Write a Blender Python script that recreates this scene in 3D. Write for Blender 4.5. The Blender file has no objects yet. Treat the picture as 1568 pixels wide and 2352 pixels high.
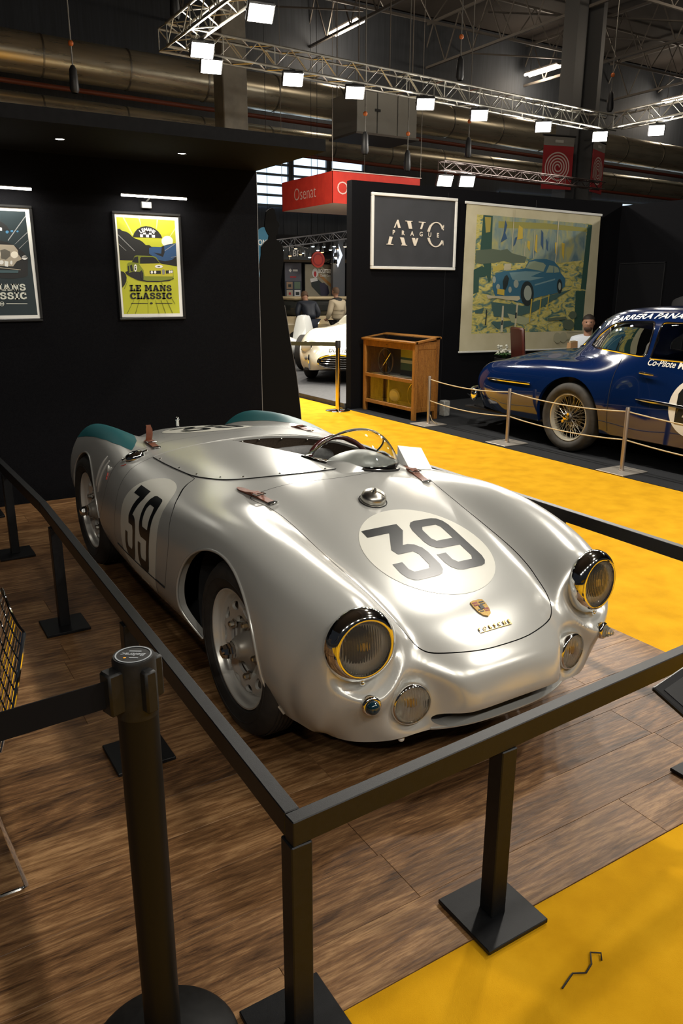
import bpy, bmesh, math, random
import numpy as np
from mathutils import Vector, Matrix, Quaternion
from mathutils.bvhtree import BVHTree
R = math.radians
PI = math.pi
random.seed(7)
scene = bpy.context.scene
COL = scene.collection

# ------------------------------------------------------------------ camera
cam_data = bpy.data.cameras.new('camera')
cam_data.sensor_fit = 'HORIZONTAL'
cam_data.sensor_width = 24.0
cam_data.lens = 1769.279 / 1568.0 * 24.0
cam_data.clip_end = 200
cam = bpy.data.objects.new('camera', cam_data)
COL.objects.link(cam)
CAMP = Vector((-1.70447, -2.35355, 1.57142))
FW = Vector((0.50286, 0.81768, -0.27957))
RT = Vector((0.85175, -0.52394, 0.0027)).normalized()
FW = (FW - RT * FW.dot(RT)).normalized()
UP = RT.cross(FW)
M = Matrix((RT, UP, -FW)).transposed().to_4x4()
M.translation = CAMP
cam.matrix_world = M
scene.camera = cam

# ------------------------------------------------------------------ world and exposure
world = bpy.data.worlds.new('hall_ambience')
scene.world = world
world.use_nodes = True
bgn = world.node_tree.nodes['Background']
bgn.inputs[0].default_value = (0.62, 0.68, 0.8, 1)
bgn.inputs[1].default_value = 0.02
vs = scene.view_settings
vs.view_transform = 'Standard'
vs.look = 'None'
vs.exposure = 0.0
vs.gamma = 1.0
vs.use_curve_mapping = False


def lamp(name, kind, loc, aim, energy, color=(1, .93, .82), size=.3, size_y=None, spot=None, blend=.5):
    d = bpy.data.lights.new(name, kind)
    d.energy = energy
    d.color = color
    if kind == 'AREA':
        d.shape = 'RECTANGLE' if size_y else 'DISK'
        d.size = size
        if size_y: d.size_y = size_y
    else:
        d.shadow_soft_size = size
    if kind == 'SPOT':
        d.spot_size = spot
        d.spot_blend = blend
    o = bpy.data.objects.new(name, d)
    COL.objects.link(o)
    o.location = loc
    o.rotation_euler = (Vector(aim) - Vector(loc)).to_track_quat('-Z', 'Y').to_euler()
    return o

# ------------------------------------------------------------------ materials
MATS = {}


def mat(name, col=(.5, .5, .5), rough=.5, metal=0., spec=.5, **kw):
    if name in MATS: return MATS[name]
    m = bpy.data.materials.new(name)
    m.use_nodes = True
    b = m.node_tree.nodes['Principled BSDF']
    b.inputs['Base Color'].default_value = (*col, 1)
    b.inputs['Roughness'].default_value = rough
    b.inputs['Metallic'].default_value = metal
    b.inputs['Specular IOR Level'].default_value = spec
    names = {'coat': 'Coat Weight', 'coat_rough': 'Coat Roughness', 'trans': 'Transmission Weight', 'ior': 'IOR',
             'alpha': 'Alpha', 'sheen': 'Sheen Weight', 'aniso': 'Anisotropic'}
    for k, v in kw.items():
        if k in names: b.inputs[names[k]].default_value = v
    if 'emit' in kw:
        b.inputs['Emission Color'].default_value = (*kw.get('ecol', col), 1)
        b.inputs['Emission Strength'].default_value = kw['emit']
    MATS[name] = m
    return m


def nodes(m): return m.node_tree.nodes, m.node_tree.links, m.node_tree.nodes['Principled BSDF']


def noisy(m, cols, scale=(1, 1, 1), nscale=5, detail=4, bump=0., bscale=None, coord='Object', rough=None, dist=0., pos=None):
    """colour ramp over noise in object space, optional fine bump and roughness variation"""
    N, L, b = nodes(m)
    tc = N.new('ShaderNodeTexCoord'); mp = N.new('ShaderNodeMapping')
    mp.inputs['Scale'].default_value = scale
    L.new(tc.outputs[coord], mp.inputs[0])
    nz = N.new('ShaderNodeTexNoise'); nz.inputs['Scale'].default_value = nscale; nz.inputs['Detail'].default_value = detail
    nz.inputs['Distortion'].default_value = dist
    L.new(mp.outputs[0], nz.inputs['Vector'])
    r = N.new('ShaderNodeValToRGB')
    e = r.color_ramp.elements
    n = len(cols)
    while len(e) < n: e.new(.5)
    for i, c in enumerate(cols):
        e[i].position = pos[i] if pos else .3 + .4 * i / max(1, n - 1)
        e[i].color = (*c, 1)
    L.new(nz.outputs['Fac'], r.inputs[0]); L.new(r.outputs[0], b.inputs['Base Color'])
    if bump:
        nb = N.new('ShaderNodeTexNoise'); nb.inputs['Scale'].default_value = bscale or nscale * 8; nb.inputs['Detail'].default_value = 3
        L.new(mp.outputs[0], nb.inputs['Vector'])
        bm_ = N.new('ShaderNodeBump'); bm_.inputs['Strength'].default_value = bump; bm_.inputs['Distance'].default_value = .01
        L.new(nb.outputs['Fac'], bm_.inputs['Height']); L.new(bm_.outputs[0], b.inputs['Normal'])
    if rough:
        mr = N.new('ShaderNodeMapRange'); mr.inputs['To Min'].default_value = rough[0]; mr.inputs['To Max'].default_value = rough[1]
        L.new(nz.outputs['Fac'], mr.inputs[0]); L.new(mr.outputs[0], b.inputs['Roughness'])
    return m


# ------------------------------------------------------------------ mesh building
class MB:
    def __init__(s):
        s.v = []; s.f = []; s.m = []; s.mi = 0

    def add(s, vs_, fs, T=None):
        o = len(s.v)
        if T is not None: vs_ = [T @ Vector(p) for p in vs_]
        s.v += [tuple(p) for p in vs_]
        s.f += [tuple(i + o for i in f) for f in fs]
        s.m += [s.mi] * len(fs)
        return s

    def box(s, c, d, T=None, b=0.):
        x, y, z = [k / 2 for k in d]
        cx, cy, cz = c
        if b <= 0:
            vv = [(cx + i * x, cy + j * y, cz + k * z) for i in (-1, 1) for j in (-1, 1) for k in (-1, 1)]
            return s.add(vv, [(0, 1, 3, 2), (4, 6, 7, 5), (0, 4, 5, 1), (2, 3, 7, 6), (0, 2, 6, 4), (1, 5, 7, 3)], T)
        b = min(b, x, y, z)
        vv = []; idx = {}
        for i in (-1, 1):
            for j in (-1, 1):
                for k in (-1, 1):
                    for a in range(3):
                        q = [i * (x - b), j * (y - b), k * (z - b)]
                        q[a] = (i * x, j * y, k * z)[a]
                        idx[(i, j, k, a)] = len(vv); vv.append((cx + q[0], cy + q[1], cz + q[2]))
        ff = []
        for a in range(3):
            u, w = (a + 1) % 3, (a + 2) % 3
            for sg in (-1, 1):
                def key(p, q):
                    t = [0, 0, 0]; t[a] = sg; t[u] = p; t[w] = q
                    return idx[(*t, a)]
                fc = (key(-1, -1), key(1, -1), key(1, 1), key(-1, 1))
                ff.append(fc if sg > 0 else fc[::-1])
        for a in range(3):
            u, w = (a + 1) % 3, (a + 2) % 3
            for p in (-1, 1):
                for q in (-1, 1):
                    def k2(t_a, ax):
                        t = [0, 0, 0]; t[a] = t_a; t[u] = p; t[w] = q
                        return idx[(*t, ax)]
                    fc = (k2(-1, u), k2(1, u), k2(1, w), k2(-1, w))
                    ff.append(fc if p * q > 0 else fc[::-1])
        for i in (-1, 1):
            for j in (-1, 1):
                for k in (-1, 1):
                    fc = tuple(idx[(i, j, k, a)] for a in range(3))
                    ff.append(fc if i * j * k > 0 else fc[::-1])
        return s.add(vv, ff, T)

    def tube(s, pts, r, n=10, closed=False, cap=True, T=None):
        pts = [Vector(p) for p in pts]
        N = len(pts)
        rr = r if isinstance(r, (list, tuple)) else [r] * N
        vv = []; ff = []
        prev = None
        for i, p in enumerate(pts):
            if closed: t = pts[(i + 1) % N] - pts[i - 1]
            else: t = pts[min(i + 1, N - 1)] - pts[max(i - 1, 0)]
            t = t.normalized() if t.length > 1e-9 else Vector((0, 0, 1))
            if prev is None:
                a = t.orthogonal().normalized()
            else:
                a = prev - t * prev.dot(t)
                a = a.normalized() if a.length > 1e-6 else t.orthogonal().normalized()
            prev = a
            bb = t.cross(a)
            for k in range(n):
                an = 2 * PI * k / n
                vv.append(p + (a * math.cos(an) + bb * math.sin(an)) * rr[i])
        for i in range(N if closed else N - 1):
            j = (i + 1) % N
            off = 0
            if closed and j == 0:
                base = vv[i * n]
                off = min(range(n), key=lambda q: (vv[q] - base).length)
            for k in range(n):
                k2 = (k + 1) % n
                ff.append((i * n + k, i * n + k2, j * n + (k2 + off) % n, j * n + (k + off) % n))
        if cap and not closed:
            ff.append(tuple(range(n))[::-1]); ff.append(tuple((N - 1) * n + k for k in range(n)))
        return s.add(vv, ff, T)

    def cyl(s, p0, p1, r0, r1=None, n=16, T=None):
        return s.tube([p0, p1], [r0, r0 if r1 is None else r1], n, T=T)

    def lathe(s, prof, o=(0, 0, 0), ax=(0, 0, 1), n=32, closed=False, T=None, a0=0., a1=2 * PI):
        """profile of (radius, height along the axis)"""
        ax = Vector(ax).normalized(); o = Vector(o)
        u = ax.orthogonal().normalized(); w = ax.cross(u)
        full = abs(a1 - a0 - 2 * PI) < 1e-6
        m = n if full else n + 1
        vv = []; ff = []; rows = []
        for (r, h) in prof:
            if r < 1e-7:
                rows.append([len(vv)] * m); vv.append(o + ax * h)
            else:
                row = []
                for k in range(m):
                    a = a0 + (a1 - a0) * k / n
                    row.append(len(vv)); vv.append(o + ax * h + (u * math.cos(a) + w * math.sin(a)) * r)
                rows.append(row)
        P = len(prof)
        for i in range(P if closed else P - 1):
            A, B = rows[i], rows[(i + 1) % P]
            for k in range(n):
                k2 = (k + 1) % m
                fc = []
                for q in (A[k], A[k2], B[k2], B[k]):
                    if q not in fc: fc.append(q)
                if len(fc) > 2: ff.append(tuple(fc))
        return s.add(vv, ff, T)

    def ball(s, c, r, n=16, k=10, T=None, sc=(1, 1, 1)):
        o = len(s.v)
        s.lathe([(math.sin(PI * i / k) * r, -math.cos(PI * i / k) * r) for i in range(k + 1)], n=n)
        c = Vector(c)
        for i in range(o, len(s.v)):
            p = Vector(s.v[i]); p = Vector((p.x * sc[0], p.y * sc[1], p.z * sc[2])) + c
            s.v[i] = tuple(T @ p if T is not None else p)
        return s

    def prism(s, poly, h0, h1, T=None):
        """polygon in XY extruded from z=h0 to h1"""
        n = len(poly)
        vv = [(x, y, h0) for x, y in poly] + [(x, y, h1) for x, y in poly]
        ff = [tuple(range(n))[::-1], tuple(range(n, 2 * n))] + [(i, (i + 1) % n, (i + 1) % n + n, i + n) for i in range(n)]
        return s.add(vv, ff, T)

    def grid(s, rows, closed_u=False, closed_v=False, T=None):
        nr, nc = len(rows), len(rows[0])
        vv = [p for r in rows for p in r]; ff = []
        for i in range(nr if closed_u else nr - 1):
            for j in range(nc if closed_v else nc - 1):
                i2, j2 = (i + 1) % nr, (j + 1) % nc
                ff.append((i * nc + j, i * nc + j2, i2 * nc + j2, i2 * nc + j))
        return s.add(vv, ff, T)

    def build(s, name, material, parent=None, smooth=40, recalc=True, loc=None):
        me = bpy.data.meshes.new(name)
        me.from_pydata(s.v, [], s.f)
        mm = material if isinstance(material, (list, tuple)) else [material]
        for m_ in mm: me.materials.append(m_)
        if len(mm) > 1: me.polygons.foreach_set('material_index', s.m)
        if recalc:
            bm = bmesh.new(); bm.from_mesh(me)
            bmesh.ops.recalc_face_normals(bm, faces=bm.faces)
            bm.to_mesh(me); bm.free()
        if smooth:
            me.shade_smooth()
            me.set_sharp_from_angle(angle=R(smooth))
        me.update()
        o = bpy.data.objects.new(name, me)
        COL.objects.link(o)
        if parent is not None: o.parent = parent
        if loc is not None: o.location = loc
        return o


def tag(o, label=None, cat=None, group=None, kind=None):
    if label: o['label'] = label
    if cat: o['category'] = cat
    if group: o['group'] = group
    if kind: o['kind'] = kind
    return o


def thing(name, label, cat, loc=(0, 0, 0), rz=0., group=None):
    o = bpy.data.objects.new(name, None)
    o.empty_display_size = .05
    COL.objects.link(o)
    o.location = loc; o.rotation_euler = (0, 0, rz)
    return tag(o, label, cat, group)


def copy_tree(o, parent=None):
    c = o.copy(); COL.objects.link(c); c.parent = parent
    for ch in list(o.children): copy_tree(ch, c)
    return c


def joinmesh(name, data, material, parent=None, smooth=None):
    o = bpy.data.objects.new(name, data)
    COL.objects.link(o)
    if parent is not None: o.parent = parent
    return o


def text_mesh(txt, size=1., bold=0., shear=0., space=1., align='CENTER', res=3):
    """flat lettering as (verts, faces) in XY"""
    cu = bpy.data.curves.new('lettering', 'FONT')
    cu.body = txt; cu.size = size; cu.offset = bold; cu.shear = shear; cu.space_character = space
    cu.align_x = align; cu.align_y = 'CENTER'; cu.resolution_u = res
    o = bpy.data.objects.new('lettering', cu)
    COL.objects.link(o)
    dg = bpy.context.evaluated_depsgraph_get(); dg.update()
    me = bpy.data.meshes.new_from_object(o.evaluated_get(dg))
    vv = [tuple(v.co) for v in me.vertices]; ff = [tuple(p.vertices) for p in me.polygons]
    bpy.data.meshes.remove(me); bpy.data.objects.remove(o); bpy.data.curves.remove(cu)
    return vv, ff


def frame_T(o, x, y):
    """matrix whose local XY plane has the given world axes at o"""
    x = Vector(x).normalized(); y = Vector(y); y = (y - x * y.dot(x)).normalized(); z = x.cross(y)
    T = Matrix((x, y, z)).transposed().to_4x4(); T.translation = Vector(o)
    return T


def spline(pts, n, closed=False):
    """Catmull-Rom through points (any dimension), n samples per span"""
    P = [np.array(p, float) for p in pts]; N = len(P); out = []
    for i in range(N if closed else N - 1):
        if closed: a, b, c, d = P[i - 1], P[i], P[(i + 1) % N], P[(i + 2) % N]
        else: a, b, c, d = P[max(i - 1, 0)], P[i], P[i + 1], P[min(i + 2, N - 1)]
        for k in range(n):
            t = k / n
            out.append(.5 * ((2 * b) + (c - a) * t + (2 * a - 5 * b + 4 * c - d) * t * t + (3 * b - a - 3 * c + d) * t ** 3))
    if not closed: out.append(P[-1])
    return [tuple(float(q) for q in p) for p in out]


# ------------------------------------------------------------------ spline body surfaces with trimmed openings
def nat_matrix(n, per):
    """interpolation matrix: natural cubic spline through n knots, per samples per span"""
    A = np.zeros((n, n)); B = np.zeros((n, n))
    A[0, 0] = A[-1, -1] = 1
    for i in range(1, n - 1):
        A[i, i - 1:i + 2] = (1, 4, 1)
        B[i, i - 1:i + 2] = (6, -12, 6)
    S = np.linalg.solve(A, B)
    ts = np.linspace(0, n - 1, (n - 1) * per + 1)
    Mx = np.zeros((len(ts), n))
    for r, t in enumerate(ts):
        i = min(int(t), n - 2); u = t - i; w = 1 - u
        Mx[r, i] += w; Mx[r, i + 1] += u
        Mx[r] += (w ** 3 - w) / 6 * S[i] + (u ** 3 - u) / 6 * S[i + 1]
    return Mx


def loft(G, pu, pv):
    """control grid (rows, cols, 3) interpolated by splines; returns sample grid"""
    G = np.array(G, float)
    return np.einsum('ri,ijk,cj->rck', nat_matrix(G.shape[0], pu), G, nat_matrix(G.shape[1], pv))


class Skin:
    """triangle surface that can be trimmed by scalar functions (kept where f > 0)"""
    def __init__(s, grid):
        nr, nc = grid.shape[:2]
        s.V = [tuple(p) for p in grid.reshape(-1, 3)]
        ii = np.arange(nr * nc).reshape(nr, nc)
        a, b, c, d = ii[:-1, :-1], ii[:-1, 1:], ii[1:, 1:], ii[1:, :-1]
        s.F = [tuple(int(k) for k in t) for t in np.concatenate([np.stack([a, b, c], -1).reshape(-1, 3), np.stack([a, c, d], -1).reshape(-1, 3)])]

    def copy(s):
        o = Skin.__new__(Skin); o.V = list(s.V); o.F = list(s.F); return o

    def trim(s, fn):
        V = np.array(s.V); val = fn(V); val = np.where(np.abs(val) < 1e-7, 1e-7, val)
        cache = {}; out = []; edges = []

        def cut(i, j):
            k = (min(i, j), max(i, j))
            if k not in cache:
                t = val[i] / (val[i] - val[j])
                cache[k] = len(s.V); s.V.append(tuple(V[i] + (V[j] - V[i]) * t))
            return cache[k]
        for (a, b, c) in s.F:
            pos = [val[a] > 0, val[b] > 0, val[c] > 0]
            n = sum(pos)
            if n == 3: out.append((a, b, c))
            elif n == 0: continue
            else:
                t = (a, b, c)
                if n == 1:
                    k = pos.index(True); p, q, r = t[k], t[(k + 1) % 3], t[(k + 2) % 3]
                    x, y = cut(p, q), cut(p, r)
                    out.append((p, x, y)); edges.append((x, y))
                else:
                    k = pos.index(False); p, q, r = t[k], t[(k + 1) % 3], t[(k + 2) % 3]
                    x, y = cut(p, q), cut(p, r)
                    out.append((x, q, r)); out.append((x, r, y)); edges.append((y, x))
        s.F = out
        return edges

    def loops(s, edges):
        nxt = {}
        for a, b in edges: nxt.setdefault(a, []).append(b); nxt.setdefault(b, []).append(a)
        seen = set(); res = []
        starts = [k for k in nxt if len(nxt[k]) == 1] + list(nxt)
        for st in starts:
            if st in seen: continue
            lp = [st]; seen.add(st)
            while True:
                c = [k for k in nxt[lp[-1]] if k not in seen]
                if not c: break
                lp.append(c[0]); seen.add(c[0])
            if len(lp) > 2: res.append([Vector(s.V[i]) for i in lp])
        return res

    def mesh(s):
        used = sorted({i for f in s.F for i in f}); mp = {k: i for i, k in enumerate(used)}
        m = MB(); m.add([s.V[i] for i in used], [tuple(mp[i] for i in f) for f in s.F])
        return m

    def bvh(s):
        return BVHTree.FromPolygons([Vector(p) for p in s.V], s.F)


def in_poly(px, py, poly):
    """signed distance-like value, positive inside (numpy arrays)"""
    P = np.array(poly); n = len(P)
    d = np.full(px.shape, 1e9); ins = np.zeros(px.shape, bool)
    for i in range(n):
        x1, y1 = P[i]; x2, y2 = P[(i + 1) % n]
        ex, ey = x2 - x1, y2 - y1
        t = np.clip(((px - x1) * ex + (py - y1) * ey) / (ex * ex + ey * ey + 1e-12), 0, 1)
        d = np.minimum(d, np.hypot(px - x1 - t * ex, py - y1 - t * ey))
        c = ((y1 > py) != (y2 > py))
        with np.errstate(divide='ignore', invalid='ignore'):
            xi = x1 + (py - y1) / (y2 - y1 + 1e-15) * ex
        ins ^= c & (px < xi)
    return np.where(ins, d, -d)


def flange(m, loop, vec):
    """strip along a loop of points, pushed by vec (a vector or a function of the point)"""
    a = [tuple(p) for p in loop]
    b = [tuple(p + (vec(p) if callable(vec) else Vector(vec))) for p in loop]
    m.grid([a, b])


def smooth_loop(lp, it=2):
    for _ in range(it):
        lp = [lp[0]] + [(lp[i - 1] + lp[i] * 2 + lp[i + 1]) / 4 for i in range(1, len(lp) - 1)] + [lp[-1]]
    return lp
LIME = [
    ('paper', [(-0.256, 0.37), (0.243, 0.366), (0.242, -0.369), (-0.248, -0.366)]),
    ('lime', [(-0.23, 0.347), (0.215, 0.342), (0.216, -0.344), (-0.227, -0.344)]),
    ('ray', [(-0.183, 0.344), (-0.172, 0.344), (-0.114, 0.231), (-0.121, 0.224)]),
    ('ray', [(-0.065, 0.343), (-0.054, 0.343), (-0.047, 0.291), (-0.051, 0.291)]),
    ('ray', [(0.073, 0.341), (0.085, 0.341), (0.071, 0.278), (0.065, 0.278)]),
    ('ray', [(0.215, 0.29), (0.216, 0.277), (0.171, 0.222), (0.165, 0.224)]),
    ('sun', [(0.192, 0.192), (0.189, 0.179), (0.182, 0.168), (0.172, 0.159), (0.159, 0.153), (0.144, 0.151), (0.13, 0.152), (0.118, 0.158), (0.109, 0.166), (0.103, 0.177), (0.102, 0.189), (0.104, 0.201), (0.112, 0.212), (0.122, 0.221), (0.135, 0.227), (0.149, 0.229), (0.163, 0.228), (0.175, 0.223), (0.185, 0.215), (0.191, 0.204)]),
    ('ink', [(-0.229, 0.264), (-0.21, 0.265), (-0.194, 0.252), (-0.164, 0.247), (-0.14, 0.234), (-0.124, 0.216), (-0.099, 0.201), (-0.073, 0.194), (-0.048, 0.182), (-0.023, 0.158), (0.004, 0.159), (0.02, 0.147), (0.092, 0.147), (0.12, 0.158), (0.143, 0.165), (0.184, 0.173), (0.215, 0.18), (0.214, 0.008), (0.084, 0.027), (-0.048, 0.047), (-0.158, 0.045), (-0.227, 0.046)]),
    ('blue', [(0.002, 0.137), (0.029, 0.146), (0.092, 0.146), (0.12, 0.156), (0.215, 0.176), (0.214, 0.086), (0.177, 0.056), (0.122, 0.044), (0.068, 0.053), (0.029, 0.077), (-0.001, 0.097)]),
    ('ink', [(0.031, 0.106), (0.093, 0.098), (0.101, 0.15), (0.12, 0.156), (0.121, 0.109), (0.106, 0.075), (0.07, 0.087)]),
    ('raydim', [(-0.226, 0.227), (-0.225, 0.219), (-0.114, 0.113), (-0.11, 0.115)]),
    ('raydim', [(-0.227, 0.163), (-0.227, 0.157), (-0.177, 0.114), (-0.174, 0.114)]),
    ('raydim', [(0.215, 0.18), (0.216, 0.176), (0.127, 0.121), (0.122, 0.123)]),
    ('raydim', [(0.217, 0.084), (0.217, 0.079), (0.169, 0.072), (0.169, 0.074)]),
    ('ink', [(-0.118, 0.212), (-0.105, 0.241), (-0.081, 0.268), (-0.049, 0.285), (-0.014, 0.293), (0.021, 0.29), (0.056, 0.277), (0.081, 0.258), (0.098, 0.236), (0.108, 0.212)]),
    ('white', [(-0.062, 0.234), (-0.04, 0.233), (-0.04, 0.213), (-0.062, 0.213)]),
    ('white', [(-0.017, 0.233), (0.006, 0.233), (0.005, 0.213), (-0.017, 0.213)]),
    ('white', [(0.027, 0.233), (0.053, 0.232), (0.052, 0.213), (0.028, 0.213)]),
    ('white', [(-0.039, 0.247), (-0.016, 0.247), (-0.017, 0.233), (-0.04, 0.233)]),
    ('white', [(0.007, 0.246), (0.028, 0.246), (0.027, 0.233), (0.006, 0.233)]),
    ('ink', [(-0.195, -0.038), (-0.177, -0.031), (-0.054, -0.036), (0.17, -0.071), (0.184, -0.084), (0.145, -0.101), (0.053, -0.11), (-0.033, -0.109), (-0.103, -0.097), (-0.154, -0.074), (-0.187, -0.054)]),
    ('ink', [(-0.227, -0.032), (-0.207, -0.036), (-0.191, -0.054), (-0.186, -0.079), (-0.191, -0.107), (-0.206, -0.132), (-0.225, -0.153)]),
    ('olive', [(-0.175, 0.02), (-0.163, 0.03), (-0.137, 0.033), (-0.114, 0.078), (-0.099, 0.082), (0.029, 0.08), (0.051, 0.072), (0.08, 0.029), (0.165, 0.005), (0.18, -0.02), (0.181, -0.075), (0.164, -0.088), (0.076, -0.1), (-0.032, -0.1), (-0.058, -0.094), (-0.081, -0.036), (-0.133, -0.033), (-0.165, -0.045), (-0.176, -0.025)]),
    ('limecar', [(-0.086, 0.022), (0.08, 0.028), (0.165, 0.005), (0.178, -0.02), (0.177, -0.067), (-0.048, -0.067), (-0.053, -0.023)]),
    ('ink', [(-0.077, 0.024), (-0.074, 0.063), (-0.064, 0.071), (0.024, 0.073), (0.046, 0.065), (0.078, 0.028)]),
    ('ink', [(-0.137, 0.035), (-0.115, 0.07), (-0.088, 0.075), (-0.089, 0.028), (-0.111, 0.029)]),
    ('ink', [(-0.156, 0.008), (-0.139, 0.015), (-0.133, -0.033), (-0.151, -0.031)]),
    ('ink', [(-0.007, -0.027), (0.081, -0.025), (0.082, -0.049), (-0.006, -0.051)]),
    ('ink', [(0.12, -0.024), (0.177, -0.02), (0.178, -0.041), (0.121, -0.047)]),
    ('white', [(0.019, -0.037), (0.018, -0.042), (0.014, -0.047), (0.01, -0.048), (0.005, -0.047), (0.002, -0.043), (0.001, -0.037), (0.003, -0.032), (0.006, -0.028), (0.011, -0.026), (0.015, -0.028), (0.018, -0.032)]),
    ('white', [(0.045, -0.037), (0.043, -0.042), (0.04, -0.046), (0.035, -0.048), (0.031, -0.046), (0.028, -0.042), (0.027, -0.037), (0.028, -0.031), (0.032, -0.027), (0.037, -0.026), (0.041, -0.027), (0.044, -0.031)]),
    ('white', [(0.161, -0.033), (0.159, -0.039), (0.156, -0.043), (0.152, -0.044), (0.148, -0.043), (0.145, -0.039), (0.144, -0.033), (0.146, -0.028), (0.149, -0.024), (0.153, -0.022), (0.157, -0.024), (0.16, -0.028)]),
    ('white', [(0.175, -0.032), (0.174, -0.037), (0.171, -0.041), (0.168, -0.042), (0.165, -0.041), (0.163, -0.037), (0.162, -0.032), (0.163, -0.027), (0.166, -0.024), (0.169, -0.022), (0.172, -0.023), (0.175, -0.027)]),
    ('grey', [(0.09, -0.021), (0.102, -0.013), (0.113, -0.021), (0.11, -0.051), (0.093, -0.055)]),
    ('white', [(-0.103, -0.008), (-0.105, -0.018), (-0.108, -0.027), (-0.112, -0.032), (-0.117, -0.035), (-0.121, -0.033), (-0.124, -0.027), (-0.126, -0.018), (-0.126, -0.008), (-0.125, 0.002), (-0.122, 0.011), (-0.117, 0.017), (-0.113, 0.019), (-0.109, 0.017), (-0.105, 0.011), (-0.104, 0.003)]),
    ('white', [(0.099, 0.006), (0.096, 0.001), (0.089, -0.003), (0.079, -0.005), (0.066, -0.006), (0.054, -0.006), (0.044, -0.003), (0.038, 0.0), (0.036, 0.005), (0.038, 0.009), (0.045, 0.013), (0.056, 0.016), (0.068, 0.017), (0.08, 0.016), (0.09, 0.014), (0.097, 0.01)]),
    ('ink', [(-0.12, 0.005), (-0.109, 0.005), (-0.109, 0.001), (-0.117, -0.006), (-0.11, -0.012), (-0.111, -0.022), (-0.122, -0.022)]),
    ('ink', [(0.054, 0.007), (0.079, 0.008), (0.076, 0.001), (0.06, -0.0)]),
    ('ink', [(-0.081, -0.032), (-0.067, -0.024), (-0.057, -0.044), (-0.058, -0.086), (-0.071, -0.09), (-0.081, -0.069)]),
    ('ink', [(-0.172, 0.004), (-0.163, 0.008), (-0.162, -0.037), (-0.171, -0.045)]),
    ('oliveline', [(-0.182, -0.103), (-0.18, -0.103), (-0.208, -0.161), (-0.213, -0.161)]),
    ('oliveline', [(0.076, -0.11), (0.08, -0.11), (0.093, -0.127), (0.088, -0.127)]),
    ('oliveline', [(-0.144, -0.241), (-0.141, -0.241), (-0.2, -0.339), (-0.204, -0.339)]),
    ('oliveline', [(-0.102, -0.241), (-0.099, -0.241), (-0.136, -0.341), (-0.14, -0.341)]),
    ('oliveline', [(-0.035, -0.241), (-0.033, -0.241), (-0.039, -0.341), (-0.041, -0.341)]),
    ('oliveline', [(0.024, -0.242), (0.026, -0.242), (0.049, -0.343), (0.045, -0.343)]),
    ('oliveline', [(0.067, -0.242), (0.071, -0.242), (0.102, -0.341), (0.098, -0.341)]),
    ('oliveline', [(0.111, -0.238), (0.115, -0.238), (0.158, -0.34), (0.153, -0.34)]),
    ('oliveline', [(0.157, -0.234), (0.161, -0.234), (0.183, -0.273), (0.179, -0.273)]),
    ('ink', [(-0.166, -0.263), (-0.037, -0.264), (-0.037, -0.268), (-0.166, -0.267)]),
    ('ink', [(0.022, -0.264), (0.158, -0.265), (0.158, -0.269), (0.022, -0.268)]),
    ('ink', [(0.002, -0.266), (-0.0, -0.271), (-0.007, -0.274), (-0.014, -0.273), (-0.019, -0.271), (-0.021, -0.266), (-0.019, -0.262), (-0.013, -0.259), (-0.006, -0.259), (0.0, -0.262)]),
]
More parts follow.
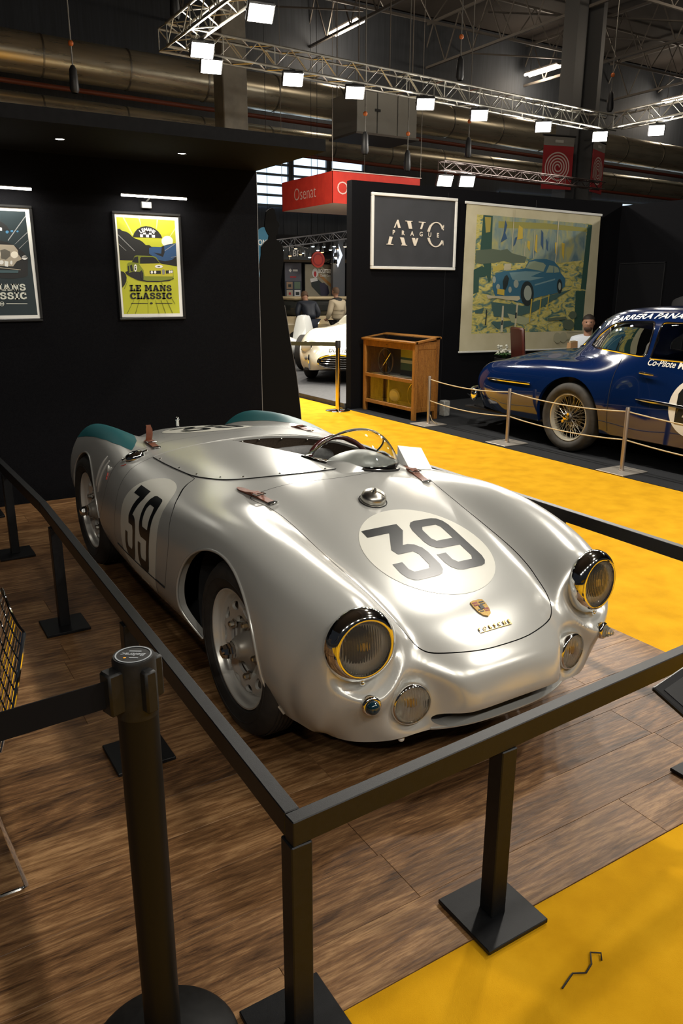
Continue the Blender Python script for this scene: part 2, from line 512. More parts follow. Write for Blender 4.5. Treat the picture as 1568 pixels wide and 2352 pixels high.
DARK = [
    ('paper', [(0.05, 0.375), (0.242, 0.372), (0.251, -0.368), (-0.033, -0.368)]),
    ('deep', [(0.047, 0.348), (0.216, 0.349), (0.228, -0.344), (-0.031, -0.345)]),
    ('raydim', [(0.216, 0.324), (0.216, 0.316), (0.086, 0.153), (0.082, 0.157)]),
    ('raydim', [(0.216, 0.216), (0.217, 0.211), (0.128, 0.133), (0.123, 0.131)]),
    ('raydim', [(0.215, 0.163), (0.215, 0.16), (0.15, 0.101), (0.14, 0.097)]),
    ('skyblue', [(0.095, 0.211), (0.092, 0.206), (0.087, 0.202), (0.081, 0.201), (0.076, 0.205), (0.075, 0.211), (0.077, 0.217), (0.083, 0.221), (0.089, 0.221), (0.094, 0.217)]),
    ('skyblue', [(0.125, 0.218), (0.123, 0.214), (0.118, 0.211), (0.113, 0.211), (0.108, 0.213), (0.107, 0.218), (0.109, 0.222), (0.114, 0.225), (0.12, 0.225), (0.124, 0.223)]),
    ('skyblue', [(0.16, 0.218), (0.158, 0.214), (0.154, 0.212), (0.15, 0.211), (0.146, 0.214), (0.145, 0.217), (0.147, 0.221), (0.151, 0.223), (0.156, 0.223), (0.159, 0.221)]),
    ('ink', [(0.04, 0.282), (0.061, 0.271), (0.086, 0.253), (0.103, 0.221), (0.033, 0.219)]),
    ('white', [(0.035, 0.24), (0.054, 0.237), (0.053, 0.218), (0.033, 0.217)]),
    ('ink', [(0.026, 0.155), (0.078, 0.146), (0.136, 0.116), (0.179, 0.082), (0.202, 0.039), (0.19, -0.072), (0.173, -0.084), (0.093, -0.097), (-0.002, -0.093)]),
    ('warm', [(0.023, 0.128), (0.068, 0.128), (0.118, 0.127), (0.141, 0.093), (0.142, 0.066), (0.162, 0.035), (0.125, 0.018), (0.099, -0.014), (0.007, -0.011)]),
    ('smoke', [(0.026, 0.09), (0.057, 0.099), (0.09, 0.084), (0.087, 0.053), (0.057, 0.029), (0.027, 0.036)]),
    ('glow', [(0.139, 0.064), (0.137, 0.055), (0.131, 0.047), (0.122, 0.042), (0.113, 0.04), (0.104, 0.042), (0.097, 0.047), (0.092, 0.054), (0.091, 0.063), (0.094, 0.071), (0.1, 0.079), (0.109, 0.084), (0.118, 0.086), (0.127, 0.084), (0.134, 0.08), (0.139, 0.072)]),
    ('glow', [(0.026, 0.067), (0.024, 0.058), (0.021, 0.05), (0.017, 0.045), (0.013, 0.043), (0.009, 0.045), (0.006, 0.05), (0.005, 0.057), (0.005, 0.066), (0.007, 0.075), (0.01, 0.083), (0.014, 0.088), (0.018, 0.09), (0.022, 0.088), (0.025, 0.083), (0.026, 0.076)]),
    ('white', [(0.2, 0.045), (0.197, 0.039), (0.191, 0.034), (0.183, 0.031), (0.175, 0.031), (0.168, 0.034), (0.163, 0.038), (0.162, 0.045), (0.164, 0.051), (0.17, 0.056), (0.178, 0.059), (0.186, 0.059), (0.194, 0.056), (0.198, 0.051)]),
    ('ink', [(0.166, 0.051), (0.198, 0.055), (0.198, 0.045), (0.163, 0.046)]),
    ('white', [(0.04, 0.012), (0.038, 0.006), (0.033, 0.001), (0.027, -0.002), (0.021, -0.002), (0.015, 0.001), (0.012, 0.005), (0.011, 0.011), (0.013, 0.018), (0.018, 0.023), (0.024, 0.025), (0.03, 0.025), (0.036, 0.023), (0.039, 0.018)]),
    ('white', [(0.047, 0.021), (0.071, 0.017), (0.065, -0.018), (0.045, -0.014)]),
    ('white', [(0.097, 0.011), (0.096, 0.004), (0.092, -0.001), (0.088, -0.003), (0.085, -0.001), (0.082, 0.004), (0.082, 0.01), (0.084, 0.017), (0.087, 0.022), (0.091, 0.024), (0.095, 0.022), (0.097, 0.017)]),
    ('teal2', [(0.004, -0.04), (0.131, -0.041), (0.127, -0.057), (0.002, -0.058)]),
    ('warm', [(0.006, -0.021), (0.147, -0.035), (0.145, -0.039), (0.005, -0.026)]),
    ('pale', [(0.027, -0.262), (0.166, -0.264), (0.166, -0.268), (0.026, -0.267)]),
    ('pale', [(0.013, -0.266), (0.011, -0.272), (0.007, -0.277), (0.002, -0.28), (-0.004, -0.282), (-0.01, -0.28), (-0.015, -0.277), (-0.018, -0.272), (-0.018, -0.266), (-0.016, -0.259), (-0.012, -0.254), (-0.007, -0.251), (-0.001, -0.25), (0.005, -0.251), (0.01, -0.254), (0.012, -0.26)]),
    ('deep', [(0.01, -0.266), (0.008, -0.271), (0.005, -0.275), (0.001, -0.277), (-0.004, -0.278), (-0.009, -0.277), (-0.012, -0.275), (-0.015, -0.27), (-0.015, -0.266), (-0.013, -0.261), (-0.01, -0.257), (-0.006, -0.254), (-0.001, -0.253), (0.003, -0.254), (0.007, -0.257), (0.009, -0.261)]),
    ('pale', [(-0.016, -0.262), (0.011, -0.262), (0.01, -0.27), (-0.017, -0.27)]),
]
PAINT = [
    ('canvas', [(-1.331, 1.025), (1.357, 0.988), (1.416, -1.016), (-1.35, -0.977)]),
    ('art', [(-1.139, 0.891), (1.171, 0.86), (1.164, -0.733), (-1.139, -0.724)]),
    ('art_sky', [(-0.853, 0.892), (1.064, 0.856), (1.09, 0.333), (0.544, 0.28), (-0.108, 0.337), (-0.836, 0.427)]),
    ('band', [(-0.738, 0.82), (0.158, 0.832), (1.072, 0.8), (1.068, 0.744), (0.166, 0.751), (-0.731, 0.73)]),
    ('dgreen', [(-1.024, 0.89), (-0.849, 0.886), (-0.823, 0.017), (-0.857, -0.023), (-1.051, 0.383)]),
    ('lat', [(-0.995, 0.866), (-0.878, 0.865), (-0.882, 0.673), (-0.962, 0.657)]),
    ('dgreen', [(1.086, 0.85), (1.184, 0.847), (1.17, -0.108), (1.049, -0.101)]),
    ('dgreen', [(0.944, -0.13), (1.161, -0.123), (1.164, -0.733), (0.974, -0.721)]),
    ('crowd', [(-1.134, 0.419), (-0.819, 0.447), (-0.67, 0.431), (-0.541, 0.454), (-0.442, 0.397), (-0.148, 0.35), (-0.18, 0.268), (-0.449, 0.263), (-0.602, 0.287), (-0.786, 0.257), (-1.023, 0.24), (-1.131, 0.251)]),
    ('dgreen', [(-1.152, 0.159), (-1.003, 0.214), (-0.861, 0.15), (-0.919, 0.07), (-1.046, 0.055), (-1.041, -0.144), (-1.139, -0.171)]),
    ('yell', [(-0.8, 0.191), (-0.6, 0.26), (-0.592, 0.167), (-0.796, 0.137)]),
    ('canvas', [(-0.58, 0.247), (-0.448, 0.256), (-0.45, 0.169), (-0.582, 0.16)]),
    ('navy', [(-0.611, 0.839), (-0.568, 0.775), (-0.597, 0.67), (-0.553, 0.593), (-0.679, 0.536), (-0.633, 0.656)]),
    ('yellow', [(-0.343, 0.785), (-0.264, 0.748), (-0.25, 0.603), (-0.363, 0.586)]),
    ('yellow', [(-0.151, 0.579), (-0.101, 0.567), (-0.098, 0.432), (-0.153, 0.498)]),
    ('navy', [(-0.404, 0.611), (-0.357, 0.626), (-0.395, 0.518), (-0.431, 0.491)]),
    ('yellow', [(0.007, 0.665), (0.036, 0.666), (0.053, 0.409), (-0.001, 0.448)]),
    ('navy', [(0.22, 0.618), (0.266, 0.565), (0.28, 0.435), (0.24, 0.475)]),
    ('navy', [(0.108, 0.736), (0.152, 0.697), (0.178, 0.453), (0.119, 0.533)]),
    ('yellow', [(0.551, 0.573), (0.615, 0.561), (0.622, 0.324), (0.571, 0.407)]),
    ('yellow', [(0.408, 0.569), (0.469, 0.571), (0.469, 0.391), (0.425, 0.418)]),
    ('canvas', [(-0.208, 0.564), (-0.196, 0.564), (-0.189, 0.362), (-0.2, 0.362)]),
    ('canvas', [(-0.029, 0.73), (-0.018, 0.731), (-0.01, 0.339), (-0.022, 0.339)]),
    ('canvas', [(0.44, 0.911), (0.461, 0.912), (0.461, 0.279), (0.441, 0.279)]),
    ('canvas', [(-0.457, 1.001), (-0.442, 1.002), (-0.445, 0.437), (-0.458, 0.437)]),
    ('shade', [(-0.801, -0.28), (-0.162, -0.34), (0.553, -0.159), (0.843, -0.101), (0.282, -0.344), (0.048, -0.441), (-0.382, -0.505), (-0.729, -0.486)]),
    ('shade', [(-1.106, -0.398), (-0.925, -0.36), (-0.956, -0.441), (-1.085, -0.439)]),
    ('shade', [(-0.779, -0.567), (-0.3, -0.549), (-0.314, -0.619), (-0.639, -0.668)]),
    ('palegreen', [(-0.465, -0.448), (0.099, -0.542), (-0.095, -0.623), (-0.376, -0.575)]),
    ('carblue', [(-0.787, 0.031), (-0.738, 0.111), (-0.591, 0.147), (-0.364, 0.163), (-0.172, 0.193), (-0.104, 0.296), (0.011, 0.326), (0.251, 0.331), (0.418, 0.299), (0.53, 0.224), (0.571, 0.14), (0.685, 0.056), (0.689, -0.059), (0.591, -0.13), (0.532, -0.159), (0.067, -0.229), (-0.144, -0.312), (-0.403, -0.261), (-0.711, -0.226), (-0.787, -0.09)]),
    ('carlight', [(-0.475, 0.128), (-0.169, 0.152), (0.19, 0.149), (-0.043, 0.078), (-0.272, 0.007), (-0.41, 0.034)]),
    ('carlight', [(0.047, -0.033), (0.466, 0.054), (0.468, 0.033), (0.05, -0.054)]),
    ('carlight', [(-0.273, 0.021), (-0.043, 0.078), (0.239, 0.066), (-0.038, 0.022)]),
    ('glass', [(-0.163, 0.193), (-0.093, 0.283), (0.014, 0.296), (0.197, 0.274), (0.251, 0.241), (0.21, 0.15), (0.027, 0.175)]),
    ('glass', [(0.262, 0.136), (0.322, 0.242), (0.415, 0.236), (0.415, 0.138)]),
    ('glass', [(0.425, 0.236), (0.511, 0.21), (0.549, 0.147), (0.436, 0.136)]),
    ('ink', [(0.041, -0.166), (0.041, -0.212), (0.031, -0.255), (0.013, -0.293), (-0.012, -0.321), (-0.043, -0.339), (-0.078, -0.345), (-0.113, -0.338), (-0.148, -0.32), (-0.178, -0.291), (-0.203, -0.254), (-0.22, -0.211), (-0.229, -0.165), (-0.229, -0.119), (-0.219, -0.077), (-0.202, -0.04), (-0.177, -0.012), (-0.146, 0.006), (-0.112, 0.012), (-0.077, 0.006), (-0.042, -0.011), (-0.012, -0.039), (0.014, -0.076), (0.031, -0.119)]),
    ('steel2', [(-0.004, -0.158), (-0.005, -0.192), (-0.013, -0.223), (-0.028, -0.247), (-0.049, -0.262), (-0.073, -0.267), (-0.098, -0.262), (-0.122, -0.246), (-0.142, -0.222), (-0.156, -0.192), (-0.163, -0.158), (-0.162, -0.125), (-0.154, -0.095), (-0.139, -0.071), (-0.118, -0.055), (-0.094, -0.05), (-0.069, -0.055), (-0.046, -0.07), (-0.026, -0.094), (-0.011, -0.125)]),
    ('ink', [(0.632, -0.059), (0.632, -0.095), (0.626, -0.128), (0.613, -0.152), (0.595, -0.165), (0.575, -0.165), (0.554, -0.152), (0.536, -0.128), (0.522, -0.096), (0.514, -0.059), (0.514, -0.023), (0.52, 0.009), (0.533, 0.033), (0.55, 0.046), (0.571, 0.046), (0.591, 0.034), (0.61, 0.01), (0.624, -0.022)]),
    ('steel2', [(0.604, -0.059), (0.604, -0.084), (0.598, -0.104), (0.588, -0.115), (0.575, -0.115), (0.562, -0.104), (0.551, -0.084), (0.545, -0.059), (0.546, -0.034), (0.551, -0.014), (0.562, -0.003), (0.575, -0.003), (0.588, -0.014), (0.598, -0.034)]),
    ('ink', [(-0.58, -0.103), (-0.598, 0.005), (-0.566, 0.073), (-0.521, 0.1), (-0.478, 0.047), (-0.499, -0.049), (-0.54, -0.117)]),
    ('steel2', [(-0.281, -0.027), (-0.283, -0.049), (-0.292, -0.068), (-0.307, -0.081), (-0.326, -0.085), (-0.346, -0.081), (-0.363, -0.068), (-0.376, -0.05), (-0.381, -0.028), (-0.38, -0.006), (-0.37, 0.013), (-0.355, 0.025), (-0.336, 0.03), (-0.317, 0.026), (-0.299, 0.013), (-0.287, -0.005)]),
    ('steel2', [(-0.731, 0.028), (-0.733, 0.007), (-0.741, -0.009), (-0.754, -0.019), (-0.769, -0.019), (-0.783, -0.01), (-0.793, 0.007), (-0.798, 0.028), (-0.797, 0.049), (-0.789, 0.066), (-0.776, 0.075), (-0.761, 0.075), (-0.747, 0.066), (-0.736, 0.049)]),
    ('steel2', [(-0.413, -0.11), (-0.415, -0.132), (-0.426, -0.148), (-0.442, -0.154), (-0.458, -0.148), (-0.472, -0.132), (-0.478, -0.11), (-0.476, -0.088), (-0.465, -0.072), (-0.449, -0.066), (-0.432, -0.072), (-0.419, -0.088)]),
    ('steel2', [(-0.645, -0.07), (-0.648, -0.09), (-0.661, -0.105), (-0.679, -0.11), (-0.698, -0.105), (-0.713, -0.09), (-0.72, -0.07), (-0.716, -0.05), (-0.704, -0.035), (-0.686, -0.029), (-0.666, -0.034), (-0.651, -0.049)]),
    ('yellow', [(-0.693, -0.097), (-0.554, -0.11), (-0.553, -0.192), (-0.693, -0.171)]),
    ('canvas', [(-0.901, -0.184), (-0.714, -0.198), (-0.486, -0.199), (-0.253, -0.2), (-0.23, -0.242), (-0.286, -0.269), (-0.5, -0.254), (-0.711, -0.226), (-0.86, -0.239)]),
    ('canvas', [(-0.58, -0.336), (-0.547, -0.336), (-0.539, -0.712), (-0.586, -0.725)]),
    ('canvas', [(-0.299, -0.304), (-0.263, -0.304), (-0.286, -0.704), (-0.316, -0.704)]),
    ('ink', [(-0.576, -0.544), (-0.549, -0.544), (-0.551, -0.614), (-0.582, -0.613)]),
    ('ink', [(-0.31, -0.436), (-0.279, -0.437), (-0.283, -0.521), (-0.313, -0.52)]),
    ('ink', [(-0.886, -0.388), (-0.867, -0.388), (-0.874, -0.607), (-0.898, -0.606)]),
    ('yellow', [(-0.008, -0.243), (0.016, -0.243), (0.001, -0.583), (-0.023, -0.582)]),
    ('yellow', [(0.186, -0.208), (0.207, -0.208), (0.193, -0.471), (0.173, -0.471)]),
    ('yellow', [(0.347, -0.18), (0.368, -0.18), (0.352, -0.416), (0.336, -0.416)]),
    ('crowd', [(0.365, -0.532), (0.764, -0.509), (0.79, -0.554), (0.369, -0.575)]),
    ('crowd', [(0.964, -0.639), (0.955, -0.674), (0.922, -0.702), (0.871, -0.717), (0.813, -0.715), (0.759, -0.698), (0.72, -0.669), (0.703, -0.633), (0.712, -0.598), (0.744, -0.571), (0.794, -0.556), (0.852, -0.557), (0.906, -0.574), (0.946, -0.603)]),
    ('crowd', [(1.0, -0.491), (0.992, -0.52), (0.962, -0.541), (0.92, -0.549), (0.875, -0.54), (0.841, -0.518), (0.826, -0.488), (0.834, -0.459), (0.863, -0.438), (0.905, -0.43), (0.95, -0.439), (0.984, -0.461)]),
    ('ghost', [(0.694, -0.833), (0.69, -0.868), (0.669, -0.896), (0.637, -0.911), (0.598, -0.91), (0.562, -0.893), (0.535, -0.864), (0.523, -0.828), (0.527, -0.793), (0.548, -0.765), (0.58, -0.75), (0.618, -0.751), (0.654, -0.768), (0.682, -0.797)]),
    ('ghost', [(0.823, -0.829), (0.819, -0.865), (0.798, -0.893), (0.765, -0.908), (0.727, -0.907), (0.69, -0.889), (0.663, -0.86), (0.65, -0.824), (0.655, -0.789), (0.675, -0.761), (0.708, -0.746), (0.746, -0.747), (0.783, -0.764), (0.811, -0.793)]),
    ('ghost', [(0.814, -0.747), (1.165, -0.749), (1.167, -0.759), (0.815, -0.757)]),
    ('ghost', [(0.803, -0.836), (1.043, -0.836), (1.047, -0.866), (0.806, -0.866)]),
]
SIL = [
    ('x', [(0.035, 2.138), (0.044, 2.178), (0.071, 2.2), (0.101, 2.208), (0.122, 2.195), (0.129, 2.16), (0.136, 2.115), (0.156, 2.093), (0.162, 2.07), (0.151, 2.049), (0.145, 2.006), (0.125, 1.991), (0.133, 1.96), (0.169, 1.938), (0.192, 1.904), (0.199, 1.851), (0.195, 1.769), (0.177, 1.686), (0.162, 1.603), (0.174, 1.531), (0.2, 1.423), (0.226, 1.276), (0.251, 1.114), (0.285, 0.949), (0.305, 0.833), (0.322, 0.703), (0.338, 0.558), (0.358, 0.344), (0.363, -0.078), (-0.128, -0.019), (-0.09, 0.59), (-0.067, 0.878), (-0.049, 1.209), (-0.041, 1.484), (-0.037, 1.602), (-0.024, 1.684), (-0.033, 1.742), (-0.014, 1.835), (-0.012, 1.898), (0.026, 1.939), (0.057, 1.963), (0.063, 1.988), (0.042, 2.02), (0.024, 2.064)]),
]
AVC = [
    ('c', [(-0.327, 0.151), (-0.309, 0.152), (-0.271, 0.055), (-0.31, 0.053), (-0.335, 0.114), (-0.359, 0.053), (-0.377, 0.052)]),
    ('c', [(-0.445, -0.056), (-0.395, -0.062), (-0.425, -0.148), (-0.383, -0.154), (-0.383, -0.159), (-0.491, -0.157), (-0.491, -0.15), (-0.466, -0.146)]),
    ('c', [(-0.279, -0.061), (-0.216, -0.063), (-0.183, -0.152), (-0.159, -0.155), (-0.159, -0.162), (-0.253, -0.161), (-0.253, -0.154), (-0.237, -0.15)]),
    ('c', [(-0.197, 0.148), (-0.08, 0.148), (-0.079, 0.141), (-0.107, 0.136), (-0.083, 0.05), (-0.135, 0.049), (-0.169, 0.137), (-0.197, 0.139)]),
    ('c', [(0.025, 0.144), (0.135, 0.143), (0.136, 0.136), (0.107, 0.133), (0.077, 0.052), (0.05, 0.053), (0.078, 0.133), (0.025, 0.135)]),
    ('c', [(-0.086, -0.062), (-0.034, -0.062), (-0.018, -0.101), (-0.003, -0.063), (0.021, -0.064), (-0.016, -0.16), (-0.045, -0.16)]),
]

# ================================================================== setting
blackcloth = noisy(mat('black_fabric_wall', (.010, .010, .012), .95, spec=.04), [(.0045, .0045, .0055), (.0075, .0075, .0085)], nscale=160, bump=.15)
blackpaint = mat('black_paint', (.012, .012, .013), .5)
railblack = noisy(mat('satin_black_wood', (.006, .007, .008), .45, spec=.3), [(.0038, .0042, .005), (.0062, .0067, .0078)], nscale=60, bump=.05)
darkcarpet = noisy(mat('charcoal_carpet', (.018, .019, .021), .95, spec=.15), [(.012, .013, .014), (.026, .027, .03)], nscale=220, bump=.3)
yellow = noisy(mat('yellow_carpet', (.62, .31, .006), .95, spec=.1), [(.52, .26, .005), (.60, .31, .007), (.66, .35, .010)], nscale=6, detail=12, bump=.25, bscale=420)
whitem = mat('white_paint', (.75, .74, .70), .5)


def woodmat(name, stops, scale):
    m = mat(name, stops[1], .42, spec=.4)
    N, L, b = nodes(m)
    tc = N.new('ShaderNodeNewGeometry'); oi = N.new('ShaderNodeObjectInfo')
    add = N.new('ShaderNodeVectorMath'); add.operation = 'ADD'
    mul = N.new('ShaderNodeVectorMath'); mul.operation = 'SCALE'; mul.inputs['Scale'].default_value = 37.
    comb = N.new('ShaderNodeCombineXYZ')
    for k in range(3): L.new(oi.outputs['Random'], comb.inputs[k])
    L.new(comb.outputs[0], mul.inputs[0]); L.new(tc.outputs['Position'], add.inputs[0]); L.new(mul.outputs[0], add.inputs[1])
    mp = N.new('ShaderNodeMapping'); mp.inputs['Scale'].default_value = scale; L.new(add.outputs[0], mp.inputs[0])
    n1 = N.new('ShaderNodeTexNoise'); n1.inputs['Scale'].default_value = 3.4; n1.inputs['Detail'].default_value = 10; n1.inputs['Distortion'].default_value = .7; n1.inputs['Roughness'].default_value = .74
    L.new(mp.outputs[0], n1.inputs['Vector'])
    wv = N.new('ShaderNodeTexWave'); wv.wave_type = 'RINGS'; wv.rings_direction = 'Z'; wv.inputs['Scale'].default_value = 4.5; wv.inputs['Distortion'].default_value = 8; wv.inputs['Detail'].default_value = 3; wv.inputs['Detail Scale'].default_value = 1.6
    mp2 = N.new('ShaderNodeMapping'); mp2.inputs['Scale'].default_value = (scale[0] * .55, scale[1] * .55, scale[2]); L.new(add.outputs[0], mp2.inputs[0]); L.new(mp2.outputs[0], wv.inputs['Vector'])
    mp3 = N.new('ShaderNodeMapping'); mp3.inputs['Scale'].default_value = (scale[0] * 4.5, scale[1] * 17, scale[2] * 17); L.new(add.outputs[0], mp3.inputs[0])
    n2 = N.new('ShaderNodeTexNoise'); n2.inputs['Scale'].default_value = 3.; n2.inputs['Detail'].default_value = 6; n2.inputs['Roughness'].default_value = .7; n2.inputs['Distortion'].default_value = .4
    L.new(mp3.outputs[0], n2.inputs['Vector'])
    m0 = N.new('ShaderNodeMix'); m0.data_type = 'FLOAT'; m0.inputs[0].default_value = .44; L.new(n1.outputs['Fac'], m0.inputs[2]); L.new(n2.outputs['Fac'], m0.inputs[3])
    mx = N.new('ShaderNodeMix'); mx.data_type = 'FLOAT'; mx.inputs[0].default_value = .06
    L.new(m0.outputs[0], mx.inputs[2]); L.new(wv.outputs['Fac'], mx.inputs[3])
    # plank to plank variation
    ma = N.new('ShaderNodeMath'); ma.operation = 'MULTIPLY_ADD'; ma.inputs[1].default_value = .09; ma.inputs[2].default_value = -.045
    L.new(oi.outputs['Random'], ma.inputs[0])
    ad = N.new('ShaderNodeMath'); ad.operation = 'ADD'; L.new(mx.outputs[0], ad.inputs[0]); L.new(ma.outputs[0], ad.inputs[1])
    r = N.new('ShaderNodeValToRGB'); e = r.color_ramp.elements
    e[0].position = .36; e[0].color = (*stops[0], 1); e[1].position = .64; e[1].color = (*stops[2], 1)
    x = e.new(.5); x.color = (*stops[1], 1)
    L.new(ad.outputs[0], r.inputs[0]); L.new(r.outputs[0], b.inputs['Base Color'])
    nb = N.new('ShaderNodeTexNoise'); nb.inputs['Scale'].default_value = 22; nb.inputs['Detail'].default_value = 4
    L.new(mp.outputs[0], nb.inputs['Vector'])
    bp_ = N.new('ShaderNodeBump'); bp_.inputs['Strength'].default_value = .18; bp_.inputs['Distance'].default_value = .004
    L.new(nb.outputs['Fac'], bp_.inputs['Height']); L.new(bp_.outputs[0], b.inputs['Normal'])
    mr = N.new('ShaderNodeMapRange'); mr.inputs['To Min'].default_value = .36; mr.inputs['To Max'].default_value = .56
    L.new(n1.outputs['Fac'], mr.inputs[0]); L.new(mr.outputs[0], b.inputs['Roughness'])
    return m


plankm = woodmat('brown_plank_vinyl', [(.040, .017, .006), (.165, .080, .030), (.36, .205, .090)], (1.0, 4.6, 4.6))
FX0, FX1, FY0, FY1 = -3.4, 1.195, -1.20, 3.66
floor = MB().box(((FX0 + FX1) / 2, (FY0 + FY1) / 2, -.010), (FX1 - FX0, FY1 - FY0, .012)).build('floor', mat('floor_joint_dark', (.02, .012, .008), .8))
tag(floor, 'brown wood-plank stand floor under the silver roadster', kind='structure')
PW, PL = .19, 1.22
pm = {}
y = FY0; k = 0
while y < FY1 - .01:
    wd = .18 if k == 0 else PW
    wd = min(wd, FY1 - y)
    off = {0: .163, 1: -.63 + PL, 2: -.64 + PL, 3: -.01}.get(k, random.random() * PL)
    x = FX1 - ((FX1 - off) % PL)
    edges_ = [FX1]
    while x > FX0: edges_.append(x); x -= PL
    edges_.append(FX0)
    for a, b in zip(edges_[1:], edges_[:-1]):
        L = b - a
        if L < .02: continue
        key = (round(L, 2), round(wd, 3))
        if key not in pm:
            m_ = MB(); m_.box((0, 0, -.002), (L - .0010, wd - .0010, .004), b=.0007)
            o = m_.build('plank', plankm, floor, smooth=0); pm[key] = o.data
        else:
            o = bpy.data.objects.new('plank', pm[key]); COL.objects.link(o); o.parent = floor
        o.location = ((a + b) / 2, y + wd / 2, 0)
    y += wd; k += 1

g = MB().box((14, 12, -.035), (60, 50, .03)).build('ground', noisy(mat('hall_concrete', (.05, .05, .052), .8), [(.035, .035, .037), (.07, .07, .07)], nscale=3)); tag(g, 'grey concrete floor of the exhibition hall', kind='structure')
c1 = MB().box((-.5, -3.6, -.009), (9, 4.797, .014)).build('floor', yellow); tag(c1, 'yellow carpet in front of the wooden stand', kind='structure')
c2 = MB().box((2.4925, 6.4, -.009), (2.591, 15.2, .014)).build('floor', yellow); tag(c2, 'yellow carpet aisle beside the wooden stand', kind='structure')
c3 = MB().box((6.35, 2.9, -.006), (5.115, 7.1, .014)).build('floor', darkcarpet); tag(c3, 'charcoal carpet under the blue coupe', kind='structure')
m_ = MB(); m_.tube([(-.52, -1.42, .002), (-.47, -1.405, .004), (-.44, -1.42, .003), (-.41, -1.41, .004), (-.385, -1.385, .003), (-.365, -1.40, .004), (-.38, -1.415, .003)], .0022, 5)
tag(m_.build('loose_thread', blackpaint), 'short dark thread lying on the yellow carpet in front', 'thread')
m_ = MB(); m_.prism([(0, 0), (.018, .004), (.024, .016), (.010, .022), (-.004, .012)], 0, .006, Matrix.Translation((.985, -.12, .0))); tag(m_.build('paper_scrap', whitem), 'tiny white paper scrap on the wood floor beside the roadster', 'paper scrap')

# booth wall, canopy
w = MB().box((-2.4, 3.72, 1.23), (7.19, .12, 2.46)).build('wall_left', blackcloth); tag(w, 'black fabric wall behind the silver roadster', kind='structure')
m_ = MB(); m_.box((1.1965, 3.665, 1.225), (.004, .014, 2.45)); tag(m_.build('trim_1', mat('grey_edge_strip', (.22, .22, .22), .5)), 'thin grey edge strip on the end of the black wall', kind='structure')
cn = MB().box((-2.4, 3.17, 2.498), (7.19, 1.20, .076)).build('ceiling', noisy(mat('charcoal_board', (.008, .008, .009), .85, spec=.1), [(.004, .004, .0045), (.006, .006, .0065)], nscale=30)); tag(cn, 'black canopy over the booth wall', kind='structure')
spotem = mat('warm_led', (1, .95, .85), .4, emit=18, ecol=(1, .95, .86))
for x, y, lb in ((-.441, 3.068, 'left'), (.395, 3.17, 'right'), (-1.3, 3.1, 'far left')):
    t = thing('recessed_spotlight', 'small recessed spotlight in the black canopy, %s' % {'left': 'above the dark framed poster', 'right': 'above the lime framed poster', 'far left': 'at its far end'}[lb], 'spotlight', (x, y, 2.46))
    MB().lathe([(.028, -.002), (.034, -.004), (.034, .0), (.028, .0)], ax=(0, 0, 1), n=20, closed=True).build('bezel', mat('bezel_black', (.02, .02, .02), .4), t)
    MB().lathe([(.026, -.001), (0, -.001)], n=20).build('lens', spotem, t)
    lamp('recessed_glow', 'SPOT', (x, y, 2.44), (x, y + .12, 0), 9, size=.02, spot=R(70))

# neighbouring stand walls
w = MB().box((6.35, 6.46, 1.43), (5.04, .12, 2.86)).build('wall_back', blackcloth); tag(w, 'black wall carrying the framed white-lettered sign and the large print', kind='structure')
w = MB().box((8.92, 3.4, 1.41), (.12, 6.1, 2.82)).build('wall_right', blackcloth); tag(w, 'black side wall behind the blue coupe', kind='structure')
d = MB().box((8.852, 5.89, .97), (.02, .82, 1.94)).build('door_1', mat('dark_door', (.007, .007, .008), .8, spec=.1)); tag(d, 'dark flush door in the black side wall', kind='structure')
m_ = MB()
for (y0, y1, z0, z1) in ((5.47, 5.485, 0, 1.955), (6.295, 6.31, 0, 1.955), (5.47, 6.31, 1.945, 1.96)): m_.box((8.845, (y0 + y1) / 2, (z0 + z1) / 2), (.03, y1 - y0, z1 - z0))
m_.build('door_frame', mat('dark_door_frame', (.012, .012, .013), .7, spec=.2), d)
m_ = MB(); m_.box((8.83, 6.22, 1.02), (.012, .03, .12), b=.004); m_.cyl((8.825, 6.22, 1.05), (8.79, 6.22, 1.05), .008); m_.cyl((8.79, 6.22, 1.05), (8.79, 6.12, 1.05), .007); m_.build('door_handle', mat('handle_white', (.7, .7, .68), .3), d)
for x in (5.36, 7.0):
    m_ = MB(); m_.box((x, 6.399, 1.4), (.004, .006, 2.8)); m_.build('panel_seam', blackpaint, bpy.data.objects['wall_back'])

# ------------------------------------------------------------------ black barriers round the stand
def barrier(name, label, rail_pts, posts, corner=None):
    t = thing(name, label, 'barrier', (posts[0][0], posts[0][1], 0))
    off = Vector((-posts[0][0], -posts[0][1], 0))
    for a, b in zip(rail_pts, rail_pts[1:]):
        a, b = Vector(a), Vector(b)
        T = frame_T((a + b) / 2 + off, b - a, Vector((0, 0, 1)))
        MB().box((0, 0, 0), ((b - a).length, .058, .034), T, b=.002).build('rail', railblack, t, smooth=0)
    for (x, y, pw) in posts:
        p = Vector((x, y, 0)) + off
        hp = .488
        MB().box(p + Vector((0, 0, .014 + hp / 2)), (.048, .048, hp), b=.0025).build('post', railblack, t, smooth=0)
        MB().box(p + Vector((0, 0, .0085)), (.200, .200, .013), b=.002).build('base_plate', railblack, t, smooth=0)
    return t


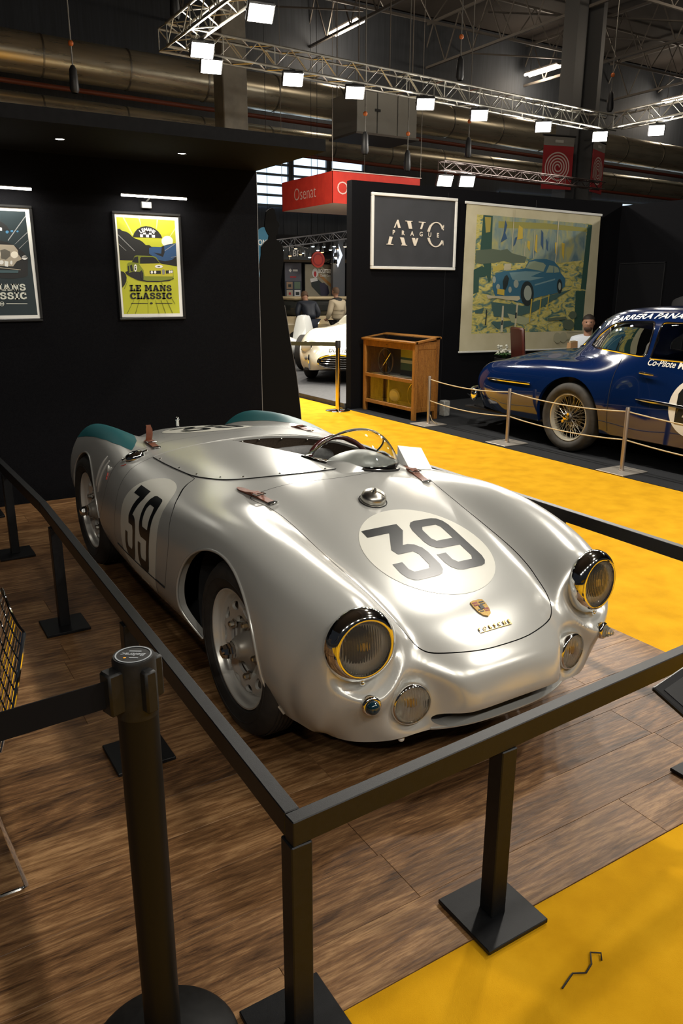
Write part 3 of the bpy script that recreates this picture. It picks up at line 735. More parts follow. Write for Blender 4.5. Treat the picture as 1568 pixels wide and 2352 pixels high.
RZ = .531
barrier('barrier', 'black rail barrier along the left flank of the roadster, ending at the front corner', [(-1.094, -1.176, RZ), (-1.042, 1.506, RZ)], [(-1.072, .02, 0), (-1.050, 1.245, 0)])
barrier('barrier', 'black rail barrier section nearest the framed posters, left of the rear wheel', [(-1.042, 1.512, RZ), (-1.092, 3.60, RZ)], [(-1.066, 2.475, 0), (-1.088, 3.45, 0)])
barrier('barrier', 'black rail barrier across the front of the roadster', [(-1.112, -1.196, RZ), (1.05, -1.089, RZ)], [(-1.092, -1.190, 1), (-.505, -1.163, 0), (.53, -1.112, 0)])
barrier('barrier', 'black rail barrier along the far flank of the roadster beside the yellow aisle', [(1.040, -1.06, RZ), (1.125, 3.55, RZ)], [(1.062, .13, 0), (1.090, 1.6, 0), (1.116, 3.0, 0), (1.044, -.85, 0)])

# tilted information stand at the right edge
t = thing('information_stand', 'black tilted information panel on a base plate at the right edge', 'sign stand', (.205, -1.405, 0))
T = frame_T((.0, .02, .60), (1, .18, 0), (-.05, .9, .42))
pn = MB().box((-.09, 0, 0), (.62, .26, .012), T, b=.003).build('panel', mat('gloss_black_panel', (.006, .006, .007), .25), t, smooth=0)
MB().box((-.09, 0, .0068), (.58, .22, .0015), T).build('panel_face', mat('panel_face_black', (.008, .008, .009), .3), pn, smooth=0)
MB().box((.10, .0, .295), (.05, .05, .57), b=.003).build('post', railblack, t, smooth=0)
MB().box((.14, .0, .0125), (.26, .22, .025), b=.002).build('base_plate', railblack, t, smooth=0)

# belt stanchion in the foreground
SB = Vector((-1.362, -1.085, 0))
plast = noisy(mat('black_plastic', (.007, .007, .007), .5, spec=.3), [(.005, .005, .005), (.009, .009, .009)], nscale=80)
t = thing('belt_stanchion', 'matt black retractable belt stanchion in the near left foreground', 'stanchion', SB)
MB().lathe([(.16, 0), (.16, .006), (.15, .016), (.06, .03), (.034, .034)], n=48).build('base', plast, t)
MB().lathe([(.037, .02), (.037, .80), (.037, .90)], n=40).build('post', mat('black_tube', (.005, .0045, .004), .45, spec=.18), t)
hd = MB().lathe([(.0382, .82), (.0388, .83), (.0388, .930), (.036, .936), (0, .936)], n=40).build('belt_head', plast, t)
m_ = MB()
m_.lathe([(.0300, .9363), (.0325, .9363), (.0325, .9370), (.0300, .9370)], n=36, closed=True)
prm = mat('grey_print', (.28, .30, .32), .5)
CT = frame_T((0, 0, .9364), (-.83, .55, 0), (-.55, -.83, 0))
vv, ff = text_mesh('Beltrac', .0155, bold=.0003, shear=.25)
m_.add([(x, y - .001, 0) for x, y, z in vv], ff, CT); m_.box((0, -.013, 0), (.022, .003, .0006), CT); m_.box((-.004, .013, 0), (.016, .003, .0006), CT)
m_.build('cap_print', prm, hd, smooth=0)
MB().lathe([(.0028, .0), (0, .0008)], CT @ Vector((.012, .0135, 0)), n=12).build('cap_mark', mat('orange_mark', (.75, .33, .01), .5), hd)
for k, a in enumerate((R(196), R(16), R(106), R(-74))):
    d_ = Vector((math.cos(a), math.sin(a), 0)); s_ = Vector((-d_.y, d_.x, 0))
    T = frame_T(d_ * .042 + Vector((0, 0, .880)), s_, (0, 0, 1))
    MB().box((0, 0, 0), (.024 if k else .034, .082, .024 if k else .040), T, b=.004).build('belt_clip', plast, t)
a = R(196); d_ = Vector((math.cos(a), math.sin(a), 0))
tape = MB(); e0, e1 = d_ * .052, d_ * .052 + Vector((-1.6, -.12, 0))
s_ = Vector((.0, .0012, 0))
tape.add([tuple(p + Vector((0, 0, z)) + q) for p in (e0, e1) for z in (.853, .905) for q in (-s_, s_)], [(0, 4, 6, 2), (1, 3, 7, 5), (0, 1, 5, 4), (2, 6, 7, 3), (0, 2, 3, 1), (4, 5, 7, 6)])
tape.build('belt', mat('black_webbing', (.005, .005, .006), .9, spec=.1), t, smooth=0)

# wire chair at the left edge
t = thing('wire_chair', 'chrome wire shell chair cut off by the left picture edge', 'chair', (-1.755, -.20, 0))
def shell_pt(u, v):
    """u across -1..1, v from seat front 0 to back top 1"""
    if v < .5:
        q = v / .5; y = .25 - .46 * q; z = .44 - .05 * math.sin(q * PI * .6)
    else:
        q = (v - .5) / .5; y = -.21 - .10 * q; z = .39 + .30 * q
    wdt = .27 * (1 - .22 * abs(2 * v - .75) ** 2)
    return Vector((u * wdt, y, z + .06 * u * u * (1 if v < .6 else .4)))
CR = Matrix.Rotation(R(90), 4, 'Z')
edge = [shell_pt(-1, k / 14) for k in range(15)] + [shell_pt(u, 1) for u in np.linspace(-.9, .9, 9)] + [shell_pt(1, 1 - k / 14) for k in range(15)] + [shell_pt(u, 0) for u in np.linspace(.9, -.9, 9)]
m_ = MB(); m_.tube([CR @ p for p in edge], .0048, 8, closed=True)
for u in np.linspace(-.85, .85, 11): m_.tube([CR @ shell_pt(u, k / 16) for k in range(17)], .0024, 6)
for v in np.linspace(.05, .95, 17): m_.tube([CR @ shell_pt(u, v) for u in np.linspace(-1, 1, 11)], .0024, 6)
m_.build('wire_shell', chrome_ := mat('chrome', (.82, .82, .80), .06, 1.), t)
for sx in (-1, 1):
    m_ = MB(); m_.tube([CR @ Vector(p) for p in ((sx * .20, .16, .40), (sx * .24, .23, .012), (sx * .24, .21, .007), (sx * .24, -.21, .007), (sx * .24, -.23, .012), (sx * .20, -.16, .37))], .0062, 8); m_.build('leg', chrome_, t)

# ================================================================== silver roadster
silver = mat('brushed_silver_paint', (.49, .49, .465), .235, .38, spec=.5)
N_, L_, B_ = nodes(silver)
_n = N_.new('ShaderNodeTexNoise'); _n.inputs['Scale'].default_value = 900; _n.inputs['Detail'].default_value = 1
_t = N_.new('ShaderNodeTexCoord'); L_.new(_t.outputs['Object'], _n.inputs['Vector'])
_b = N_.new('ShaderNodeBump'); _b.inputs['Strength'].default_value = .04; _b.inputs['Distance'].default_value = .001
L_.new(_n.outputs['Fac'], _b.inputs['Height']); L_.new(_b.outputs[0], B_.inputs['Normal'])
chrome = mat('chrome', (.82, .82, .80), .06, 1.)
steel = mat('satin_steel', (.55, .54, .50), .32, 1.)
aged = mat('aged_nickel', (.52, .50, .45), .30, 1.)
gold = mat('gold_plate', (.78, .52, .20), .18, 1.)
dark = mat('dark_cavity', (.012, .012, .013), .8)
gapm = mat('panel_gap_black', (.006, .006, .006), .9)
rubber = noisy(mat('tyre_rubber', (.016, .016, .016), .75), [(.012, .011, .010), (.024, .021, .018)], nscale=30)
teal = mat('teal_paint', (.002, .085, .098), .5, 0, spec=.3)
cream = mat('roundel_cream', (.62, .61, .54), .30)
inkblack = mat('number_black', (.008, .010, .011), .28)
leather = noisy(mat('tan_leather', (.17, .05, .022), .5), [(.12, .034, .015), (.20, .062, .028)], nscale=40, bump=.15)
glass = mat('clear_glass', (1, 1, 1), .02, trans=1., ior=1.45)
redpaint = mat('red_mark', (.5, .04, .02), .5)

CG = [  # rows of (X, Y, Z); centre line -> sill, car's front axle at Y = 0
    [(0, -.655, .212), (.15, -.662, .210), (.27, -.648, .198), (.36, -.622, .186), (.43, -.597, .180), (.49, -.567, .178), (.535, -.535, .177), (.56, -.505, .176), (.575, -.475, .175), (.583, -.445, .173), (.585, -.41, .170)],
    [(0, -.712, .268), (.15, -.710, .268), (.27, -.690, .272), (.36, -.655, .280), (.44, -.628, .315), (.515, -.598, .338), (.585, -.562, .322), (.618, -.532, .292), (.63, -.505, .255), (.628, -.475, .215), (.615, -.43, .182)],
    [(0, -.706, .345), (.15, -.700, .345), (.26, -.672, .350), (.35, -.622, .368), (.43, -.598, .418), (.52, -.585, .452), (.607, -.552, .422), (.645, -.522, .372), (.66, -.492, .315), (.655, -.46, .252), (.63, -.42, .188)],
    [(0, -.660, .412), (.15, -.650, .412), (.25, -.612, .418), (.33, -.560, .445), (.42, -.548, .522), (.517, -.556, .572), (.612, -.528, .530), (.658, -.492, .455), (.682, -.458, .372), (.677, -.425, .282), (.643, -.395, .195)],
    [(0, -.510, .503), (.15, -.508, .502), (.265, -.500, .496), (.338, -.490, .510), (.42, -.485, .598), (.515, -.488, .628), (.608, -.470, .592), (.665, -.440, .515), (.695, -.410, .412), (.690, -.385, .300), (.655, -.365, .20)],
    [(0, -.300, .583), (.15, -.300, .582), (.28, -.300, .577), (.36, -.300, .587), (.45, -.300, .655), (.545, -.300, .682), (.635, -.300, .652), (.698, -.295, .570), (.726, -.290, .450), (.718, -.285, .320), (.672, -.280, .208)],
    [(0, .000, .684), (.15, .000, .682), (.28, .000, .673), (.385, .000, .666), (.475, .000, .714), (.56, .000, .735), (.648, .000, .712), (.712, .000, .635), (.738, .000, .500), (.730, .000, .345), (.675, .000, .210)],
    [(0, .300, .766), (.15, .300, .762), (.28, .300, .750), (.385, .300, .735), (.48, .300, .738), (.565, .300, .740), (.655, .300, .718), (.720, .300, .650), (.746, .300, .515), (.742, .300, .340), (.684, .300, .206)],
    [(0, .600, .800), (.15, .600, .796), (.28, .600, .784), (.395, .600, .764), (.49, .600, .746), (.575, .600, .728), (.662, .600, .696), (.726, .600, .625), (.752, .600, .500), (.748, .600, .335), (.682, .600, .204)],
    [(0, 1.00, .803), (.15, 1.00, .800), (.28, 1.00, .791), (.40, 1.00, .778), (.50, 1.00, .752), (.585, 1.00, .720), (.668, 1.00, .676), (.730, 1.00, .604), (.755, 1.00, .485), (.751, 1.00, .330), (.684, 1.00, .203)],
    [(0, 1.35, .798), (.15, 1.35, .796), (.28, 1.35, .789), (.40, 1.35, .777), (.495, 1.35, .760), (.58, 1.35, .735), (.662, 1.35, .692), (.724, 1.35, .612), (.748, 1.35, .490), (.744, 1.35, .335), (.680, 1.35, .205)],
    [(0, 1.65, .788), (.15, 1.65, .786), (.28, 1.65, .781), (.39, 1.65, .778), (.47, 1.65, .772), (.55, 1.65, .772), (.638, 1.65, .738), (.704, 1.65, .648), (.732, 1.65, .510), (.728, 1.65, .345), (.672, 1.65, .210)],
    [(0, 1.95, .764), (.15, 1.95, .761), (.27, 1.95, .753), (.365, 1.95, .744), (.445, 1.95, .765), (.53, 1.95, .793), (.622, 1.95, .758), (.692, 1.95, .660), (.722, 1.95, .515), (.714, 1.95, .365), (.660, 1.95, .215)],
    [(0, 2.25, .726), (.15, 2.25, .722), (.26, 2.25, .704), (.345, 2.25, .690), (.43, 2.25, .732), (.518, 2.25, .782), (.608, 2.25, .748), (.676, 2.25, .650), (.706, 2.25, .510), (.698, 2.25, .370), (.650, 2.25, .225)],
    [(0, 2.52, .674), (.15, 2.52, .668), (.25, 2.52, .640), (.33, 2.52, .625), (.415, 2.52, .675), (.505, 2.52, .745), (.590, 2.52, .712), (.652, 2.52, .615), (.680, 2.52, .490), (.672, 2.52, .365), (.630, 2.52, .235)],
    [(0, 2.74, .572), (.15, 2.74, .568), (.25, 2.735, .558), (.33, 2.73, .545), (.41, 2.735, .590), (.50, 2.74, .655), (.575, 2.72, .622), (.625, 2.70, .540), (.648, 2.68, .445), (.640, 2.66, .350), (.605, 2.64, .245)],
    [(0, 2.86, .455), (.15, 2.855, .453), (.25, 2.845, .448), (.33, 2.835, .442), (.41, 2.835, .470), (.485, 2.835, .510), (.545, 2.815, .485), (.585, 2.79, .430), (.60, 2.765, .375), (.592, 2.74, .315), (.565, 2.715, .245)],
    [(0, 2.87, .345), (.15, 2.865, .344), (.25, 2.852, .342), (.33, 2.84, .340), (.40, 2.83, .350), (.465, 2.815, .365), (.51, 2.79, .355), (.54, 2.77, .330), (.55, 2.75, .305), (.545, 2.73, .275), (.53, 2.71, .24)],
    [(0, 2.80, .255), (.15, 2.795, .255), (.25, 2.785, .255), (.33, 2.775, .255), (.39, 2.765, .252), (.44, 2.755, .250), (.475, 2.745, .247), (.495, 2.735, .244), (.505, 2.725, .242), (.508, 2.715, .240), (.505, 2.70, .237)],
]
FULL = [[(-x, y, z) for x, y, z in r[:0:-1]] + r for r in CG]
G = loft(FULL, 14, 10)
FOG = (.362, -.620, .2945)
# pockets around the fog lamps
for sx in (-1, 1):
    dx = np.abs(G[..., 0] - sx * (FOG[0] - .022)) / .105; dz = np.abs(G[..., 2] - FOG[2]) / .088
    near = (G[..., 1] < -.3)
    w = np.where(near, np.exp(-(dx ** 2 + dz ** 2) ** 1.6), 0)
    G[..., 1] += .075 * w
    # small bosses for the turn signals
    dx = (G[..., 0] - sx * .52) / .05; dz = (G[..., 2] - .339) / .05
    G[..., 1] -= .010 * np.where(near, np.exp(-(dx ** 2 + dz ** 2) ** 1.5), 0)

# flats behind the headlamps
for sx in (-1, 1):
    rr_ = np.hypot(G[..., 0] - sx * .518, G[..., 2] - .512)
    w = np.clip((.165 - rr_) / .045, 0, 1); w = w * w * (3 - 2 * w)
    G[..., 1] = np.where(near, G[..., 1] * (1 - w) + np.maximum(G[..., 1], -.532) * w, G[..., 1])

ARCH_F = (.100, .318, .358, .338)
ARCH_R = (2.055, .300, .352, .368)


def arch(c, kf=.5, kr=-.8):
    def fn(V):
        q = np.hypot((V[:, 1] - c[0]) / c[2], (V[:, 2] - c[1]) / c[3])
        q = np.where(V[:, 2] < c[1], np.abs(V[:, 1] - c[0]) / (c[2] + np.where(V[:, 1] < c[0], kf, kr) * np.maximum(0, c[1] - V[:, 2])), q)
        return np.where(np.abs(V[:, 0]) > .40, q - 1, 1.)
    return fn


COCK = spline([(-.10, 1.35), (-.158, 1.22), (-.16, 1.06), (-.145, .90), (-.096, .776), (-.026, .694), (.08, .625), (.24, .585), (.40, .63), (.465, .80), (.465, 1.03), (.42, 1.20), (.33, 1.31), (.15, 1.37), (.0, 1.385)], 8, closed=True)
MOUTH = (.296, .228, .036)

HOOD_H = [(0, -.637), (.10, -.632), (.19, -.612), (.26, -.583), (.302, -.548), (.319, -.508), (.333, -.44), (.347, -.37), (.362, -.25), (.376, -.06), (.382, .06), (.392, .2), (.408, .30), (.428, .38), (.424, .432), (.37, .448), (.24, .440), (.10, .412), (0, .404)]
HOOD = spline(HOOD_H + [(-x, y) for x, y in HOOD_H[-2:0:-1]], 4, closed=True)
DOOR = spline([(.88, .775), (.821, .729), (.709, .70), (.618, .663), (.557, .589), (.553, .517), (.575, .411)], 5) + spline([(.600, .366), (.775, .362), (1.167, .360), (1.285, .358)], 4) + spline([(1.335, .378), (1.332, .42), (1.322, .476), (1.312, .543), (1.311, .59), (1.324, .64), (1.343, .687), (1.358, .717), (1.365, .775)], 4)


def f_hood(V): return np.where((V[:, 2] > .36) & (V[:, 1] < .7), in_poly(V[:, 0], V[:, 1], HOOD), -1.)
def f_door(V): return np.where(V[:, 0] < -.3, np.minimum(in_poly(V[:, 1], V[:, 2], DOOR), -.505 - V[:, 0]), -1.)
def f_tail(V):
    ax = np.abs(V[:, 0])
    ya = np.interp(V[:, 2], [.20, .354, .445, .532, .602, .663, .731, .768], [1.9, 1.743, 1.627, 1.561, 1.527, 1.516, 1.523, 1.547])
    yb = np.interp(ax, [0, .12, .33, .49], [1.632, 1.628, 1.60, 1.547])
    return V[:, 1] - np.where(ax < .49, yb, ya)
def f_teal(V):
    ax = np.abs(V[:, 0])
    zb = np.interp(V[:, 1], [1.55, 1.682, 1.873, 2.084, 2.266, 2.45, 2.62, 2.9], [.757, .765, .764, .749, .723, .690, .655, .58])
    xi = np.interp(V[:, 1], [1.55, 1.60, 1.70, 1.9, 2.2, 2.6, 2.8], [.575, .545, .50, .455, .425, .415, .41])
    return np.minimum(np.minimum(V[:, 2] - zb, ax - xi), V[:, 1] - 1.556)


car = thing('silver_roadster', 'silver open racing roadster with teal rear fins and number 39 roundels inside black barriers', 'car')
shell = Skin(G)
BODY = shell.bvh()
GAP = .0032
hood_s = shell.copy(); he = hood_s.trim(f_hood)
door_s = shell.copy(); de = door_s.trim(f_door)
teal_s = shell.copy(); teal_s.trim(f_teal)
shell.trim(lambda V: -f_hood(V) - GAP)
shell.trim(lambda V: -f_door(V) - GAP)
tail_s = shell.copy(); te = tail_s.trim(f_tail)
shell.trim(lambda V: -f_tail(V) - GAP)
fe = shell.trim(arch(ARCH_F))
re_ = tail_s.trim(arch(ARCH_R, .3, 0))
re2 = shell.trim(arch(ARCH_R, .3, 0))
ce = shell.trim(lambda V: np.where(V[:, 2] > .6, -in_poly(V[:, 0], V[:, 1], COCK), 1.))
me_ = shell.trim(lambda V: np.where(V[:, 1] < -.5, ((np.abs(V[:, 0]) / MOUTH[0]) ** 4 + ((V[:, 2] - MOUTH[1]) / MOUTH[2]) ** 2) - 1, 1.))
for sx in (-1, 1):
    shell.trim(lambda V, sx=sx: np.where(V[:, 1] < -.35, np.hypot(V[:, 0] - sx * .518, V[:, 2] - .512) - .100, 1.))
    shell.trim(lambda V, sx=sx: np.where(V[:, 1] < -.35, np.hypot(V[:, 0] - sx * .360, V[:, 2] - .2945) - .060, 1.))
loops_f, loops_r, loops_c = shell.loops(fe), tail_s.loops(re_), shell.loops(ce)
mb = shell.mesh()
for lp in loops_f: flange(mb, smooth_loop(lp), (-.03 if lp[0].x > 0 else .03, 0, 0))
for lp in loops_c: flange(mb, lp + [lp[0]], (0, 0, -.012))
for lp in shell.loops(me_): flange(mb, lp + [lp[0]], (0, .05, 0))
body = mb.build('body_shell', silver, car, smooth=60, recalc=False)
mb = tail_s.mesh()
for lp in loops_r: flange(mb, smooth_loop(lp), (-.03 if lp[0].x > 0 else .03, 0, 0))
tail = mb.build('rear_clamshell', silver, car, smooth=60, recalc=False)
hood = hood_s.mesh().build('hood', silver, car, smooth=60, recalc=False)
door = door_s.mesh().build('door', silver, car, smooth=60, recalc=False)
for sx in (-1, 1):
    ts_ = teal_s.copy(); ts_.F = [f for f in ts_.F if ts_.V[f[0]][0] * sx > 0]
    tm = ts_.mesh()
    _T = BODY
    tm.v = [tuple(Vector(p) + (lambda n: n if n.dot(Vector((math.copysign(.5, p[0]), 0, 1))) > 0 else -n)(_T.find_nearest(Vector(p))[1]) * .0012) for p in tm.v]
    tm.build('fin_paint', teal, tail, smooth=60, recalc=False)
for who, lps in ((body, loops_f), (tail, loops_r)):
    for lp in lps:
        m_ = MB(); m_.tube(smooth_loop(lp, 3), .0055, 8); m_.build('arch_lip', silver, who, smooth=60)
# dark lining just under the skin so that the panel gaps read black
ln = MB()
Gi = G.copy(); Gi[..., 2] -= .016; Gi[..., 0] *= .975; Gi[..., 1] = Gi[..., 1] * .99 + .01
li = Skin(Gi)
li.trim(lambda V: np.where(V[:, 2] > .6, -in_poly(V[:, 0], V[:, 1], COCK) - .004, 1.))
li.trim(arch((ARCH_F[0], ARCH_F[1], ARCH_F[2] + .012, ARCH_F[3] + .012))); li.trim(arch((ARCH_R[0], ARCH_R[1], ARCH_R[2] + .012, ARCH_R[3] + .012)))
li.trim(lambda V: np.where(V[:, 1] < -.45, 1 - 2 * (V[:, 2] < .40), 1.))
li.mesh().build('dark_gap_lining', dark, car, smooth=60, recalc=False)


def hit(o, d):
    p, n, _, _ = BODY.ray_cast(Vector(o), Vector(d))
    return (p, n) if p is not None else (None, None)


def top_at(x, y, off=0.):
    p, n = hit((x, y, 1.5), (0, 0, -1))
    return (p + (n if n.z > 0 else -n) * off), (n if n.z > 0 else -n)


def side_at(y, z, sx=-1, off=0.):
    p, n = hit((sx * 1.5, y, z), (-sx, 0, 0))
    if n.x * sx < 0: n = -n
    return p + n * off, n


def front_at(x, z, off=0.):
    p, n = hit((x, -1.5, z), (0, 1, 0))
    if n.y > 0: n = -n
    return p + n * off, n


def drape(poly_or_mesh, proj, name, material, parent, off=.0012, res=.02, recalc=True):
    """flat outline (2D verts+faces) subdivided and laid onto the body"""
    vv, ff = poly_or_mesh
    bm = bmesh.new()
    bv = [bm.verts.new((x, y, 0)) for x, y in vv]
    for f in ff: bm.faces.new([bv[i] for i in f])
    bmesh.ops.triangulate(bm, faces=bm.faces)
    for _ in range(6):
        es = [e for e in bm.edges if e.calc_length() > res]
        if not es: break
        bmesh.ops.subdivide_edges(bm, edges=es, cuts=1)
        bmesh.ops.triangulate(bm, faces=[f for f in bm.faces if len(f.verts) > 3])
    for v in bm.verts:
        p, n = proj(v.co.x, v.co.y)
        v.co = p + n * off
    bmesh.ops.recalc_face_normals(bm, faces=bm.faces)
    me = bpy.data.meshes.new(name); bm.to_mesh(me); bm.free()
    me.materials.append(material); me.shade_smooth()
    # face outwards
    o = bpy.data.objects.new(name, me); COL.objects.link(o); o.parent = parent
    if len(me.polygons):
        c = sum((Vector(p.normal) * p.area for p in me.polygons), Vector())
        pt, nn = proj(vv[0][0], vv[0][1])
        if c.dot(nn) < 0: me.flip_normals()
    return o


def disc2d(rx, ry, cx=0, cy=0, n=64, p=2.):
    out = []
    for k in range(n):
        a = 2 * PI * k / n; c, s_ = math.cos(a), math.sin(a)
        out.append((cx + rx * math.copysign(abs(c) ** (2 / p), c), cy + ry * math.copysign(abs(s_) ** (2 / p), s_)))
    return out, [tuple(range(n))]


# numerals 3 and 9 as tall angular figures, unit height, drawn in a 0..1 x 0..1 cell
def numeral(outer, hole=None):
    vv = list(outer); n = len(vv)
    if hole is None: return vv, [tuple(range(n))]
    # bridge the hole into a single outline
    d = [(math.dist(a, b), i, j) for i, a in enumerate(outer) for j, b in enumerate(hole)]
    _, i, j = min(d)
    h = hole[j:] + hole[:j]
    h = [h[0]] + h[:0:-1]
    vv = outer[:i + 1] + h + [h[0]] + outer[i:]
    return vv, [tuple(range(len(vv)))]


FIG3 = [(0.0, 1.0), (.92, 1.0), (.92, .86), (.60, .605), (.72, .605), (.86, .575), (.97, .49), (1.0, .40), (1.0, .17), (.955, .08), (.86, .02), (.74, 0),
        (.26, 0), (.14, .02), (.045, .08), (0, .17), (0, .33), (.24, .33), (.24, .20), (.31, .14), (.69, .14), (.76, .20), (.76, .40), (.69, .465), (.31, .465), (.25, .56), (.56, .86), (0, .86)]
FIG9 = [(1.0, .60), (1.0, .17), (.955, .08), (.86, .02), (.74, 0), (.26, 0), (.14, .02), (.045, .08), (0, .17), (0, .33), (.24, .33), (.24, .20), (.31, .14), (.69, .14), (.76, .20), (.76, .42),
        (.26, .42), (.14, .44), (.045, .50), (0, .59), (0, .83), (.045, .92), (.14, .98), (.26, 1), (.74, 1), (.86, .98), (.955, .92), (1, .83)]
HOL9 = [(.76, .56), (.31, .56), (.24, .62), (.24, .80), (.31, .86), (.69, .86), (.76, .80)]


def place(fig, f):
    vv, ff = fig
    return [f(x, y) for x, y in vv], ff

# ---- roundels and numbers
def hood_proj(u, v): return top_at(u, v)


HC = (.018, -.174)
drape(disc2d(.258, .258, *HC), hood_proj, 'number_roundel', cream, hood, off=.0012)
def hood_fig(x0, w, fig):
    return place(fig, lambda x, y: (HC[0] + x0 + x * w, HC[1] - .148 + y * .312))
drape(hood_fig(-.19, .178, numeral(FIG3)), hood_proj, 'number_figure', inkblack, hood, off=.0024, res=.015)
drape(hood_fig(.012, .178, numeral(FIG9, HOL9)), hood_proj, 'number_figure', inkblack, hood, off=.0024, res=.015)

# side: unroll the door section by arc length (u forward = -Y, v up from z = .5)
_sec = {}
def section(y):
    k = round(y / .01)
    if k not in _sec:
        pts = []
        for a in np.linspace(R(205), R(78), 150):
            d = Vector((math.cos(a), 0, math.sin(a)))
            p, n = hit((-.40, k * .01, .42), (d.x, 0, d.z))
            if p is not None:
                if n.dot(d) < 0: n = -n
                pts.append((p, n))
        s_ = [0.]
        for i in range(1, len(pts)): s_.append(s_[-1] + (pts[i][0] - pts[i - 1][0]).length)
        z = [p[0].z for p in pts]
        s0 = np.interp(.50, z[:90], s_[:90])
        _sec[k] = (np.array(s_) - s0, np.array([tuple(p[0]) for p in pts]), np.array([tuple(p[1]) for p in pts]))
    return _sec[k]


def side_proj(u, v):
    y = -u
    k0 = math.floor(y / .01) * .01; t = (y - k0) / .01
    res = []
    for yy in (k0, k0 + .01):
        s_, P, Nn = section(yy)
        res.append((np.array([np.interp(v, s_, P[:, i]) for i in range(3)]), np.array([np.interp(v, s_, Nn[:, i]) for i in range(3)])))
    p = res[0][0] * (1 - t) + res[1][0] * t; n = res[0][1] * (1 - t) + res[1][1] * t
    return Vector(p), Vector(n).normalized()


SCY, SCV = -.945, .012
drape(disc2d(.262, .300, SCY, SCV, p=2.15), side_proj, 'number_roundel', cream, door, off=.0014)
def side_fig(x0, w, fig): return place(fig, lambda x, y: (SCY + x0 + x * w, SCV - .150 + y * .345))
drape(side_fig(-.175, .150, numeral(FIG3)), side_proj, 'number_figure', inkblack, door, off=.0028, res=.015)
drape(side_fig(.020, .150, numeral(FIG9, HOL9)), side_proj, 'number_figure', inkblack, door, off=.0028, res=.015)
sg = MB()
sg.tube([side_at(y, .361, -1, .0025)[0] for y in np.linspace(.60, 1.29, 20)], .0022, 6)
sg.build('sill_seam', gapm, door)

RC = (0.02, 1.985)
drape(disc2d(.27, .26, *RC), hood_proj, 'number_roundel', cream, tail, off=.0014)
def deck_fig(x0, w, fig): return place(fig, lambda x, y: (RC[0] + x0 + x * w, RC[1] - .15 + y * .30))
drape(deck_fig(-.19, .17, numeral(FIG3)), hood_proj, 'number_figure', inkblack, tail, off=.003, res=.02)
drape(deck_fig(.02, .17, numeral(FIG9, HOL9)), hood_proj, 'number_figure', inkblack, tail, off=.003, res=.02)

# ---- badge and lettering on the hood
bp, bn = top_at(.005, -.505)
BT = frame_T(bp + bn * .001, (1, 0, 0), Vector((0, 1, 0)) - bn * bn.y)
sh = [(-.0, -.041), (-.016, -.032), (-.026, -.012), (-.029, .012), (-.027, .034), (-.012, .038), (0, .036), (.012, .038), (.027, .034), (.029, .012), (.026, -.012), (.016, -.032)]
badge = MB().prism(sh, 0, .004, BT).build('crest_badge', gold, hood, smooth=30)
blk = mat('crest_black', (.01, .01, .01), .3); crd = mat('crest_red', (.22, .01, .012), .3)
q = MB()
for (x0, x1, y0, y1) in ((-.024, -.003, .012, .018), (-.024, -.003, .022, .028), (.003, .022, -.012, -.006), (.003, .020, -.020, -.0155)): q.prism([(x0, y0), (x1, y0), (x1, y1), (x0, y1)], .0042, .0052, BT)
q.build('crest_stripe', crd, badge)
q = MB()
for (x0, x1, y0, y1) in ((.004, .024, .012, .0165), (.004, .024, .021, .026), (-.022, -.003, -.010, -.005), (-.018, -.003, -.018, -.014)): q.prism([(x0, y0), (x1, y0), (x1, y1), (x0, y1)], .0042, .0052, BT)
q.prism([(-.008, -.006), (.008, -.006), (.008, .010), (0, .013), (-.008, .010)], .0042, .0062, BT)
q.build('crest_stripe', blk, badge)
lt = MB()
vv, ff = text_mesh('PORSCHE', .023, bold=.0004, space=2.3)
lx = [v[0] for v in vv]; sx_ = .125 / (max(lx) - min(lx)) * 1.12
def letp(x, y):
    return top_at(.002 + x, -.577 + y * 1.0 - .012 * 0)
LT_ = letp(0, 0)
LTm = frame_T(LT_[0] + LT_[1] * .001, (1, 0, 0), Vector((0, 1, 0)) - LT_[1] * LT_[1].y)
n0 = len(vv)
for f in ff:
    lt.add([(vv[i][0] * sx_, vv[i][1] * .95, .0045) for i in f], [tuple(range(len(f)))], LTm)
me_edges = {}
for f in ff:
    for a, b in zip(f, f[1:] + f[:1]): me_edges[(a, b)] = me_edges.get((a, b), 0) + 1
for (a, b) in me_edges:
    if (b, a) not in me_edges:
        A, B = vv[a], vv[b]
        lt.add([(A[0] * sx_, A[1] * .85, .0005), (B[0] * sx_, B[1] * .85, .0005), (B[0] * sx_, B[1] * .85, .0045), (A[0] * sx_, A[1] * .85, .0045)], [(0, 1, 2, 3)], LTm)
lt.box((0, -.0105, .0015), (.142, .0020, .003), LTm)
lt.build('hood_lettering', mat('dark_gold', (.50, .30, .09), .28, 1.), hood, smooth=0, recalc=False)

# ---- lamps
lensglass = mat('ribbed_lens_glass', (.95, .94, .90), .03, trans=.98, ior=1.3)
N_, L_, B_ = nodes(lensglass)
_t = N_.new('ShaderNodeTexCoord'); _w = N_.new('ShaderNodeTexWave'); _w.inputs['Scale'].default_value = 38; _w.inputs['Distortion'].default_value = .6
_b = N_.new('ShaderNodeBump'); _b.inputs['Strength'].default_value = .5; _b.inputs['Distance'].default_value = .004
L_.new(_t.outputs['Object'], _w.inputs['Vector']); L_.new(_w.outputs['Fac'], _b.inputs['Height']); L_.new(_b.outputs[0], B_.inputs['Normal'])
refl = mat('lamp_reflector', (.92, .91, .87), .25, .72)
bulbm = mat('yellow_bulb_glass', (.75, .42, .04), .15, trans=.4)
bluegl = mat('dark_blue_glass', (.004, .022, .035), .05, coat=1.)
clearst = mat('clear_stepped_glass', (.75, .74, .66), .06, trans=.85, ior=1.5)


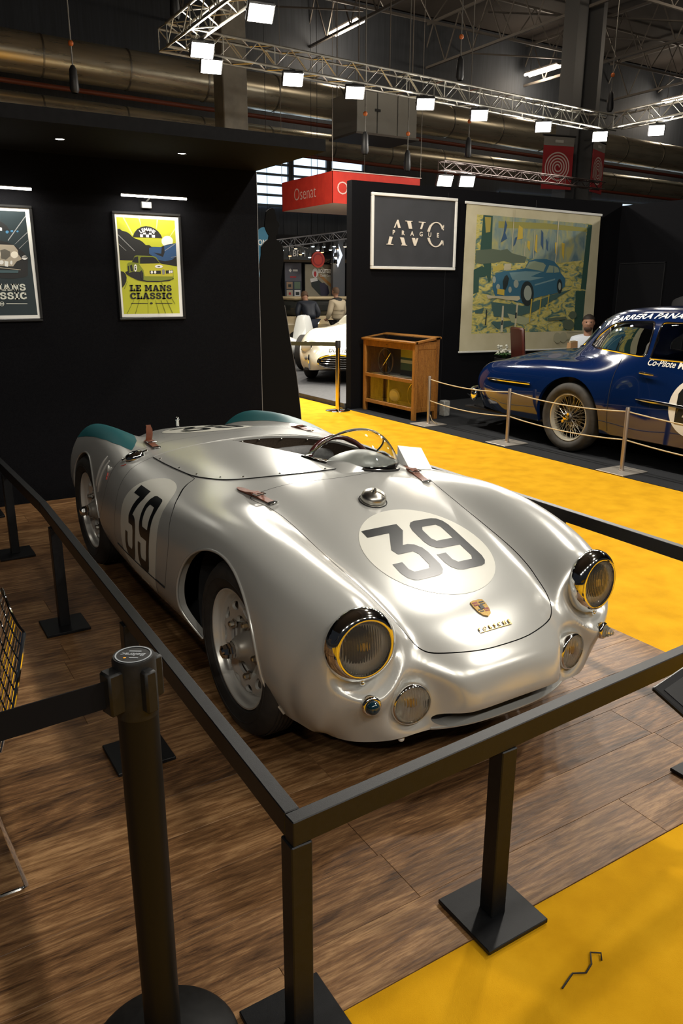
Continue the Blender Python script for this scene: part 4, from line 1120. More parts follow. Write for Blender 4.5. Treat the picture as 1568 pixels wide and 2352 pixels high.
def lamp_unit(name, c, ax, ring, lens_r, lens_h, bulge, parent, bulb=True):
    """chrome ring, reflector bowl, bulb and ribbed lens about an axis"""
    base = MB().lathe(ring, c, ax, 56).build(name, chrome, parent, smooth=50)
    ax = Vector(ax).normalized(); c = Vector(c)
    MB().lathe([(lens_r * .99, lens_h - .006), (lens_r * .9, lens_h - .03), (lens_r * .7, lens_h - .052), (lens_r * .4, lens_h - .068), (.006, lens_h - .074), (0, lens_h - .074)], c, ax, 40).build('reflector', refl, base, smooth=60)
    if bulb: MB().ball(c + ax * (lens_h - .030), .013, 14, 8).build('bulb', bulbm, base)
    prof = []
    for k in range(9):
        r = lens_r * (1 - k / 8); prof.append((r, lens_h + bulge * (1 - (r / lens_r) ** 2)))
    back = [(r, h - .004) for r, h in prof[::-1]]
    MB().lathe(prof + back[1:], c, ax, 48).build('lens', lensglass, base, smooth=60)
    return base


for sx in (-1, 1):
    ax = (sx * .10, -1, .03)
    lamp_unit('headlamp', (sx * .516, -.520, .514), ax,
              [(.108, -.01), (.119, .004), (.1215, .018), (.1185, .034), (.110, .048), (.100, .057), (.093, .060), (.0885, .058), (.087, .050), (.085, .02)], .0865, .053, .016, car)
    m_ = MB(); pt = Vector((sx * .522, -.560, .393)); m_.ball(pt, .0085, 12, 8); m_.build('lamp_clamp_screw', chrome, car)
    lamp_unit('fog_lamp', (sx * .360, -.585, .2945), (sx * .16, -1, .0),
              [(.045, -.045), (.062, -.02), (.070, .008), (.0705, .022), (.068, .030), (.064, .032), (.0625, .026)], .062, .028, .012, car)
    c = front_at(sx * .52, .339)[0]
    ax = Vector((sx * .25, -1, .05))
    b_ = MB().lathe([(.030, -.01), (.0325, .002), (.0315, .011), (.027, .016), (.0235, .016), (.0225, .010)], c, ax, 40).build('turn_signal', chrome, car, smooth=50)
    if sx < 0:
        MB().lathe([(.0230, .010), (.0225, .022), (.0195, .031), (.013, .037), (.006, .039), (0, .0395)], c, ax, 32).build('signal_glass', bluegl, b_, smooth=60)
    else:
        MB().lathe([(.0230, .010), (.0225, .020), (.0185, .022), (.0180, .030), (.0135, .032), (.0130, .039), (.008, .042), (.007, .047), (0, .048)], c, ax, 32).build('signal_glass', clearst, b_, smooth=40)

m_ = MB(); m_.ball((-.385, -.585, .166), .0115, 14, 8); m_.cyl((-.385, -.583, .17), (-.385, -.57, .19), .006); m_.build('jacking_stud', mat('stud_grey', (.62, .6, .55), .4), car)
# chin lip below the mouth and its dark intake
m_ = MB()
lip = [(x, -.668 + .05 * (abs(x) / .3) ** 3, .196 + .004 * abs(x)) for x in np.linspace(-.30, .30, 25)]
m_.grid([[(x, y - .012, z - .003) for x, y, z in lip], [(x, y - .014, z + .003) for x, y, z in lip], [(x, y + .09, z + .004) for x, y, z in lip], [(x, y + .09, z - .008) for x, y, z in lip]], closed_u=True)
m_.build('chin_lip', silver, car, smooth=40)
m_ = MB(); m_.box((0, -.52, .235), (.62, .16, .11)); m_.build('intake_duct', dark, car)

# ---- wheels (outer face towards local +X)
tyre_prof = [(.222, .040), (.230, .060), (.250, .071), (.275, .073), (.297, .066), (.309, .055), (.3155, .044), (.318, .030), (.3185, 0), (.318, -.030), (.3155, -.044), (.309, -.055), (.297, -.066), (.275, -.073), (.250, -.071), (.230, -.060), (.215, -.04)]
rimm = mat('silver_wheel_paint', (.62, .61, .57), .30, .40)


def make_wheel(loc, rz, steer=0.):
    m_ = MB(); m_.lathe(tyre_prof, (0, 0, 0), (1, 0, 0), 72)
    # tread grooves cut as raised bands between channels
    for xg in (-.032, -.016, 0, .016, .032):
        m_.lathe([(.3180, xg - .0055), (.3215, xg - .0050), (.3215, xg + .0050), (.3180, xg + .0055)], (0, 0, 0), (1, 0, 0), 72)
    m_.lathe([(.262, .0725), (.264, .0745), (.266, .0725)], (0, 0, 0), (1, 0, 0), 72)
    w = m_.build('wheel', rubber, car, smooth=35, loc=loc)
    w.rotation_euler = (0, 0, rz + steer)
    # rim barrel and lip
    m_ = MB()
    m_.lathe([(.215, -.04), (.222, .040), (.2245, .047), (.222, .054), (.2165, .053), (.2125, .044), (.2105, .034), (.204, .030), (.198, .020), (.196, .004), (.190, -.004), (.182, -.008)], (0, 0, 0), (1, 0, 0), 72)
    m_.build('rim', rimm, w, smooth=50)
    # pressed disc with ten oval holes
    nr, na = 26, 240
    prof = spline([(.196, -.006), (.186, .002), (.174, .020), (.160, .030), (.142, .030), (.126, .024), (.112, .020), (.100, .016)], 4)
    rows = np.array([[(h, r * math.cos(2 * PI * k / na), r * math.sin(2 * PI * k / na)) for k in range(na + 1)] for r, h in prof])
    sk = Skin(rows)
    def holes(V):
        r = np.hypot(V[:, 1], V[:, 2]); a = np.arctan2(V[:, 2], V[:, 1])
        st = 2 * PI / 10; da = (a + st / 2) % st - st / 2
        d1 = np.hypot((r - .154) / .0165, da * .154 / .030) - 1
        st5 = 2 * PI / 5; da5 = (a) % st5 - st5 / 2
        d2 = (r - .098) / .02 - .9 * np.exp(-(da5 / .36) ** 4)
        return np.minimum(d1, d2)
    ed = sk.trim(holes)
    mm = sk.mesh()
    for lp in sk.loops(ed): flange(mm, lp + [lp[0]], (-.012, 0, 0))
    mm.build('wheel_disc', rimm, w, smooth=45)
    m_ = MB(); m_.lathe([(.178, -.03), (.178, -.012), (.165, -.008), (.11, -.004), (.104, .004), (.098, .008), (.080, .010), (.066, .018), (.050, .034), (.042, .050), (.038, .058), (.034, .060), (.034, .066), (.031, .068)], (0, 0, 0), (1, 0, 0), 48)
    m_.build('brake_drum', mat('drum_grey', (.36, .34, .30), .40, .5), w, smooth=45)
    m_ = MB(); m_.lathe([(.031, .066), (.0315, .078), (.029, .082), (.0285, .096), (.024, .108), (.013, .114), (0, .115)], (0, 0, 0), (1, 0, 0), 8)
    m_.build('hub_cap', chrome, w, smooth=25)
    for k in range(5):
        a = 2 * PI * k / 5
        c = Vector((.018, .1045 * math.cos(a), .1045 * math.sin(a)))
        m_ = MB(); m_.lathe([(.018, .0), (.017, .006), (.0115, .008), (.0115, .022), (.0085, .026), (0, .026)], c, (1, 0, 0), 6)
        m_.build('lug_nut', steel if k % 2 else aged, w, smooth=25)
    return w


make_wheel((-.645, 0, .3185), PI, .0)
make_wheel((.645, 0, .3185), 0, .0)
make_wheel((-.630, 2.1, .3185), PI)
make_wheel((.630, 2.1, .3185), 0)

# wheel wells and floor pan
m_ = MB()
for cy, r in ((.10, .375), (2.055, .385)):
    for sx in (-1, 1):
        ang = np.linspace(R(-25), R(205), 25)
        row0 = [(sx * .735, cy + r * math.cos(a), .315 + r * .97 * math.sin(a)) for a in ang]
        def lim(x, y, z): return (x, y, max(.2, min(z, top_at(x, y)[0].z - .035)))
        m_.grid([[lim(sx * xx, y, z) for _, y, z in row0] for xx in (.655, .60, .55, .50, .45, .40)])
        m_.box((sx * .405, cy, .35), (.01, .70, .3))
m_.box((0, 1.05, .19), (1.28, 1.2, .02)); m_.box((0, -.25, .22), (.8, .62, .02)); m_.box((0, 2.3, .24), (.8, .8, .02))
m_.build('floor_pan', dark, car)

# ---- cockpit
brown = noisy(mat('brown_trim_cloth', (.055, .036, .022), .9), [(.045, .03, .019), (.072, .049, .031)], nscale=120, bump=.3)
blackle = noisy(mat('black_seat_leather', (.035, .034, .033), .45), [(.028, .027, .026), (.05, .048, .045)], nscale=60, bump=.1)
m_ = MB()
lp = [Vector((x, y, 0)) for x, y in COCK]
tops = [top_at(p.x, p.y)[0] for p in lp]
cxy = Vector((.16, 1.0, 0))
r0 = [tuple(p + Vector((0, 0, -.008))) for p in tops]
r1 = [tuple(Vector((p.x + (p.x - cxy.x) * .05, p.y + (p.y - cxy.y) * .05, p.z - .06))) for p in tops]
r2 = [tuple(Vector((p.x + (p.x - cxy.x) * .06, p.y + (p.y - cxy.y) * .06, .32))) for p in tops]
r3 = [tuple(Vector((cxy.x + (p.x - cxy.x) * .5, cxy.y + (p.y - cxy.y) * .5, .26))) for p in tops]
m_.grid([r0, r1, r2, r3, [(cxy.x, cxy.y, .26)] * len(tops)], closed_v=True)
m_.build('cockpit_lining', brown, car, smooth=50, recalc=False)
for k in range(0, len(COCK), 6):
    p, n = top_at(*COCK[k])
    if COCK[k][1] > 1.15:
        d = (cxy - Vector((p.x, p.y, 0))).normalized()
        MB().ball(p + d * .004 + Vector((0, 0, -.018)), .006, 8, 6).build('snap_fastener', aged, car)
seat = MB()
prof = [(.33, .52), (.36, .66), (.40, .74), (.44, .77)]
rows = []
for t, (z, dy) in zip(np.linspace(0, 1, 9), [(.32, 0), (.40, .02), (.48, .035), (.56, .05), (.64, .065), (.70, .075), (.735, .088), (.748, .11), (.73, .14)]):
    rows.append([(.20 + x, 1.16 + dy - .05 * (abs(x) / .2) ** 3, z - .02 * (abs(x) / .2) ** 4) for x in np.linspace(-.22, .22, 13)])
seat.grid(rows)
seat.box((.2, .95, .36), (.42, .42, .12), b=.04)
seat.build('seat', blackle, car, smooth=60)
# red-brown steering wheel
woodred = mat('dark_red_rim', (.045, .010, .009), .15, coat=.6)
SC = Vector((.228, .775, .694)); tilt = R(64)
u = Vector((1, 0, 0)); v = Vector((0, math.cos(tilt), math.sin(tilt))); nn = u.cross(v)
rim = [SC + (u * math.cos(a) + v * math.sin(a)) * .19 for a in np.linspace(0, 2 * PI, 48, endpoint=False)]
sw = MB().tube(rim, .0125, 12, closed=True).build('steering_wheel', woodred, car, smooth=60)
m_ = MB(); m_.tube([SC + (u * math.cos(a) + v * math.sin(a)) * .19 + nn * .0 for a in np.linspace(0, 2 * PI, 48, endpoint=False)], .0045, 6, closed=True)
for k in range(3):
    a = R(30 + 120 * k) + PI / 2 + R(30)
    m_.cyl(SC - nn * .02, SC + (u * math.cos(a) + v * math.sin(a)) * .185, .007, .005, 8)
m_.lathe([(.04, 0), (.035, .012), (.0, .016)], SC - nn * .02, nn, 20)
m_.build('wheel_spokes', steel, sw)
m_ = MB(); m_.box((.16, .60, .70), (.60, .02, .10)); m_.build('dashboard', mat('dash_black', (.015, .015, .016), .5), car)
for k, x in enumerate((.10, .215, .33)):
    c = Vector((x, .612, .715))
    g_ = MB().lathe([(.045, 0), (.047, .012), (.041, .014)], c, (0, 1, .2), 28).build('gauge', chrome, car)
    MB().lathe([(.041, .008), (0, .008)], c, (0, 1, .2), 28).build('gauge_face', mat('gauge_face', (.02, .02, .02), .3), g_)

# ---- windscreen, instrument hump
hump = MB(); rows = []
for i in range(13):
    v_ = i / 12; y = .445 + v_ * .165
    row = []
    for j in range(21):
        x = .222 + (j / 20 - .5) * .40
        base = top_at(x, y)[0].z
        q = 1 - ((x - .222) / .20) ** 2
        h = .056 * max(0, q) ** .8 * math.sin(min(1, v_ * 1.15) * PI / 2) ** .9
        row.append((x, y, base + h))
    rows.append(row)
rows.append([(x, y + .012, z - .012 - .05 * (z - .78 > .02)) for x, y, z in rows[-1]])
hump.grid(rows); hump.build('instrument_cowl', silver, car, smooth=60)
perspex = mat('perspex', (.93, .96, .95), .02, trans=1., ior=1.3)
def screen_curve(t):
    a = PI + t * PI
    x = .235 + .232 * math.cos(a); y = .775 + .345 * math.sin(a)
    return x, y
rows = []
NB = 41
for i in range(9):
    s_ = i / 8; row = []
    for j in range(NB):
        t = j / (NB - 1)
        x, y = screen_curve(t)
        b_ = top_at(x, y)[0]
        h = .160 * math.sin(PI * t) ** .70 + .004
        lean = s_ ** 1.15
        row.append((b_.x + (.235 - b_.x) * .26 * lean, b_.y + (.775 - b_.y) * .48 * lean * (h / .160), b_.z + .006 + h * (1 - (1 - s_) ** 1.55)))
    rows.append(row)
sc_ = MB().grid(rows)
o_ = sc_.build('windscreen', perspex, car, smooth=60)
md = o_.modifiers.new('thickness', 'SOLIDIFY'); md.thickness = .003
m_ = MB(); m_.tube([Vector(p) for p in rows[-1]], .0014, 6); m_.build('screen_edge', mat('perspex_edge', (.45, .45, .38), .3, spec=.4), o_)
m_ = MB(); m_.tube([top_at(*screen_curve(t))[0] + Vector((0, 0, .004)) for t in np.linspace(.0, 1, 41)], .006, 8); m_.build('screen_flange', chrome, o_)
m_ = MB(); m_.tube([top_at(*screen_curve(t))[0] + Vector((0, -.007, .002)) for t in np.linspace(.0, 1, 41)], .006, 8); m_.build('screen_seal', gapm, o_)

# ---- tonneau panel over the passenger side
TON = [(-.525, 1.352), (-.520, 1.20), (-.508, 1.0), (-.492, .864), (-.448, .738), (-.398, .666), (-.307, .595), (-.171, .532), (0.0, .507), (.10, .520), (.035, .66)] + [(-.026, .694), (-.096, .776), (-.145, .90), (-.16, 1.06), (-.158, 1.22), (-.10, 1.345), (-.25, 1.372), (-.42, 1.362)]
ton_e = spline(TON[:10], 5)
near = [p for p in COCK if p[0] < .035 and p[1] < 1.36]
drape((ton_e + [(.03, .668)] + [(-.02, .70), (-.09, .782), (-.14, .905), (-.155, 1.06), (-.153, 1.22), (-.10, 1.34), (-.25, 1.368), (-.42, 1.358)], [tuple(range(len(ton_e) + 9))]), hood_proj, 'tonneau_panel', silver, car, off=.0035, res=.03)
m_ = MB(); m_.tube([top_at(x, y, .0025)[0] for x, y in ton_e], .0022, 6); m_.build('tonneau_edge', gapm, car)
for k in range(3, len(ton_e), 6):
    x, y = ton_e[k]; p, n = top_at(x + .012 * (1 if x < 0 else 0), y + .016)
    MB().lathe([(.0055, 0), (.005, .0035), (0, .0045)], p + n * .003, n, 10).build('panel_screw', chrome, car)
m_ = MB(); m_.tube([top_at(x, y, .001)[0] for x, y in spline([(-.523, 1.365), (-.42, 1.368), (-.25, 1.38), (-.10, 1.395), (.05, 1.40), (.2, 1.385), (.34, 1.325), (.46, 1.22)], 5)], .003, 6); m_.build('coaming_bead', silver, car)


# ---- leather straps
def strap(name, path, w=.017, tail=None, loopat=.45, group=None):
    st = None
    pts = spline(path, 6)
    rows = []
    for i, (x, y) in enumerate(pts):
        a = pts[max(0, i - 1)]; b = pts[min(len(pts) - 1, i + 1)]
        d = Vector((b[0] - a[0], b[1] - a[1], 0)).normalized(); sd = Vector((-d.y, d.x, 0))
        ww = w * (min(1, i / 3 + .25) if True else 1)
        c, n = top_at(x, y)
        t = .006 + .012 * math.exp(-((i / (len(pts) - 1) - loopat) / .14) ** 2)
        rows.append([tuple(c + sd * ww + n * .001), tuple(c + sd * ww + n * t), tuple(c - sd * ww + n * t), tuple(c - sd * ww + n * .001)])
    m_ = MB(); m_.grid(rows, closed_v=True); m_.add(rows[0], [(0, 1, 2, 3)]); m_.add(rows[-1], [(3, 2, 1, 0)])
    st = m_.build(name, leather, car, smooth=35)
    # buckle, keeper and end plate
    k = int(len(pts) * (loopat + .12))
    a, b = pts[k], pts[min(len(pts) - 1, k + 1)]
    d = Vector((b[0] - a[0], b[1] - a[1], 0)).normalized(); sd = Vector((-d.y, d.x, 0)); c, n = top_at(*a)
    c = c + n * .016
    m_ = MB(); m_.tube([c + sd * .022 - d * .014, c + sd * .022 + d * .014, c - sd * .022 + d * .014, c - sd * .022 - d * .014], .0025, 6, closed=True)
    m_.cyl(c - d * .012, c + d * .014 + n * .003, .0018, n=6)
    m_.build('buckle', chrome, st)
    m_ = MB(); T = frame_T(c - d * .030, sd, d); m_.box((0, 0, .0), (.042, .014, .010), T, b=.003); m_.build('keeper_loop', leather, st)
    e, n = top_at(*pts[-1])
    T = frame_T(e + n * .006, sd, d)
    m_ = MB(); m_.box((0, -.004, 0), (.042, .026, .005), T, b=.002); m_.cyl(T @ Vector((-.012, 0, .002)), T @ Vector((-.012, 0, .005)), .004, n=8); m_.cyl(T @ Vector((.012, 0, .002)), T @ Vector((.012, 0, .005)), .004, n=8)
    m_.build('strap_plate', chrome, st)
    if tail:
        s0, n = top_at(*pts[int(len(pts) * .35)])
        m_ = MB(); rr = []
        for i in range(9):
            t = i / 8
            c = s0 + Vector((.004 * math.sin(t * 3), .004 + .02 * t * t - .03 * t, .012 + .085 * t))
            ww = w * (1 if t < .8 else .75)
            rr.append([tuple(c + sd * ww - d * .002), tuple(c + sd * ww + d * .002), tuple(c - sd * ww + d * .002), tuple(c - sd * ww - d * .002)])
        m_.grid(rr, closed_v=True); m_.add(rr[-1], [(0, 1, 2, 3)]); m_.build('strap_tail', leather, st, smooth=35)
    return st


strap('hood_strap', [(-.424, .560), (-.408, .46), (-.392, .38), (-.378, .318)])
strap('hood_strap', [(.410, .545), (.400, .46), (.388, .38), (.376, .295)])
strap('deck_strap', [(-.452, 1.700), (-.455, 1.60), (-.460, 1.485)], tail=True)
strap('deck_strap', [(.440, 1.70), (.446, 1.60), (.452, 1.49)])

# ---- filler caps
c, n = top_at(.0, .168)
m_ = MB(); T = frame_T(c, (1, 0, 0), (0, 1, 0))
m_.lathe([(.060, .001), (.057, .003), (.054, -.012), (0, -.014)], c, n, 36); fc = m_.build('filler_recess', gapm, car)
m_ = MB(); m_.lathe([(.049, -.006), (.053, .010), (.052, .022), (.046, .033), (.032, .043), (.012, .048), (0, .0485)], c, n, 36); cap_ = m_.build('filler_cap', aged, car, smooth=60)
m_ = MB()
side_v = Vector((.8, -.6, 0))
side_v = (side_v - n * side_v.dot(n)).normalized(); oth = n.cross(side_v)
arc = [c + side_v * .053 * math.cos(a) + n * (.012 + .036 * math.sin(a)) for a in np.linspace(R(-10), R(105), 12)]
m_.grid([[tuple(p + oth * .010) for p in arc], [tuple(p + oth * .010 + n * .004) for p in arc], [tuple(p - oth * .010 + n * .004) for p in arc], [tuple(p - oth * .010) for p in arc]], closed_u=True)
m_.build('cap_lever', steel, cap_)
m_ = MB(); m_.lathe([(.012, .04), (.008, .052), (.003, .066), (0, .070)], c + oth * -.012, n, 14); m_.build('cap_spike', aged, cap_)
c, n = top_at(-.587, 1.459)
ax_ = Vector((1, -.15, 0)); ax_ = (ax_ - n * ax_.dot(n)).normalized(); ay_ = n.cross(ax_)
T = frame_T(c, ax_, ay_)
m_ = MB(); m_.lathe([(.052, 0), (.050, .010), (.040, .022), (.022, .028), (0, .029)], n=40)
m_.v = [tuple(T @ Vector((v[0], v[1] * .72, v[2]))) for v in m_.v]
cp = m_.build('fuel_filler', chrome, car, smooth=60)
MB().box((.058, 0, .010), (.03, .014, .014), T, b=.004).build('filler_hinge', chrome, cp); MB().box((-.055, -.005, .010), (.022, .02, .016), T, b=.005).build('filler_latch', chrome, cp)

# ---- mirror fairing
bx = [(.405, .565), (.535, .545), (.545, .470), (.43, .50)]
bb = [top_at(x, y)[0] for x, y in bx]
tp = [bb[0] + Vector((0, 0, .094)), bb[1] + Vector((-.005, 0, .096))]
m_ = MB(); m_.add([tuple(p) for p in bb + tp], [(0, 1, 5, 4), (0, 4, 3), (4, 5, 2), (4, 2, 3), (1, 2, 5), (0, 3, 2, 1)])
mf = m_.build('mirror_fairing', mat('pale_silver', (.72, .72, .70), .4, .35), car, smooth=0)
m_ = MB()
cc = sum(bb, Vector()) / 4
m_.grid([[tuple(p + Vector((0, 0, .004))) for p in bb], [tuple(cc + (p - cc) * 1.18 + Vector((0, 0, .002))) for p in bb]], closed_v=True); m_.build('fairing_flange', steel, mf)

# ---- number-plate lamp on the tail, louvres, marks
p, n = top_at(-.02, 2.40)
m_ = MB(); m_.lathe([(.016, 0), (.014, .008), (.011, .010), (.011, .045), (.015, .047), (.016, .052), (.011, .062), (.004, .068), (0, .069)], p, (0, 0, 1), 24); m_.build('number_lamp', chrome, tail, smooth=40)
for (a, b) in (((1.686, .714), (1.738, .547)), ((1.625, .701), (1.696, .525))):
    m_ = MB(); pts = [side_at(a[0] + (b[0] - a[0]) * t, a[1] + (b[1] - a[1]) * t)[0] for t in np.linspace(0, 1, 9)]
    m_.tube(pts, [.004, .007, .008, .008, .008, .008, .008, .007, .003], 10); m_.build('louvre', silver, tail, smooth=60)
p, n = side_at(1.575, .668); m_ = MB(); m_.ball(p, .016, 14, 8, sc=(.6, .8, 1.5)); m_.build('vent_scoop', silver, tail)
m_ = MB(); m_.tube([side_at(1.556, .655, -1, .002)[0], side_at(1.55, .640, -1, .002)[0], side_at(1.556, .636, -1, .002)[0], side_at(1.548, .622, -1, .002)[0]], .003, 5); m_.build('tow_mark', redpaint, tail)
m_ = MB(); m_.tube([side_at(1.462, .703, -1, .002)[0], side_at(1.435, .714, -1, .002)[0]], .0018, 5); m_.build('filler_mark', redpaint, car)

# ================================================================== prints and lettering helpers
def flat_print(name, layers, colors, parent, T, step=.0004, z0=.0):
    """stacked flat print: each layer a polygon in the local XY of T, later layers on top"""
    keys = []
    m_ = MB()
    for i, (c, poly) in enumerate(layers):
        if c not in keys: keys.append(c)
        m_.mi = keys.index(c)
        n = len(poly)
        bm = bmesh.new(); bv = [bm.verts.new((x, y, 0)) for x, y in poly]
        bm.faces.new(bv); bmesh.ops.triangulate(bm, faces=bm.faces)
        bm.verts.index_update()
        fs = [tuple(v.index for v in f.verts) for f in bm.faces]; bm.free()
        m_.add([(x, y, z0 + i * step) for x, y in poly], fs, T)
    return m_.build(name, [colors[k] for k in keys], parent, smooth=0, recalc=False)


def rc(a, b, c, d): return [(a, b), (c, b), (c, d), (a, d)]


def arc_c(cx, cy, rx, ry, ix, iy, a0, a1, n=16):
    o = [(cx + rx * math.cos(a), cy + ry * math.sin(a)) for a in np.linspace(a0, a1, n)]
    return o + [(cx + ix * math.cos(a), cy + iy * math.sin(a)) for a in np.linspace(a1, a0, n)]


_S = spline([(.80, .66), (.80, .80), (.72, .93), (.50, 1.0), (.28, .98), (.08, .88), (.03, .72), (.10, .56), (.30, .47), (.52, .41), (.58, .32), (.52, .21), (.40, .18), (.28, .22), (.24, .36), (.04, .36), (.04, .16), (.12, .05), (.36, 0), (.60, .02), (.78, .12), (.86, .28), (.80, .46), (.62, .55), (.40, .62), (.31, .70), (.36, .80), (.46, .82), (.55, .78), (.60, .66)], 2, closed=True)
SLAB = {
    'I': (.62, [rc(0, 0, .62, .2), rc(.16, 0, .46, 1), rc(0, .8, .62, 1)]),
    'L': (.86, [rc(0, 0, .86, .2), rc(.14, 0, .44, 1), rc(0, .8, .58, 1), rc(.66, 0, .86, .44)]),
    'E': (.88, [rc(0, 0, .88, .2), rc(0, .8, .88, 1), rc(.14, 0, .44, 1), rc(.3, .41, .66, .6), rc(.68, 0, .88, .36), rc(.68, .64, .88, 1)]),
    'M': (1.2, [rc(0, 0, .44, .18), rc(.10, 0, .32, 1), rc(0, .82, .36, 1), rc(.76, 0, 1.2, .18), rc(.88, 0, 1.10, 1), rc(.84, .82, 1.2, 1), [(.14, 1), (.40, 1), (.66, .30), (.54, .14)], [(1.06, 1), (.80, 1), (.54, .30), (.66, .14)]]),
    'A': (1.08, [rc(0, 0, .42, .18), rc(.62, 0, 1.08, .18), [(.08, .1), (.30, .1), (.56, .80), (.60, 1), (.38, 1)], [(.72, .1), (1.0, .1), (.70, 1), (.40, 1), (.46, .82)], rc(.28, .26, .80, .42)]),
    'N': (1.06, [rc(0, 0, .40, .18), rc(.10, 0, .32, 1), rc(0, .82, .36, 1), rc(.66, .82, 1.06, 1), rc(.74, 0, .96, 1), [(.14, 1), (.42, 1), (.96, 0), (.70, 0)]]),
    'S': (.88, [_S]),
    'C': (.92, [arc_c(.50, .5, .50, .5, .20, .29, R(52), R(308), 20), rc(.64, .60, .88, .94), [(.64, .12), (.90, .12), (.90, .34), (.64, .30)]]),
    ' ': (.45, []),
}


def slab_text(txt, x0, x1, y0, y1, gap=.07):
    tot = sum(SLAB[c][0] for c in txt) + gap * (len(txt) - 1)
    sx_ = (x1 - x0) / tot; out = []; x = 0
    for c in txt:
        w_, polys = SLAB[c]
        for p in polys: out.append([(x0 + (x + a) * sx_, y0 + b * (y1 - y0)) for a, b in p])
        x += w_ + gap
    return out


def text_layer(m_, txt, size, cx, cy, T, z, bold=0., shear=0., space=1., sx=1., rot=0.):
    vv, ff = text_mesh(txt, size, bold, shear, space)
    c, s_ = math.cos(rot), math.sin(rot)
    m_.add([(cx + (x * sx * c - y * s_), cy + (x * sx * s_ + y * c), z) for x, y, _ in vv], ff, T)


pm_ = {k: mat('print_' + k, c, .6) for k, c in dict(paper=(.80, .80, .76), lime=(.50, .52, .025), ray=(.72, .72, .25), sun=(.90, .90, .78), ink=(.010, .011, .012), blue=(.025, .085, .22), raydim=(.32, .33, .34), white=(.82, .82, .80),
      olive=(.20, .24, .018), limecar=(.50, .47, .03), grey=(.22, .22, .22), oliveline=(.16, .18, .01), deep=(.010, .024, .030), skyblue=(.06, .22, .40), warm=(.42, .37, .29), smoke=(.12, .11, .09), glow=(.90, .85, .72), teal2=(.05, .10, .115), pale=(.66, .68, .60)).items()}
framem = mat('black_frame', (.010, .010, .010), .35)


def poster(label, cx, cz, w, h, layers, art):
    t = thing('framed_poster', label, 'framed poster', (cx, 3.66, cz))
    m_ = MB(); f = .018
    for c, d in (((0, -.012, h / 2 - f / 2), (w, .024, f)), ((0, -.012, -h / 2 + f / 2), (w, .024, f)), ((w / 2 - f / 2, -.012, 0), (f, .024, h - 2 * f)), ((-w / 2 + f / 2, -.012, 0), (f, .024, h - 2 * f))): m_.box(c, d, b=.003)
    m_.build('frame', framem, t, smooth=0)
    MB().box((0, -.006, 0), (w - .02, .01, h - .02)).build('backing', framem, t)
    T = frame_T((0, -.013, 0), (1, 0, 0), (0, 0, 1))
    p = flat_print('print', layers, pm_, t, T, step=.0001)
    m_ = MB(); art(m_, T)
    m_.build('print_lettering', pm_['ink' if 'lime' in label else 'pale'], p, smooth=0, recalc=False)
    m_ = MB(); art(m_, T) if False else None
    return t, p, T


def lime_text(m_, T):
    for poly in slab_text('LE MANS', -.170, .160, -.177, -.131) + slab_text('CLASSIC', -.171, .158, -.235, -.187): 
        m_.add([(x, y, .0058) for x, y in poly], [tuple(range(len(poly)))], T)
t, p, T = poster('framed lime green poster with a racing saloon under a slim picture light', .277, 1.718, .523, .778, LIME, lime_text)
m_ = MB()
for k, ch in enumerate('LEMANS'):
    a = R(140 - k * 100 / 5)
    text_layer(m_, ch, .034, -.006 + .066 * math.cos(a), .226 + .040 * math.sin(a), T, .0060, bold=.0014, rot=(a - PI / 2) * .75)
m_.build('print_logo', pm_['white'], p, smooth=0, recalc=False)
def dark_text(m_, T):
    for poly in slab_text('LE MANS', -.163, .167, -.177, -.131) + slab_text('CLASSIC', -.165, .167, -.236, -.187):
        m_.add([(x, y, .0045) for x, y in poly], [tuple(range(len(poly)))], T)
MIR = [(c, q) for c, q in DARK]
def widen(layers):
    out = []
    for c, q in layers:
        if c in ('paper', 'deep'):
            xs = max(x for x, _ in q); 
            out.append((c, [(x if x > -.05 else -xs, y) for x, y in q]))
        elif c == 'ink' and len(q) == 9: out.append((c, q + [(-x - .02, y) for x, y in q[::-1] if x > .05]))
        else: out.append((c, q))
    return out
t2, p2, T2 = poster('framed dark poster with a pale sports car under the left picture light', -.800, 1.722, .523, .778, widen(DARK), dark_text)
m_ = MB(); text_layer(m_, 'MANS', .036, -.01, .262, T2, .0048, bold=.001, sx=.9); m_.build('print_logo', pm_['white'], p2, smooth=0, recalc=False)

ledwhite = mat('led_tube', (1, .97, .88), .4, emit=9, ecol=(1, .96, .86))
for cx, lb in ((.307, 'slim lit picture light above the lime green poster'), (-.795, 'slim lit picture light above the dark poster at the left edge')):
    t = thing('picture_light', lb, 'picture light', (cx, 3.66, 2.17))
    MB().box((-.03, -.014, -.012), (.075, .028, .046), b=.003).build('mount', mat('grey_metal', (.20, .20, .20), .45, .5), t, smooth=0)
    MB().cyl((-.03, -.02, .01), (-.03, -.12, .035), .006).build('arm', mat('grey_metal'), t)
    MB().cyl((-.245, -.125, .036), (.245, -.125, .036), .0085, n=14).build('tube', ledwhite, t)
    MB().box((0, -.125, .046), (.49, .012, .006)).build('tube_back', mat('grey_metal'), t)
    lamp('picture_light_glow', 'AREA', (cx, 3.53, 2.195), (cx, 3.66, 1.6), 3.2, color=(1, .95, .84), size=.47, size_y=.015)

